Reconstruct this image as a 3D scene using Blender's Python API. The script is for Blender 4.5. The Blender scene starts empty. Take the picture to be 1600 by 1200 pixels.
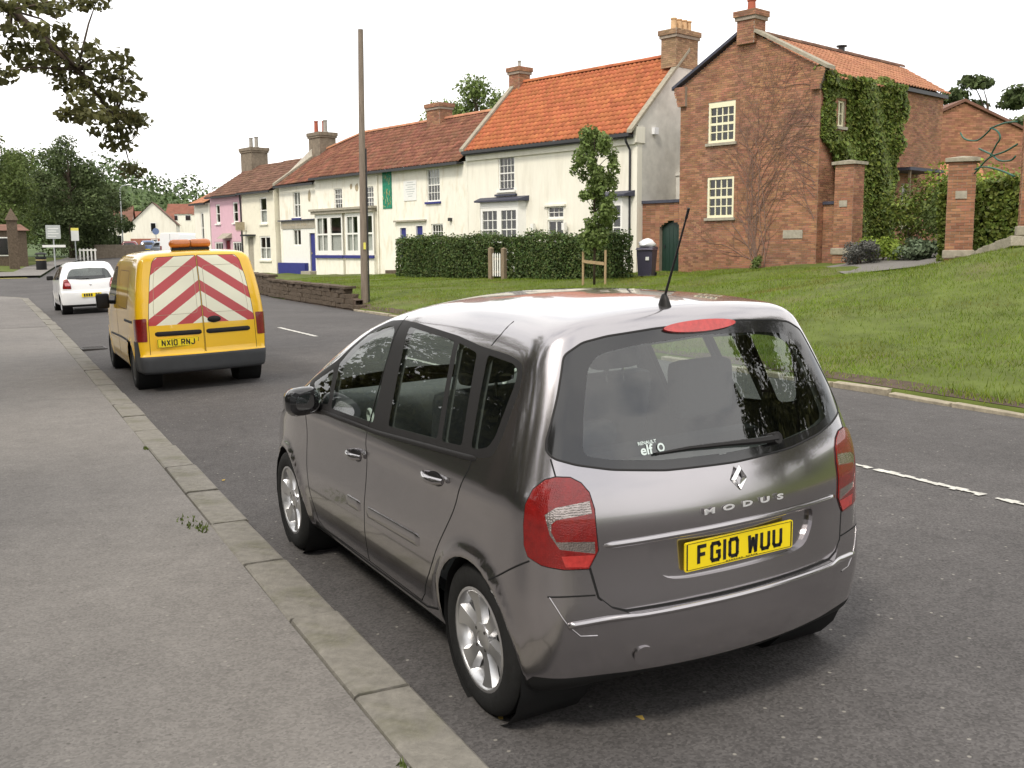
import bpy, bmesh, math, random
import numpy as np
from mathutils import Vector, Matrix
random.seed(7); NR = np.random.default_rng(11)
SC = bpy.context.scene; COL = SC.collection
R = math.radians
# ------------------------------------------------------------------ camera, sky, sun, exposure
cam_d = bpy.data.cameras.new('camera'); cam = bpy.data.objects.new('camera', cam_d); COL.objects.link(cam)
cam_d.sensor_width = 36; cam_d.lens = 35.70; cam_d.clip_start = .05; cam_d.clip_end = 3000
PITCH, YAW, ROLL = .13456, .49615, -.007776
def cam_axes():
    cy, sy, cp, sp = math.cos(YAW), math.sin(YAW), math.cos(PITCH), math.sin(PITCH)
    F = Vector((sy*cp, cy*cp, -sp)); Rt = Vector((cy, -sy, 0)); U = Rt.cross(F)
    return Rt*math.cos(ROLL)+U*math.sin(ROLL), -Rt*math.sin(ROLL)+U*math.cos(ROLL), F
_r, _u, _f = cam_axes()
cam.matrix_world = Matrix(((_r.x,_u.x,-_f.x,0),(_r.y,_u.y,-_f.y,0),(_r.z,_u.z,-_f.z,1.8505),(0,0,0,1)))
SC.camera = cam
SUN_AZ, SUN_EL = R(238), R(50)          # compass from +Y towards +X
W = bpy.data.worlds.new('World'); SC.world = W; W.use_nodes = True
nt = W.node_tree; nt.nodes.clear()
def N(nt, t, **k):
    n = nt.nodes.new(t)
    for a, b in k.items():
        if a.startswith('i_'):
            key = a[2:]; key = int(key) if key.isdigit() else key
            n.inputs[key].default_value = b
        else: setattr(n, a, b)
    return n
sky = N(nt, 'ShaderNodeTexSky', sky_type='NISHITA', sun_disc=False, sun_elevation=SUN_EL, sun_rotation=SUN_AZ, air_density=1.0, dust_density=2.0)
tc = N(nt, 'ShaderNodeTexCoord'); nz = N(nt, 'ShaderNodeTexNoise', i_Scale=2.6, i_Detail=6., i_Roughness=.55)
mp = N(nt, 'ShaderNodeMapping'); mp.inputs['Scale'].default_value = (1, 1, 2.2); mp.inputs['Location'].default_value = (3.1, .4, 0)
rp = N(nt, 'ShaderNodeValToRGB'); rp.color_ramp.elements[0].position = .33; rp.color_ramp.elements[0].color = (.62,.62,.62,1); rp.color_ramp.elements[1].position = .52
cl = N(nt, 'ShaderNodeMix', data_type='RGBA'); cl.inputs['B'].default_value = (12.6, 12.4, 12.2, 1)
bg = N(nt, 'ShaderNodeBackground', i_Strength=.12); wo = N(nt, 'ShaderNodeOutputWorld')
L = nt.links.new
L(tc.outputs['Generated'], mp.inputs[0]); L(mp.outputs[0], nz.inputs['Vector']); L(nz.outputs['Fac'], rp.inputs[0])
L(rp.outputs[0], cl.inputs['Factor']); L(sky.outputs[0], cl.inputs['A']); L(cl.outputs['Result'], bg.inputs[0]); L(bg.outputs[0], wo.inputs[0])
sd = bpy.data.lights.new('sun', 'SUN'); sd.energy = 2.2; sd.angle = R(11); sd.color = (1, .93, .82)
sun = bpy.data.objects.new('sun', sd); COL.objects.link(sun)
sv = Vector((math.sin(SUN_AZ)*math.cos(SUN_EL), math.cos(SUN_AZ)*math.cos(SUN_EL), math.sin(SUN_EL)))
sun.rotation_euler = sv.to_track_quat('Z', 'Y').to_euler(); sun.location = (0, 0, 30)
SC.view_settings.view_transform = 'Standard'; SC.view_settings.look = 'None'; SC.view_settings.exposure = 0.2; SC.view_settings.gamma = 1
SC.view_settings.use_curve_mapping = False
try:
    cy = SC.cycles; cy.max_bounces = 7; cy.diffuse_bounces = 3; cy.glossy_bounces = 4; cy.transmission_bounces = 3; cy.transparent_max_bounces = 10
except Exception: pass
# ------------------------------------------------------------------ helpers
def tag(o, label=None, cat=None, group=None, kind=None):
    if label: o['label'] = label
    if cat: o['category'] = cat
    if group: o['group'] = group
    if kind: o['kind'] = kind
    return o
def empty(name, loc=(0,0,0), rz=0, label=None, cat=None, group=None):
    o = bpy.data.objects.new(name, None); COL.objects.link(o); o.location = loc; o.rotation_euler = (0,0,rz); o.empty_display_size = .2
    return tag(o, label, cat, group)
def link(name, me, parent=None, loc=None):
    o = bpy.data.objects.new(name, me); COL.objects.link(o)
    if parent is not None: o.parent = parent
    if loc is not None: o.location = loc
    return o
def copy_tree(o, parent=None):
    c = o.copy(); COL.objects.link(c)
    c.parent = parent
    for ch in list(o.children): copy_tree(ch, c)
    return c
class MB:
    def __init__(s): s.v = []; s.f = []; s.mi = []; s.m = 0
    def add(s, vs, fs):
        b = len(s.v); s.v += [tuple(q) for q in vs]
        for q in fs: s.f.append(tuple(b+i for i in q)); s.mi.append(s.m)
    def box(s, x0, x1, y0, y1, z0, z1):
        s.add([(x0,y0,z0),(x1,y0,z0),(x1,y1,z0),(x0,y1,z0),(x0,y0,z1),(x1,y0,z1),(x1,y1,z1),(x0,y1,z1)],
              [(3,2,1,0),(4,5,6,7),(0,1,5,4),(1,2,6,5),(2,3,7,6),(3,0,4,7)])
        return s
    def prism(s, poly, fn, a, b):      # poly 2D ; fn(u,v,w)->xyz ; between w=a..b
        n = len(poly)
        s.add([fn(u,v,a) for u,v in poly]+[fn(u,v,b) for u,v in poly], [tuple(range(n))[::-1], tuple(range(n,2*n))]+[(i,(i+1)%n,n+(i+1)%n,n+i) for i in range(n)])
        return s
    def tube(s, pts, rad, n=8, cap=True):
        pts = [Vector(q) for q in pts]; k = len(pts)
        if not hasattr(rad, '__len__'): rad = [rad]*k
        up = Vector((0,0,1)); vs = []; prev = None
        for i, q in enumerate(pts):
            t = (pts[min(i+1,k-1)]-pts[max(i-1,0)])
            t = t.normalized() if t.length > 1e-9 else Vector((0,0,1))
            if prev is None:
                a = t.cross(up)
                if a.length < .1: a = t.cross(Vector((1,0,0)))
            else: a = prev - t*prev.dot(t)
            a.normalize(); b = t.cross(a); prev = a
            for j in range(n):
                th = 2*math.pi*j/n; vs.append(q+(a*math.cos(th)+b*math.sin(th))*rad[i])
        fs = [(i*n+j, i*n+(j+1)%n, (i+1)*n+(j+1)%n, (i+1)*n+j) for i in range(k-1) for j in range(n)]
        if cap: fs += [tuple(range(n))[::-1], tuple(range((k-1)*n, k*n))]
        s.add(vs, fs); return s
    def lathe(s, prof, fn, n=24, closed=False):    # prof [(r,h)], fn(rcos,rsin,h)->xyz
        k = len(prof); vs = [fn(r*math.cos(2*math.pi*j/n), r*math.sin(2*math.pi*j/n), h) for r, h in prof for j in range(n)]
        m = k if closed else k-1
        s.add(vs, [(i*n+j, i*n+(j+1)%n, ((i+1)%k)*n+(j+1)%n, ((i+1)%k)*n+j) for i in range(m) for j in range(n)]); return s
    def build(s, name, mats, parent=None, smooth=False, bevel=0, loc=None):
        me = bpy.data.meshes.new(name); me.from_pydata(s.v, [], s.f); me.update()
        if not isinstance(mats, (list, tuple)): mats = [mats]
        for m in mats: me.materials.append(m)
        if len(mats) > 1: me.polygons.foreach_set('material_index', s.mi)
        if smooth: me.polygons.foreach_set('use_smooth', [True]*len(me.polygons))
        bm = bmesh.new(); bm.from_mesh(me)
        if bevel: bmesh.ops.bevel(bm, geom=bm.edges[:], offset=bevel, segments=2 if bevel > .01 else 1, affect='EDGES', profile=.6, clamp_overlap=True)
        bmesh.ops.recalc_face_normals(bm, faces=bm.faces[:]); bm.to_mesh(me); bm.free()
        if smooth and smooth is not True: me.set_sharp_from_angle(angle=R(smooth))
        return link(name, me, parent, loc)
def np_mesh(name, V, Fq, mat, parent=None, smooth=False):
    V = np.asarray(V, np.float32); Fq = np.asarray(Fq, np.int32); k = Fq.shape[1]
    me = bpy.data.meshes.new(name); me.vertices.add(len(V)); me.vertices.foreach_set('co', V.ravel())
    me.loops.add(Fq.size); me.loops.foreach_set('vertex_index', Fq.ravel()); me.polygons.add(len(Fq))
    me.polygons.foreach_set('loop_start', np.arange(0, Fq.size, k, dtype=np.int32)); me.update(calc_edges=True)
    if smooth: me.polygons.foreach_set('use_smooth', np.ones(len(Fq), bool))
    me.materials.append(mat); return link(name, me, parent)
# ------------------------------------------------------------------ materials
MATS = {}
def mat(name, col, rough=.6, metal=0., var=.15, scale=6., bump=0., bscale=40., spec=.5, coat=0., island=0., col2=None, w2=.5, s2=1.5, sharp=.1, detail=6., sheen=0., trans=0., coords='Object', hv=.01, stretch=None, bdist=.01):
    m = bpy.data.materials.new(name); m.use_nodes = True; t = m.node_tree; t.nodes.clear(); l = t.links.new
    out = N(t, 'ShaderNodeOutputMaterial'); p = N(t, 'ShaderNodeBsdfPrincipled', i_Roughness=rough, i_Metallic=metal)
    p.inputs['Specular IOR Level'].default_value = min(spec, .22) if rough >= .5 and not metal else spec
    p.inputs['Coat Weight'].default_value = coat; p.inputs['Coat Roughness'].default_value = .04
    l(p.outputs[0], out.inputs[0])
    c = tuple(col)+(1,)
    tc = N(t, 'ShaderNodeTexCoord'); src = tc.outputs[coords]
    if stretch:
        mp = N(t, 'ShaderNodeMapping'); mp.inputs['Scale'].default_value = stretch; l(src, mp.inputs[0]); src = mp.outputs[0]
    cur = None
    if col2:
        n2 = N(t, 'ShaderNodeTexNoise', i_Scale=s2, i_Detail=8., i_Roughness=.6); l(src, n2.inputs['Vector'])
        r2 = N(t, 'ShaderNodeMapRange', i_1=w2-sharp, i_2=w2+sharp); l(n2.outputs['Fac'], r2.inputs[0])
        mx = N(t, 'ShaderNodeMix', data_type='RGBA'); mx.inputs['A'].default_value = c; mx.inputs['B'].default_value = tuple(col2)+(1,)
        l(r2.outputs[0], mx.inputs['Factor']); cur = mx.outputs['Result']
    else:
        rg = N(t, 'ShaderNodeRGB'); rg.outputs[0].default_value = c; cur = rg.outputs[0]
    def mul(cur, val_out, lo, hi):
        mr = N(t, 'ShaderNodeMapRange', i_3=lo, i_4=hi); l(val_out, mr.inputs[0])
        h = N(t, 'ShaderNodeVectorMath', operation='SCALE'); l(cur, h.inputs[0]); l(mr.outputs[0], h.inputs['Scale']); return h.outputs[0]
    if var:
        nn = N(t, 'ShaderNodeTexNoise', i_Scale=scale, i_Detail=detail, i_Roughness=.65); l(src, nn.inputs['Vector'])
        mr = N(t, 'ShaderNodeMapRange', i_1=.25, i_2=.75, i_3=1-var, i_4=1+var); l(nn.outputs['Fac'], mr.inputs[0])
        h = N(t, 'ShaderNodeVectorMath', operation='SCALE'); l(cur, h.inputs[0]); l(mr.outputs[0], h.inputs['Scale']); cur = h.outputs[0]
    if island:
        g = N(t, 'ShaderNodeNewGeometry'); cur = mul(cur, g.outputs['Random Per Island'], 1-island, 1+island)
        hs = N(t, 'ShaderNodeHueSaturation'); w = N(t, 'ShaderNodeTexWhiteNoise', noise_dimensions='1D'); l(g.outputs['Random Per Island'], w.inputs['W'])
        mr = N(t, 'ShaderNodeMapRange', i_3=.5-hv, i_4=.5+hv); l(w.outputs[0], mr.inputs[0]); l(mr.outputs[0], hs.inputs['Hue']); l(cur, hs.inputs['Color']); cur = hs.outputs[0]
    l(cur, p.inputs['Base Color'])
    if bump:
        b = N(t, 'ShaderNodeBump', i_Strength=bump, i_Distance=bdist); bn = N(t, 'ShaderNodeTexNoise', i_Scale=bscale, i_Detail=4.); l(src, bn.inputs['Vector'])
        l(bn.outputs['Fac'], b.inputs['Height']); l(b.outputs[0], p.inputs['Normal'])
    if trans:
        td = N(t, 'ShaderNodeBsdfTranslucent'); l(cur, td.inputs[0]); ms = N(t, 'ShaderNodeMixShader', i_0=trans); l(p.outputs[0], ms.inputs[1]); l(td.outputs[0], ms.inputs[2]); l(ms.outputs[0], out.inputs[0])
    MATS[name] = m; return m
def glass_mat(name, tint=(.75,.8,.78), rough=.02, refl=.06):
    m = bpy.data.materials.new(name); m.use_nodes = True; t = m.node_tree; t.nodes.clear(); l = t.links.new
    out = N(t, 'ShaderNodeOutputMaterial'); tr = N(t, 'ShaderNodeBsdfTransparent'); tr.inputs[0].default_value = tuple(tint)+(1,)
    gl = N(t, 'ShaderNodeBsdfGlossy', i_Roughness=rough); gl.inputs[0].default_value = (1,1,1,1)
    ge = N(t, 'ShaderNodeNewGeometry'); io = N(t, 'ShaderNodeMapRange', i_3=1.5, i_4=1/1.5); l(ge.outputs['Backfacing'], io.inputs[0]); lw = N(t, 'ShaderNodeFresnel'); l(io.outputs[0], lw.inputs['IOR']); mr = N(t, 'ShaderNodeMapRange', i_1=.04, i_2=1., i_3=refl, i_4=1.); l(lw.outputs[0], mr.inputs[0])
    mx = N(t, 'ShaderNodeMixShader'); l(mr.outputs[0], mx.inputs[0]); l(tr.outputs[0], mx.inputs[1]); l(gl.outputs[0], mx.inputs[2]); l(mx.outputs[0], out.inputs[0])
    MATS[name] = m; return m
M = lambda n: MATS[n]
def ribbed(name, col, scale, dark=.35, metal=.4):
    m = mat(name, col, .18, metal, var=.3, scale=40, coat=.9); t = m.node_tree; p = [n for n in t.nodes if n.type == 'BSDF_PRINCIPLED'][0]; l = t.links.new
    tc = N(t, 'ShaderNodeTexCoord'); vo = N(t, 'ShaderNodeTexVoronoi', i_Scale=scale, i_Randomness=.5); l(tc.outputs['Object'], vo.inputs['Vector']); b = N(t, 'ShaderNodeBump', i_Strength=.3, i_Distance=.004); l(vo.outputs['Distance'], b.inputs['Height']); l(b.outputs[0], p.inputs['Normal']); return m
def asphalt(name, base, speck, dark, light, patch_scale=.35, bump=.35, stain=.74):
    m = bpy.data.materials.new(name); m.use_nodes = True; t = m.node_tree; t.nodes.clear(); l = t.links.new
    out = N(t, 'ShaderNodeOutputMaterial'); p = N(t, 'ShaderNodeBsdfPrincipled', i_Roughness=.85); l(p.outputs[0], out.inputs[0]); p.inputs['Specular IOR Level'].default_value = .2
    tc = N(t, 'ShaderNodeTexCoord'); src = tc.outputs['Object']
    big = N(t, 'ShaderNodeTexNoise', i_Scale=patch_scale, i_Detail=6., i_Roughness=.6); l(src, big.inputs['Vector'])
    mid = N(t, 'ShaderNodeTexNoise', i_Scale=5., i_Detail=5., i_Roughness=.7); l(src, mid.inputs['Vector'])
    fine = N(t, 'ShaderNodeTexVoronoi', i_Scale=95.); l(src, fine.inputs['Vector'])
    sp = N(t, 'ShaderNodeTexVoronoi', voronoi_dimensions='2D', i_Scale=9., i_Randomness=1.); l(src, sp.inputs['Vector'])
    r1 = N(t, 'ShaderNodeMapRange', i_1=.3, i_2=.7); l(big.outputs['Fac'], r1.inputs[0])
    mx = N(t, 'ShaderNodeMix', data_type='RGBA'); mx.inputs['A'].default_value = dark+(1,); mx.inputs['B'].default_value = light+(1,); l(r1.outputs[0], mx.inputs['Factor'])
    r2 = N(t, 'ShaderNodeMapRange', i_1=.3, i_2=.7, i_3=.88, i_4=1.12); l(mid.outputs['Fac'], r2.inputs[0])
    s1 = N(t, 'ShaderNodeVectorMath', operation='SCALE'); l(mx.outputs['Result'], s1.inputs[0]); l(r2.outputs[0], s1.inputs['Scale'])
    sep = N(t, 'ShaderNodeSeparateColor'); l(fine.outputs['Color'], sep.inputs[0])
    r3 = N(t, 'ShaderNodeMapRange', i_3=1-base, i_4=1+base); l(sep.outputs[0], r3.inputs[0])
    s2 = N(t, 'ShaderNodeVectorMath', operation='SCALE'); l(s1.outputs[0], s2.inputs[0]); l(r3.outputs[0], s2.inputs['Scale'])
    st = N(t, 'ShaderNodeTexNoise', i_Scale=.9, i_Detail=5., i_Roughness=.62, i_Distortion=.6); l(src, st.inputs['Vector']); rs_ = N(t, 'ShaderNodeMapRange', i_1=.60, i_2=.72, i_3=1., i_4=stain); l(st.outputs['Fac'], rs_.inputs[0])
    s3 = N(t, 'ShaderNodeVectorMath', operation='SCALE'); l(s2.outputs[0], s3.inputs[0]); l(rs_.outputs[0], s3.inputs['Scale']); s2 = s3
    r4 = N(t, 'ShaderNodeMapRange', i_1=.045, i_2=.085, i_3=speck, i_4=0.); l(sp.outputs['Distance'], r4.inputs[0])
    sc_ = N(t, 'ShaderNodeSeparateColor'); l(sp.outputs['Color'], sc_.inputs[0]); gt = N(t, 'ShaderNodeMath', operation='GREATER_THAN', i_1=.86); l(sc_.outputs[0], gt.inputs[0])
    mk = N(t, 'ShaderNodeMath', operation='MULTIPLY'); l(r4.outputs[0], mk.inputs[0]); l(gt.outputs[0], mk.inputs[1])
    g2 = N(t, 'ShaderNodeMath', operation='GREATER_THAN', i_1=.8); l(sc_.outputs[1], g2.inputs[0]); k2 = N(t, 'ShaderNodeMath', operation='MULTIPLY'); l(r4.outputs[0], k2.inputs[0]); l(g2.outputs[0], k2.inputs[1]); m4 = N(t, 'ShaderNodeMix', data_type='RGBA'); m4.inputs['B'].default_value = (.03,.026,.022,1); l(k2.outputs[0], m4.inputs['Factor']); l(s2.outputs[0], m4.inputs['A'])
    m3 = N(t, 'ShaderNodeMix', data_type='RGBA'); m3.inputs['B'].default_value = (.36,.34,.3,1); l(mk.outputs[0], m3.inputs['Factor']); l(m4.outputs['Result'], m3.inputs['A']); l(m3.outputs['Result'], p.inputs['Base Color'])
    b = N(t, 'ShaderNodeBump', i_Strength=bump, i_Distance=.004); l(fine.outputs['Distance'], b.inputs['Height']); l(b.outputs[0], p.inputs['Normal'])
    MATS[name] = m; return m
asphalt('road_asphalt', .3, .55, (.066,.062,.061), (.097,.091,.089))
asphalt('dark_asphalt', .3, .2, (.12,.112,.105), (.17,.158,.148), .5, .3)
mat('cast_iron', (.05,.045,.042), .6, .5, var=.2)
asphalt('pavement_asphalt', .18, .38, (.165,.154,.143), (.186,.174,.162), .5, .2, .9)
mat('kerb_stone', (.19,.178,.155), .85, var=.3, scale=14, bump=.5, bscale=60, col2=(.13,.125,.09), w2=.6, s2=3, coords='Object')
mat('kerb_far', (.32,.28,.21), .85, var=.35, scale=9, bump=.5, bscale=50)
mat('white_paint_road', (.5,.49,.45), .8, var=.35, scale=20)
mat('lawn_soil', (.09,.115,.024), .95, var=.35, scale=1.6, col2=(.12,.105,.05), w2=.64, s2=.5, sharp=.12)
mat('grass_blade', (.15,.212,.02), .6, var=.35, scale=.35, island=.35, hv=.02, col2=(.19,.155,.045), w2=.62, s2=.6, trans=.3)
mat('soil', (.085,.06,.045), .95, var=.4, scale=7, bump=.6)
mat('brick_mortar', (.3,.25,.2), .9, var=.2, bump=.3)
mat('brick', (.31,.153,.088), .88, var=.22, scale=1.2, island=.28, bump=.3, bscale=60, col2=(.25,.132,.088), w2=.56, s2=.45, hv=.012)
mat('brick_tan', (.31,.2,.12), .88, var=.25, scale=1.4, island=.25, bump=.3, bscale=60)
mat('stone_sill', (.34,.31,.25), .85, var=.25, scale=9, bump=.3)
mat('stone_cap', (.3,.27,.21), .9, var=.3, scale=7, bump=.4)
mat('wall_stone', (.105,.08,.058), .92, var=.45, scale=9, bump=.8, bscale=30, bdist=.02)
mat('cream_render', (.74,.70,.57), .85, var=.07, scale=3, bump=.35, bscale=9, col2=(.62,.57,.44), w2=.68, s2=1.1, bdist=.02)
mat('cream_smooth', (.78,.75,.65), .8, var=.06, scale=2, bump=.12, bscale=14, col2=(.66,.62,.52), w2=.64, s2=.9, sharp=.14, stretch=(2.2,2.2,.4))
mat('pub_paint', (.8,.77,.67), .85, var=.08, scale=3, bump=.7, bscale=5, col2=(.66,.6,.46), w2=.62, s2=1.6, sharp=.1, bdist=.03, stretch=(1.6,1.6,.5))
mat('side_render', (.64,.62,.57), .9, var=.15, scale=2.5, bump=.3, bscale=18, col2=(.54,.52,.47), w2=.6, s2=.8)
mat('pink_render', (.62,.40,.46), .85, var=.07, scale=3, bump=.2, bscale=15)
mat('bare_render', (.38,.32,.22), .9, var=.25, scale=8, bump=.6)
mat('pantile', (.38,.125,.055), .8, var=.18, scale=1.5, hv=.006, island=.14, bump=.15)
mat('pantile_pale', (.41,.19,.11), .8, var=.18, scale=1.5, hv=.006, island=.15, bump=.15)
mat('pantile_old', (.19,.082,.052), .85, var=.3, scale=1.2, island=.25, bump=.2, col2=(.16,.085,.055), w2=.6, s2=.8)
mat('tile_brown', (.155,.085,.058), .85, var=.3, scale=1.2, island=.25, bump=.2)
mat('white_frame', (.78,.77,.72), .45, var=.04)
mat('cream_frame', (.77,.73,.52), .5, var=.04)
mat('blue_paint', (.035,.04,.19), .5, var=.12)
mat('slate_lead', (.06,.062,.085), .6, var=.25)
mat('gutter_black', (.025,.025,.028), .45, var=.1)
mat('room_dark', (.035,.035,.033), .9, var=.3, scale=2)
mat('net_curtain', (.55,.55,.53), .9, var=.15, scale=9)
mat('green_door', (.012,.035,.024), .4, var=.15)
mat('red_door', (.2,.02,.03), .5)
mat('chimney_stone', (.2,.165,.125), .9, var=.35, scale=4, bump=.5)
mat('pot_clay', (.55,.36,.2), .8, var=.15)
mat('pot_red', (.35,.1,.06), .8, var=.15)
mat('pot_grey', (.3,.28,.25), .8, var=.2)
mat('wood_pole', (.21,.17,.135), .85, var=.35, scale=5, bump=.4, stretch=(6,6,.4))
mat('wood_post', (.22,.17,.115), .85, var=.3, scale=6, bump=.4, stretch=(4,4,.5))
mat('stake_wood', (.36,.26,.15), .8, var=.2)
mat('bin_plastic', (.05,.045,.075), .45, var=.1)
mat('white_plastic', (.8,.8,.82), .4, var=.05)
mat('iron_green', (.03,.1,.07), .5, var=.2)
mat('bark', (.07,.052,.038), .9, var=.4, scale=8, bump=.8)
mat('leaf_ivy', (0.133,0.171,0.0348), .5, var=.3, scale=.9, hv=.025, island=.45, trans=.25)
mat('leaf_tree', (0.109,0.145,0.0435), .55, var=.3, scale=.6, island=.4, trans=.35)
mat('leaf_near', (0.109,0.109,0.0377), .5, var=.3, scale=2, island=.4, trans=.4)
mat('leaf_dark', (0.0754,0.102,0.0377), .6, var=.35, scale=.3, island=.4, trans=.25)
mat('leaf_hill', (0.0798,0.116,0.0435), .7, var=.4, scale=.1, island=.4)
mat('leaf_hedge', (0.0798,0.116,0.0348), .5, var=.35, scale=1.2, hv=.035, island=.5, trans=.2)
mat('leaf_young', (0.16,0.217,0.0653), .5, var=.25, scale=2, island=.4, trans=.35)
mat('leaf_gold', (0.217,0.29,0.0435), .55, var=.3, scale=2, island=.35, trans=.3)
mat('leaf_lavender', (.11,.11,.10), .7, var=.3, scale=3, island=.35)
mat('leaf_grey', (.13,.17,.10), .6, var=.3, scale=3, island=.35, trans=.2)
mat('twig', (.19,.125,.10), .85, var=.25, scale=4)
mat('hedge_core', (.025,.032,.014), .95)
mat('sign_white', (.75,.75,.72), .5, var=.05)
mat('sign_green', (.02,.2,.12), .5, var=.5, scale=6, detail=8)
mat('sign_grey', (.42,.44,.43), .5)
mat('sign_yellow', (.8,.72,.15), .5)
mat('black_plastic', (.022,.022,.024), .5, var=.1)
mat('lettering', (.02,.02,.022), .5)
mat('gold_leaf', (.5,.4,.18), .5)
mat('steel_grey', (.4,.42,.42), .4, metal=.3)
mat('red_brick_far', (.3,.12,.08), .9, var=.2)
mat('hill_ground', (.06,.09,.03), .95, var=.4, scale=.05)
mat('leaf_fallen', (.4,.28,.07), .8, var=.2)
mat('moss', (.09,.12,.03), .95, var=.4, scale=20)
glass_mat('window_glass', (.8,.82,.8))
# ------------------------------------------------------------------ the setting: ground, road, pavement, kerbs, lawn
def ip(y, ys, xs): return np.interp(y, ys, xs)
RY = [-20, 3, 26, 41, 60, 80, 110, 160]
def xl(y): return ip(y, RY, [1.25, 1.47, 1.98, 2.2, 3.6, 6.2, 12.5, 24])
def xr(y): return ip(y, [-20, 6.7, 10, 28, 38, 50, 66, 80, 110, 160], [9.7, 9.82, 9.95, 10.2, 10.4, 11.6, 14, 16.5, 22.5, 34])
def rz(y): return np.maximum(0, (np.asarray(y, float)-48))*.019
CP = np.array([(10.1,y,.10) for y in range(-15,28,5)]+[(23.7,30.6,.83),(25.1,25.2,1.2),(23.1,18.4,1.2),(22.3,17.3,1.25),(20.7,14.6,1.78),(19.4,13.5,1.55),(23.2,32.7,.8),(22,38,.75),(20.7,42.5,.68),(19.3,49.4,.5),(18,56,.4),(17,61,.34),(16,65,.36),(15,70,.4),(10.9,29.5,.3),(11.4,38,.4),(13,50,.34),(30,25,1.5),(40,30,1.8),(35,50,1.4),(15,20,.45),(15,10,.62),(18,8,1.2),(22,5,2.2),(32,10,2.4),(15.5,60,.3),(16,30,.5),(12,2,.35),(30,-8,2.2),(60,30,2.2),(55,70,2),(30,75,.9)])
_d = np.hypot(CP[:,None,0]-CP[None,:,0], CP[:,None,1]-CP[None,:,1]); _n = len(CP)
_A = np.zeros((_n+3,_n+3)); _A[:_n,:_n] = -_d-np.eye(_n)*.15; _A[:_n,_n] = 1; _A[:_n,_n+1:] = CP[:,:2]; _A[_n,:_n] = 1; _A[_n+1:,:_n] = CP[:,:2].T
_w = np.linalg.solve(_A, np.r_[CP[:,2],0,0,0])
def H(x, y):
    x = np.asarray(x, float); y = np.asarray(y, float); s = x.shape; xx, yy = x.ravel(), y.ravel(); o = np.empty(len(xx))
    for i in range(0, len(xx), 60000):
        a, b = xx[i:i+60000], yy[i:i+60000]; d = np.hypot(a[:,None]-CP[:,0], b[:,None]-CP[:,1]); o[i:i+60000] = -d@_w[:_n]+_w[_n]+a*_w[_n+1]+b*_w[_n+2]
    o += .025*np.sin(xx*1.3+yy*.7)+.02*np.sin(yy*2.1-xx*.6)
    e = np.clip((xx-xr(yy)-.1)/1.2, 0, 1); o = .085*(1-e)+np.maximum(o, .08)*e
    return o.reshape(s)
def Hs(x, y): return float(H(np.array([x]), np.array([y]))[0])
def sheet(name, us, vs, fn, m, kind='structure', smooth=True):
    V = [fn(u, v) for v in vs for u in us]; a = len(us)
    F = [(j*a+i, j*a+i+1, (j+1)*a+i+1, (j+1)*a+i) for j in range(len(vs)-1) for i in range(a-1)]
    return tag(np_mesh(name, V, F, m, smooth=smooth), kind=kind)
gx = sorted(set(list(np.linspace(-900,-60,8))+list(np.linspace(-60,80,36))+list(np.linspace(80,900,8))))
gy = sorted(set(list(np.linspace(-900,-60,8))+list(np.linspace(-60,220,40))+list(np.linspace(220,1500,10))))
sheet('ground', gx, gy, lambda x, y: (x, y, -.06+float(rz(y))-(.8 if (10 < x < 62 and -20 < y < 76) else 0)), M('hill_ground'))
ys = list(np.linspace(-20,60,81))+list(np.linspace(62,170,55))
sheet('road', np.linspace(0,1,17), ys, lambda u, y: (float(xl(y)*(1-u)+xr(y)*u), y, float(rz(y))+.11*(1-(2*u-1)**2)), M('road_asphalt'))
sheet('side_road', np.linspace(-60, 4.0, 9), np.linspace(43, 66, 12), lambda x, y: (x, y, -.006+float(rz(y))), M('road_asphalt'))
# pavement on the near side with its rounded corner at the junction
def inner(y): return xl(y)-.245
pv = MB()
def pav_right(y):
    if y < 41: return float(inner(y))
    t = min(1, (y-41)/5); return float(inner(41))-5*(1-math.sqrt(max(0, 1-t*t)))
pys = list(np.linspace(-14,41,70))+[41+5*math.sin(a) for a in np.linspace(.08, math.pi/2, 12)]
rows = [[(-9+(pav_right(y)+9)*u, y, .1+.012*(1-u)*3) for u in np.linspace(0,1,8)] for y in pys]
pv.add([q for r in rows for q in r], [(j*8+i, j*8+i+1, (j+1)*8+i+1, (j+1)*8+i) for j in range(len(rows)-1) for i in range(7)])
pavement = tag(pv.build('pavement', M('pavement_asphalt'), smooth=True), kind='structure')
pt = MB(); pr_ = [(25.6,),(28,),(31,),(34,),(37,),(41,)]  # thin sheet giving the far end of the pavement a darker tone
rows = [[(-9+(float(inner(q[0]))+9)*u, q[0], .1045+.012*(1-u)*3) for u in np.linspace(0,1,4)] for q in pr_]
pt.add([q for r in rows for q in r], [(j*4+i, j*4+i+1, (j+1)*4+i+1, (j+1)*4+i) for j in range(5) for i in range(3)]); tag(pt.build('pavement_dark_end', M('dark_asphalt'), smooth=True), kind='structure')
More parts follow.
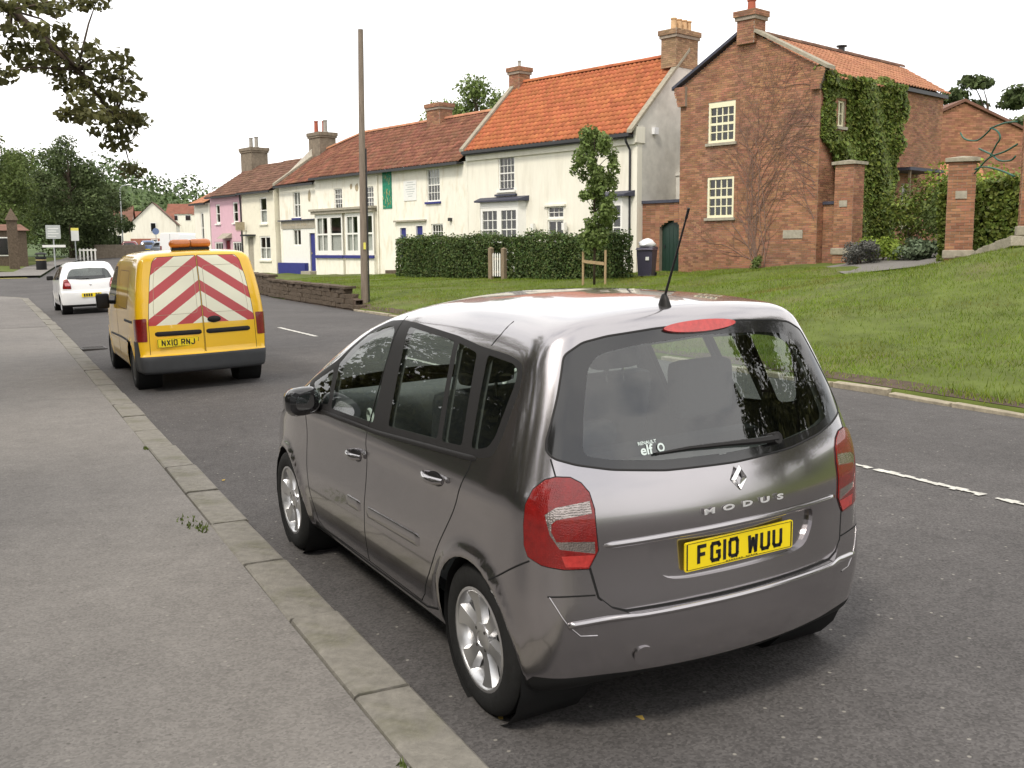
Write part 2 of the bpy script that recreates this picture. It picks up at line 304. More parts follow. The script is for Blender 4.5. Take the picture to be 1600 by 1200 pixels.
def kerb_mesh(w, l, h, name, m, seed):
    rr = random.Random(seed); b = MB(); n = 7
    prof = [(-w/2,-.25),(w/2-.004,-.25),(w/2,h-.022),(w/2-.007,h-.006),(w/2-.024,h),(-w/2+.012,h-.001),(-w/2,h-.01)]
    k = len(prof); vs = []
    for i in range(n):
        y = -l/2+l*i/(n-1)
        for (x, z) in prof:
            j = .004 if z > 0 else 0; vs.append((x+rr.uniform(-j,j)*1.2, y+(rr.uniform(-.006,.006) if i in (0,n-1) else 0), z+rr.uniform(-j,j)*.7))
    b.add(vs, [(i*k+j, i*k+(j+1)%k, (i+1)*k+(j+1)%k, (i+1)*k+j) for i in range(n-1) for j in range(k)]+[tuple(range(k))[::-1], tuple(range((n-1)*k, n*k))])
    o = b.build(name, m, smooth=35); me = o.data; bpy.data.objects.remove(o); return me
KM = [kerb_mesh(.24, .93, .0, 'kerb_stone', M('kerb_stone'), s) for s in range(6)]
y = -3.; i = 0
while y < 41:
    o = link('kerb_stone', KM[i % 6], pavement, (float(xl(y+.47))-.12+random.uniform(-.008,.008), y+.47, .104+random.uniform(-.006,.006)))
    o.rotation_euler = (random.uniform(-.004,.004), random.uniform(-.012,.012), -.0235+random.uniform(-.006,.006)+(math.pi if i % 4 > 1 else 0)); y += .945+random.uniform(0,.008); i += 1
for a in np.linspace(.1, 1.5, 8):
    o = link('kerb_stone', KM[i % 6], pavement, (float(inner(41))-5+5.12*math.cos(a), 41+5.12*math.sin(a), .1)); o.rotation_euler = (0,0,a); i += 1
# white road markings (worn centre line)
mk = [(3.0,6.5),(7.9,10.2),(13,15),(19.5,22.2),(29,31.6),(37,39.5),(46,49)]
for k, (a, b) in enumerate(mk):
    q = MB(); n = max(6, int((b-a)/.05)); rr = random.Random(k)
    cx = lambda y: float(xl(y)*.4+xr(y)*.6) if y > 38 else 6.16
    seg = []
    for j in range(n):
        y0 = a+(b-a)*j/n; y1 = a+(b-a)*(j+1)/n
        if k < 2 and rr.random() < .25: continue
        w0 = .05*(rr.uniform(.35,1) if k < 2 else rr.uniform(.85,1)); c = cx(y0)+rr.uniform(-.008,.008)
        z = float(rz(y0))+.1165
        q.add([(c-w0,y0,z),(c+w0,y0,z),(c+w0*rr.uniform(.8,1),y1,z),(c-w0*rr.uniform(.8,1),y1,z)], [(0,1,2,3)])
    tag(q.build('road_marking', M('white_paint_road')), kind='structure')
yk = MB(); yk.add([(-45,63.3,float(rz(63.3))+.004),(3.4,63.3,float(rz(63.3))+.02),(3.4,63.55,float(rz(63.5))+.02),(-45,63.55,float(rz(63.5))+.004)], [(0,1,2,3)]); tag(yk.build('road_marking', M('sign_yellow')), kind='structure')
# lawn
lx = np.r_[np.linspace(0,2,9), np.linspace(2.6,15,30), np.linspace(16,50,20)]; ly = np.r_[np.linspace(-20,2,12), np.linspace(2.6,75,130)]
lx = np.r_[-.03, -.02, lx]; U, V = np.meshgrid(lx, ly); X = xr(V)+.1+U; Z = np.where(U < -.025, -.15, np.where(U < -.01, .03, H(X, V)))
Vv = np.stack([X, V, Z], -1).reshape(-1,3); a = len(lx); jj, ii = np.meshgrid(range(len(ly)-1), range(a-1), indexing='ij'); b0 = (jj*a+ii).ravel()
lawn = tag(np_mesh('lawn', Vv, np.stack([b0, b0+1, b0+a+1, b0+a], -1), M('lawn_soil'), smooth=True), kind='structure')
rs2 = random.Random(4)
sheet('soil_edge', np.linspace(0,1,4), np.linspace(-2,46,140), lambda u, y: ((lambda x: (x, y, Hs(x, y)+.007))(float(xr(y))+.12+u*(.22+.2*abs(math.sin(y*.9))+.12*rs2.random()*(u > .9)))), M('soil'))
KF = [kerb_mesh(.13, .88, .0, 'kerb_stone', M('kerb_far'), 20+s) for s in range(4)]
y = -1.; i = 0
while y < 28:
    if not (i % 9 == 6):
        o = link('kerb_stone', KF[i % 4], lawn, (float(xr(y+.45))+.04+random.uniform(-.02,.02), y+.45, .075+random.uniform(-.03,.012)))
        o.rotation_euler = (random.uniform(-.02,.02), random.uniform(-.08,.05), random.uniform(-.03,.03)-.012)
    y += .93+random.uniform(0,.06); i += 1
# driveway to the gate
dv = MB(); dp = [(20.2,18.2),(21.4,20.2),(24.0,23.6),(28,24.4),(34,27),(36,22),(28,19),(23.4,17.9),(21.9,17.2),(20.6,17.0)]
cx0, cy0 = 25, 20.7
n = len(dp); vs = []
for k in range(6):
    for (px_, py_) in dp:
        x_, y_ = cx0+(px_-cx0)*k/5, cy0+(py_-cy0)*k/5; vs.append((x_, y_, Hs(x_, y_)+.03))
dv.add(vs, [(k*n+j, k*n+(j+1)%n, (k+1)*n+(j+1)%n, (k+1)*n+j) for k in range(5) for j in range(n)])
tag(dv.build('driveway', M('pavement_asphalt'), smooth=True), kind='structure')
# grass blades
def blades(n, sampler, hmin, hmax, w, name, m):
    x, y = sampler(n); z = H(x, y); n = len(x)
    h = NR.uniform(hmin, hmax, n)*(.6+.8*(.5+.5*np.sin(x*2.3+1.7*np.sin(y*1.1))*np.cos(y*1.7+x*.4))); th = NR.uniform(0, 2*np.pi, n)
    lx_, ly_ = NR.normal(0, .55, n)*h, NR.normal(0, .55, n)*h; ww = w*NR.uniform(.6, 1.4, n)
    c, s = np.cos(th)*ww, np.sin(th)*ww
    V = np.stack([np.stack([x-c, y-s, z-.01], -1), np.stack([x+c, y+s, z-.01], -1), np.stack([x+lx_, y+ly_, z+h], -1)], 1).reshape(-1,3)
    return np_mesh(name, V, np.arange(3*n).reshape(-1,3), m)
def in_poly(x, y, P):
    P = np.asarray(P); r = np.zeros(x.shape, bool); j = len(P)-1
    for i in range(len(P)):
        c = ((P[i,1] > y) != (P[j,1] > y)) & (x < (P[j,0]-P[i,0])*(y-P[i,1])/(P[j,1]-P[i,1]+1e-12)+P[i,0]); r ^= c; j = i
    return r
def lawn_sampler(n):
    y = 3+NR.random(int(n*1.0))**1.25*44; x = xr(y)+.16+NR.random(len(y))**1.15*np.minimum(14.5, 24-xr(y))
    bare = np.sin(x*.9+np.sin(y*.63)*2)+np.sin(y*1.31+x*.33)+NR.normal(0,.6,len(x))
    k = (bare < 1.5) & ~in_poly(x, y, dp)
    e = x-xr(y); k &= ~((e < .55) & (NR.random(len(x)) < .55+.3*np.sin(y*2.7)))
    return x[k], y[k]
def tuft_sampler(n):
    y = 3+NR.random(n)*40; e = np.where(NR.random(n) < .45, .13+NR.random(n)*.4, NR.random(n)*13); k = (np.sin(y*1.9)+np.sin(e*2.3+y*.8)+NR.normal(0,.5,n) > .7); return (xr(y)+e)[k], y[k]
tag(blades(16000, tuft_sampler, .08, .15, .007, 'long_grass', M('grass_blade')), 'longer grass tufts standing in the lawn and along its kerb', 'grass', kind='stuff')
tag(blades(230000, lawn_sampler, .03, .075, .006, 'grass', M('grass_blade')), 'short green lawn grass growing on the bank beside the road', 'grass', kind='stuff')
dg_ = empty('drain_grate', (2.12,20.3,.034), 0, 'rusty iron drain grate in the gutter beside the kerb before the hatchback', 'drain'); mb = MB(); [mb.box(a,b,c_,d_,-.02,.008) for a,b,c_,d_ in ((-.22,-.19,-.24,.24),(.19,.22,-.24,.24),(-.19,.19,-.24,-.21),(-.19,.19,.21,.24))]; mb.build('frame', M('cast_iron'), dg_)
for k in range(7): mb = MB(); mb.box(-.19,.19,-.185+.055*k,-.155+.055*k,-.02,.004); mb.build('bar', M('cast_iron'), dg_)
# fallen leaves and moss at the kerb
lm = MB(); lm.add([(-.03,0,.004),(0,-.018,.0),(.032,0,.008),(.004,.02,.012)], [(0,1,2,3)])
lo = lm.build('fallen_leaf', M('leaf_fallen')); lme = lo.data; bpy.data.objects.remove(lo)
for (x_, y_) in [(1.75,3.35),(1.9,3.2),(2.2,3.05),(4.1,3.1),(4.6,3.6),(4.4,2.9),(5.2,3.9),(2.4,9.6),(1.75,8.1),(2.9,11.9),(3.4,10.4),(5.8,3.1)]:
    o = link('fallen_leaf', lme, None, (x_, y_, .03 if x_ > 2 else .012)); o.rotation_euler = (0,0,random.uniform(0,6)); s = random.uniform(.5,.95); o.scale = (s,s,s)
    tag(o, 'small dry yellow leaf lying flat on the tarmac around the grey car', 'leaf', 'fallen leaves on the road')
# ------------------------------------------------------------------ buildings
class Fr:            # wall frame in a building's local space: u along the wall, z up, d outwards
    def __init__(s, o, u, out): s.o, s.u, s.n = o, u, out
    def __call__(s, u, z, d=0): return (s.o[0]+s.u[0]*u+s.n[0]*d, s.o[1]+s.u[1]*u+s.n[1]*d, z)
def front(y=0): return Fr((0,y), (1,0), (0,-1))
def right(x): return Fr((x,0), (0,1), (1,0))
def fbox(mb, fr, u0, u1, z0, z1, d0, d1):
    mb.add([fr(u0,z0,d0),fr(u1,z0,d0),fr(u1,z0,d1),fr(u0,z0,d1),fr(u0,z1,d0),fr(u1,z1,d0),fr(u1,z1,d1),fr(u0,z1,d1)],
           [(3,2,1,0),(4,5,6,7),(0,1,5,4),(1,2,6,5),(2,3,7,6),(3,0,4,7)])
def wall_sheet(mb, fr, u0, u1, z0, z1, ops=(), rev=.13, d=0):
    us = sorted({u0,u1,*[o[0] for o in ops],*[o[0]+o[2] for o in ops]}); zs = sorted({z0,z1,*[o[1] for o in ops],*[o[1]+o[3] for o in ops]})
    for i in range(len(us)-1):
        for j in range(len(zs)-1):
            cu, cz = (us[i]+us[i+1])/2, (zs[j]+zs[j+1])/2
            if any(o[0] < cu < o[0]+o[2] and o[1] < cz < o[1]+o[3] for o in ops): continue
            mb.add([fr(us[i],zs[j],d),fr(us[i+1],zs[j],d),fr(us[i+1],zs[j+1],d),fr(us[i],zs[j+1],d)], [(0,1,2,3)])
    for (u,z,w,h) in [o[:4] for o in ops]:
        for a, b in (((u,z),(u+w,z)),((u+w,z),(u+w,z+h)),((u+w,z+h),(u,z+h)),((u,z+h),(u,z))):
            mb.add([fr(*a,d),fr(*b,d),fr(*b,d-rev),fr(*a,d-rev)], [(0,1,2,3)])
def window(parent, fr, u, z, w, h, cols, rows, fm='white_frame', sash=True, sill=None, rec=.07, back='room_dark', curtain=None, fw=.06, bar=.026, sw=.05, head=0, name='window'):
    mb = MB()
    fbox(mb, fr, u, u+fw, z, z+h, -rec-.06, -rec+.02); fbox(mb, fr, u+w-fw, u+w, z, z+h, -rec-.06, -rec+.02)
    fbox(mb, fr, u+fw, u+w-fw, z, z+fw*1.2, -rec-.06, -rec+.018); fbox(mb, fr, u+fw, u+w-fw, z+h-fw-head, z+h, -rec-.06, -rec+.018)
    iu0, iu1, iz0, iz1 = u+fw, u+w-fw, z+fw*1.2, z+h-fw-head; mid = (iz0+iz1)/2; cw = (iu1-iu0)/cols; chh = (iz1-iz0)/rows
    for i in range(1, cols):
        b = bar*(2.4 if (i*2 == cols and cols == 2) else 1); fbox(mb, fr, iu0+cw*i-b/2, iu0+cw*i+b/2, iz0, iz1, -rec-.05, -rec-.008)
    for j in range(1, rows):
        b = bar if not (sash and j*2 == rows) else sw; fbox(mb, fr, iu0, iu1, iz0+chh*j-b/2, iz0+chh*j+b/2, -rec-.052, -rec-.004)
    o = mb.build(name, M(fm), parent)
    pm = MB(); e = .004; c0 = fr(iu0, iz0, -rec-.03)
    P = [fr(iu0+e,iz0+e,-rec-.03), fr(iu0+cw-e,iz0+e,-rec-.03), fr(iu0+cw-e,iz0+chh-e,-rec-.03), fr(iu0+e,iz0+chh-e,-rec-.03)]
    pm.add([tuple(q[k]-c0[k] for k in range(3)) for q in P], [(0,1,2,3)]); p0 = pm.build('pane', M('window_glass'), o)
    for i in range(cols):
        for j in range(rows):
            c = fr(iu0+cw*i, iz0+chh*j, -rec-.03); q = p0 if i+j == 0 else link('pane', p0.data, o)
            q.location = c; q.rotation_euler = (random.uniform(-.004,.004), random.uniform(-.004,.004), random.uniform(-.008,.008))
    rb = MB()
    wall_sheet(rb, fr, u, u+w, z, z+h, d=-rec-.5); rb.build('room_backing', M(back), o)
    if curtain:
        cb = MB()
        for (a0, a1, b0, b1) in curtain: fbox(cb, fr, iu0+(iu1-iu0)*a0, iu0+(iu1-iu0)*a1, iz0+(iz1-iz0)*b0, iz0+(iz1-iz0)*b1, -rec-.12, -rec-.11)
        cb.build('curtain', M('net_curtain'), o)
    if sill:
        sb = MB(); fbox(sb, fr, u-.09, u+w+.09, z-.1, z-.005, -.06, .09); sb.build('sill', M(sill), o)
    return o
def roof_tiles(mb, e0, e1, r0, r1, tw=.24, gauge=.3, amp=.028, seg=5, clip=None):
    # pantiles between the eave line e0-e1 and the ridge line r0-r1
    e0, e1, r0, r1 = map(Vector, (e0, e1, r0, r1)); n = max(1, round((e1-e0).length/tw)); k = max(1, round((r0-e0).length/gauge))
    nrm = (e1-e0).cross(r0-e0).normalized(); nrm = nrm if nrm.z > 0 else -nrm
    def P(a, b, h): return (e0*(1-a)+e1*a)*(1-b)+(r0*(1-a)+r1*a)*b+nrm*h
    for j in range(k):
        b0, b1 = j/k, (j+1.12)/k
        b1 = min(b1, 1.0)
        for i in range(n):
            a0, a1 = i/n, (i+1)/n
            if clip and clip((a0+a1)/2, (b0+b1)/2): continue
            jt = random.uniform(-.004,.004); vs = []
            for s in range(seg+1):
                t = s/seg; h = amp*math.sin(t*2*math.pi+.6)+jt
                vs.append(P(a0+(a1-a0)*t, b0, h+.045)); vs.append(P(a0+(a1-a0)*t, b1, h+.012))
            for s in range(seg+1):
                t = s/seg; vs.append(P(a0+(a1-a0)*t, b0, amp*math.sin(t*2*math.pi+.6)+.015))
            fs = [(2*s, 2*s+2, 2*s+3, 2*s+1) for s in range(seg)]+[(2*seg+2+s, 2*seg+3+s, 2*s+2, 2*s) for s in range(seg)]
            mb.add(vs, fs)
def ridge_tiles(mb, a, b, r=.11, l=.42):
    a, b = Vector(a), Vector(b); n = max(1, round((b-a).length/l)); d = (b-a)/n; t = d.normalized(); sd_ = t.cross(Vector((0,0,1))).normalized(); up = sd_.cross(t)
    for i in range(n):
        p0, p1 = a+d*i, a+d*(i+1.03); vs = []
        k = random.uniform(.97,1.05)
        for q in (p0, p1):
            for s in range(7): th = math.pi*(s/6*1.15-.075); vs.append(q+sd_*math.cos(th)*r*1.15*k+up*(math.sin(th)*r*k))
        mb.add(vs, [(s, s+1, s+8, s+7) for s in range(6)])
def brick_courses(mb, fr, u0, u1, z0, z1, ops=(), clip=None, bl=.225, bh=.075, g=.011, d=.0, proud=.009):
    nz = int(round((z1-z0)/bh)); bh = (z1-z0)/nz
    for j in range(nz):
        za, zb = z0+bh*j+g/2, z0+bh*(j+1)-g/2; u = u0-(bl/2 if j % 2 else 0)
        while u < u1-.02:
            a, b = max(u, u0)+g/2, min(u+bl, u1)-g/2; u += bl
            if b-a < .03: continue
            cz = (za+zb)/2
            segs = [(a, b)]
            for o in ops:
                if o[1]-bh*.4 < cz < o[1]+o[3]+bh*.4:
                    ns = []
                    for (p, q) in segs:
                        if q <= o[0] or p >= o[0]+o[2]: ns.append((p, q))
                        else:
                            if p < o[0]-.02: ns.append((p, o[0]-.004))
                            if q > o[0]+o[2]+.02: ns.append((o[0]+o[2]+.004, q))
                    segs = ns
            for (p, q) in segs:
                if clip:
                    c = clip(cz)
                    if c is None: continue
                    p, q = max(p, c[0]), min(q, c[1])
                    if q-p < .03: continue
                h = proud+random.uniform(-.004,.004)
                mb.add([fr(p,za,d),fr(q,za,d),fr(q,zb,d),fr(p,zb,d),fr(p,za,d+h),fr(q,za,d+h),fr(q,zb,d+h),fr(p,zb,d+h)], [(4,5,6,7),(0,1,5,4),(1,2,6,5),(2,3,7,6),(3,0,4,7)])
def chimney(parent, x0, x1, y0, y1, z0, z1, m='brick', pots=(), mortar='brick_mortar', cap=True, pot_h=.45, pot_r=.11):
    mb = MB(); mb.box(x0, x1, y0, y1, z0, z1); 
    if cap: mb.box(x0-.06, x1+.06, y0-.06, y1+.06, z1-.3, z1-.18); mb.box(x0-.1, x1+.1, y0-.1, y1+.1, z1-.179, z1+.02)
    c = mb.build('chimney', M(mortar if 'brick' in m else m), parent)
    if 'brick' in m:
        b = MB()
        for fr, a, e in ((Fr((0,y0),(1,0),(0,-1)),x0,x1),(Fr((0,y1),(1,0),(0,1)),x0,x1),(Fr((x0,0),(0,1),(-1,0)),y0,y1),(Fr((x1,0),(0,1),(1,0)),y0,y1)):
            brick_courses(b, fr, a, e, z0, z1-.3)
            if cap: brick_courses(b, fr, a-.1, e+.1, z1-.179, z1+.02, d=.1)
        tag(b.build('bricks', M(m), c), kind='stuff')
    for (px_, py_, pm) in pots:
        pb = MB(); pb.lathe([(pot_r*1.15,z1),(pot_r*1.1,z1+.08),(pot_r*.9,z1+.1),(pot_r*.8,z1+pot_h-.06),(pot_r,z1+pot_h-.05),(pot_r,z1+pot_h),(pot_r*.7,z1+pot_h),(pot_r*.7,z1+pot_h-.2)], lambda a, b, h: (px_+a, py_+b, h), 12)
        pb.build('chimney_pot', M(pm), c, smooth=40)
    return c
def board_sign(parent, fr, u, z, w, h, m, d=.0, t=.03, name='sign'):
    mb = MB(); fbox(mb, fr, u, u+w, z, z+h, d, d+t); return mb.build(name, M(m), parent)
def text_mesh(s, size, ext=.002, bold=0.):
    c = bpy.data.curves.new('lettering', 'FONT'); c.body = s; c.size = size; c.extrude = ext; c.offset = bold; c.align_x = 'CENTER'; c.align_y = 'CENTER'; c.resolution_u = 3
    o = bpy.data.objects.new('lettering', c); COL.objects.link(o); dg = bpy.context.evaluated_depsgraph_get(); me = bpy.data.meshes.new_from_object(o.evaluated_get(dg))
    bpy.data.objects.remove(o); bpy.data.curves.remove(c); return me
def wall_text(parent, fr, u, z, s, size, m, d=.035, bold=0., sx=1.):
    me = text_mesh(s, size, .002, bold); me.materials.clear(); me.materials.append(M(m)); o = link('lettering', me, parent)
    X = Vector((fr.u[0], fr.u[1], 0)); Nn = Vector((fr.n[0], fr.n[1], 0)); Zv = Vector((0,0,1)); 
    if X.cross(Zv).dot(Nn) < 0: X = -X
    o.matrix_local = Matrix(((X.x*sx,0,Nn.x,0),(X.y*sx,0,Nn.y,0),(0,1,0,0),(0,0,0,1))); o.location = fr(u, z, d); return tag(o, kind='stuff')

# --- brick house with the ivy
RB = R(-75.7)
bh = empty('brick_house', (23.694,30.622,0), RB, 'tall red brick house with ivy on its side and a small gable chimney', 'house')
GX, SH, PK = 5.7, 7.55, 9.12
fo = [(1.27,5.45,1.13,1.4),(1.27,2.82,1.13,1.42)]
mb = MB(); F0 = front(); wall_sheet(mb, F0, 0, GX, -.2, SH, fo)
mb.add([F0(0,SH),F0(GX,SH),F0(GX/2,PK)], [(0,1,2)])
S0 = right(GX); so = [(1.1,5.75,.45,.85)]
wall_sheet(mb, S0, 0, 5.1, -.2, 7.22, so); mb.add([(GX,0,SH),(GX,0,7.2),(GX,.4,7.2),(GX,.4,SH)], [(0,1,2,3)])
S1 = right(4.7); so1 = [(6.3,2.7,.5,1.2),(7.75,3.35,.75,.75),(7.75,2.5,.75,.7)]
wall_sheet(mb, S1, 5.1, 11, -.2, 7.75, so1); mb.add([(4.7,5.1,-.2),(GX,5.1,-.2),(GX,5.1,7.2),(4.7,5.1,7.7)], [(0,1,2,3)])
wall_sheet(mb, Fr((0,0),(0,1),(-1,0)), 0, 11, -.2, 7.2); wall_sheet(mb, Fr((0,11),(1,0),(0,1)), 0, 4.7, -.2, 7.5); mb.add([(0,11,7.2),(4.7,11,7.75),(2.85,11,9.05)],[(0,1,2)])
wall = mb.build('wall', M('brick_mortar'), bh)
b = MB(); 
brick_courses(b, F0, 0, GX, .3, PK, fo, clip=lambda z: (0, GX) if z < SH else ((z-SH)/(PK-SH)*GX/2, GX-(z-SH)/(PK-SH)*GX/2))
brick_courses(b, S0, 0, 5.1, .8, 7.2, so); brick_courses(b, S1, 5.1, 11, 1.0, 7.7, so1)
# corbelled kneelers at the two shoulders
brick_courses(b, front(-.14), -.2, .3, 6.85, 7.55, clip=lambda z: (-.02-.25*(z-6.85)/.7, .3)); brick_courses(b, front(-.14), GX-.3, GX+.22, 6.85, 7.55, clip=lambda z: (GX-.3, GX+.02+.25*(z-6.85)/.7))
tag(b.build('bricks', M('brick'), wall), kind='stuff')
kb = MB(); 
for s in (0, 1):
    x0, x1 = (-.2, .3) if s == 0 else (GX-.3, GX+.2)
    px = [(x0+.2 if s == 0 else x0, 6.85), (x1 if s == 0 else x1-.2, 6.85), (x1, 7.55), (x0, 7.55)]
    kb = MB(); kb.prism(px, lambda u, z, w: (u, w, z), -.139, .2); kb.build('kneeler', M('brick_mortar'), bh)
for (u,z,w,h) in fo:
    window(bh, F0, u, z, w, h, 4, 4, 'cream_frame', sill='stone_sill', rec=.02, fw=.075, bar=.04, sw=.085, head=.1 if z > 4 else 0)
window(bh, S0, *so[0], 2, 2, 'cream_frame', sill='stone_sill', sash=False)
window(bh, S1, *so1[0], 1, 2, 'cream_frame', sill='stone_sill', sash=False); window(bh, S1, *so1[1], 3, 1, 'cream_frame', sash=False); window(bh, S1, *so1[2], 2, 1, 'cream_frame', sash=False, sill='stone_sill')
mb = MB(); sl = (PK-SH)/(GX/2)
roof_tiles(mb, (GX+.18,.3,7.25), (GX+.18,5.15,7.25), (2.85,.3,PK-.03), (2.85,5.15,PK-.03)); roof_tiles(mb, (4.9,5.0,7.80), (4.9,11.15,7.80), (2.85,5.0,PK-.03), (2.85,11.15,PK-.03)); roof_tiles(mb, (-.18,.3,7.2), (-.18,11.1,7.2), (2.85,.3,PK-.03), (2.85,11.1,PK-.03), seg=3)
tag(mb.build('roof_tiles', M('pantile_pale'), bh, smooth=True), kind='stuff')
mb = MB(); ridge_tiles(mb, (2.85,.3,PK), (2.85,11.1,PK)); tag(mb.build('ridge_tiles', M('tile_brown'), bh, smooth=True), kind='stuff')
mb = MB(); mb.lathe([(.12,PK),(.12,PK+.2),(.2,PK+.22),(.2,PK+.27),(0,PK+.3)], lambda a, b_, h: (2.85+a, 6.2+b_, h), 12); mb.build('roof_vent', M('gutter_black'), bh)
for s, (x0, x1) in enumerate(((-.3, GX/2-.35), (GX/2+.35, GX+.3))):     # stone copings of the gable
    mb = MB(); za = lambda x: PK+.1-(abs(x-GX/2)*sl); mb.add([(x,y_,za(x)+h) for x in (x0,x1) for y_ in (-.17,.34) for h in (-.02,.09)], [(0,1,3,2),(4,6,7,5),(0,2,6,4),(1,5,7,3),(0,4,5,1),(2,3,7,6)]); mb.build('coping', M('stone_cap' if s else 'slate_lead'), bh)
chimney(bh, 2.5, 3.2, -.16, .5, PK-.45, 9.75, 'brick', [(2.85,.17,'pot_red')], pot_h=.42, pot_r=.16)
mb = MB(); fbox(mb, F0, 4.45, 5.2, 2.05, 2.33, .012, .035); pl = mb.build('plaque', M('stone_sill'), bh)
mb = MB(); mb.box(4.4, 5.75, 6.3, 9.1, 4.55, 4.66); mb.build('porch_roof', M('slate_lead'), bh); mb = MB()
for y_ in (6.5, 8.9): mb.box(5.6, 5.68, y_-.04, y_+.04, 1.2, 4.549)
mb.build('porch_post', M('wood_post'), bh)
mb = MB(); fbox(mb, S1, 5.1, 11.1, 7.62, 7.76, .0, .16); mb.build('gutter', M('gutter_black'), bh)
# bare creeper stems spread over the gable wall
def creeper(parent):
    mb = MB(); rr = random.Random(4)
    def grow(u, z, ang, l, r, dep):
        pts = [F0(u, z, .02)]; rad = [r]; n = max(3, int(l/.22)); 
        for i in range(n):
            ang += rr.gauss(0, .16); ang = ang*.97+.03*0.0; u += math.sin(ang)*.22; z += math.cos(ang)*.22
            if u < .1 or u > GX-.05 or z > min(PK-.15-abs(u-GX/2)*sl, 8.9): break
            if any(o[0]-.1 < u < o[0]+o[2]+.1 and o[1]-.15 < z < o[1]+o[3]+.1 for o in fo): break
            pts.append(F0(u, z, .02+rr.uniform(0,.012))); rad.append(max(.0035, r*(1-.8*(i+1)/n)))
            if dep < 3 and rr.random() < (.34 if dep < 2 else .2): grow(u, z, ang+rr.choice((-1,1))*rr.uniform(.3,.9), l*rr.uniform(.3,.65), rad[-1]*.7, dep+1)
        if len(pts) > 1: mb.tube(pts, rad, 4, False)
    for k in range(8): grow(3.55+rr.uniform(-.2,.2), 1.0, (k-5)*.085+rr.gauss(0,.05), rr.uniform(5,7.6), .02, 0)
    for k in range(12): grow(GX-.1, rr.uniform(2.6,7.3), -rr.uniform(.5,1.4), rr.uniform(1.2,2.8), .011, 1)
    return tag(mb.build('climber', M('twig')), 'bare brown climber stems spread over the brick gable wall', 'climber')
cr = creeper(bh); cr.matrix_world = bh.matrix_basis.copy(); cr.location = bh.location; cr.rotation_euler = (0,0,RB)

# --- passage wall with the arched green door
pw = empty('passage_wall', (23.694,30.622,0), RB, 'low red brick wall with an arched dark green door between the houses', 'wall')
F1 = front(.35); mb = MB(); a0, a1, sp = -1.2, -.12, 2.55
arc = [(a0+(a1-a0)*t, sp+.24*math.sin(math.pi*t)) for t in np.linspace(0,1,11)]
wall_sheet(mb, F1, -2.1, a0, 0, 3.45); wall_sheet(mb, F1, a1, .0, 0, 3.45)
for i in range(10): mb.add([F1(*arc[i]),F1(*arc[i+1]),F1(arc[i+1][0],3.45),F1(arc[i][0],3.45)], [(0,1,2,3)])
for (p, q) in list(zip(arc, arc[1:]))+[((a0,0),(a0,sp)),((a1,0),(a1,sp))]: mb.add([F1(*p),F1(*q),F1(*q,-.3),F1(*p,-.3)], [(0,1,2,3)])
mb.build('wall', M('brick_mortar'), pw)
b = MB(); 
def aclip(z): return None
for j in range(46):
    z = .0+.075*j
    def put(u0, u1): brick_courses(b, F1, u0, u1, z, z+.075) if u1-u0 > .05 else None
    if z < sp: put(-2.1, a0); put(a1, 0)
    else:
        t = math.asin(min(1, max(0, (z+.075-sp)/.24)))/math.pi if z+.075 < sp+.24 else .5
        put(-2.1, a0+(a1-a0)*t-.02) if t < .5 else put(-2.1, 0)
        if t < .5: put(a1-(a1-a0)*t+.02, 0)
tag(b.build('bricks', M('brick'), pw), kind='stuff')
mb = MB(); fbox(mb, F1, -2.15, .0, 3.451, 3.56, -.3, .08); mb.build('coping', M('slate_lead'), pw)
mb = MB(); mb.prism([(a0+.01,.5)]+[(a0+.01+(a1-a0-.02)*t, sp+.23*math.sin(math.pi*t)) for t in np.linspace(0,1,9)]+[(a1-.01,.5)], lambda u, z, w: F1(u, z, w), -.2, -.15)
for k in range(1,6): fbox(mb, F1, a0+(a1-a0)*k/6-.006, a0+(a1-a0)*k/6+.006, .6, sp, -.149, -.142)
d = mb.build('door', M('green_door'), pw); mb = MB(); fbox(mb, F1, a0+.12, a0+.16, 1.75, 1.87, -.149, -.11); mb.build('handle', M('gutter_black'), d)

# --- white cottage with the orange pantile roof
wc = empty('white_cottage', (23.694,30.622,0), RB, 'cream white cottage with bright orange pantile roof and dark downpipe', 'house')
X0, X1, EV, DP, RZ = -12.15, -2.05, 6.1, 6.2, 9.42
ops = [(-10.0,4.3,1.05,1.45),(-6.95,3.0,.95,.5),(-6.95,.9,.95,2.03)]
bays = [(-11.0,1.6,2.7,2.0),(-4.0,1.6,1.6,1.95)]
mb = MB(); wall_sheet(mb, F0, X0, X1, 0, EV, ops+bays)
wall_sheet(mb, Fr((X0,0),(0,1),(-1,0)), 0, DP, 0, EV); mb.add([(X0,0,EV),(X0,DP,EV),(X0,DP,EV+.36),(X0,DP/2,RZ+.1),(X0,0,EV+.36)], [(0,1,2,3,4)]); wall_sheet(mb, Fr((0,DP),(1,0),(0,1)), X0, X1, 0, EV)
mb.build('wall', M('cream_smooth'), wc)
mb = MB(); SR = right(X1); wall_sheet(mb, SR, .28, DP, 0, EV); mb.add([(X1,.0,EV),(X1,DP,EV),(X1,DP,EV+.36),(X1,DP/2,RZ+.12),(X1,0,EV+.36)], [(0,1,2,3,4)]); mb.build('side_wall', M('side_render'), wc)
mb = MB(); wall_sheet(mb, SR, 0, .28, 0, EV, d=.004); mb.box(X1-.1, X1+.05, -.12, .4, EV-.35, EV+.25); mb.build('corner_quoin', M('cream_smooth'), wc)
mb = MB(); mb.box(X1-.4, X1+.4, 2.4, DP-.2, 0, 4.6); mb.box(X1-.4,X1+.46,2.35,DP-.2,4.6,4.7); mb.build('outhouse', M('side_render'), wc)
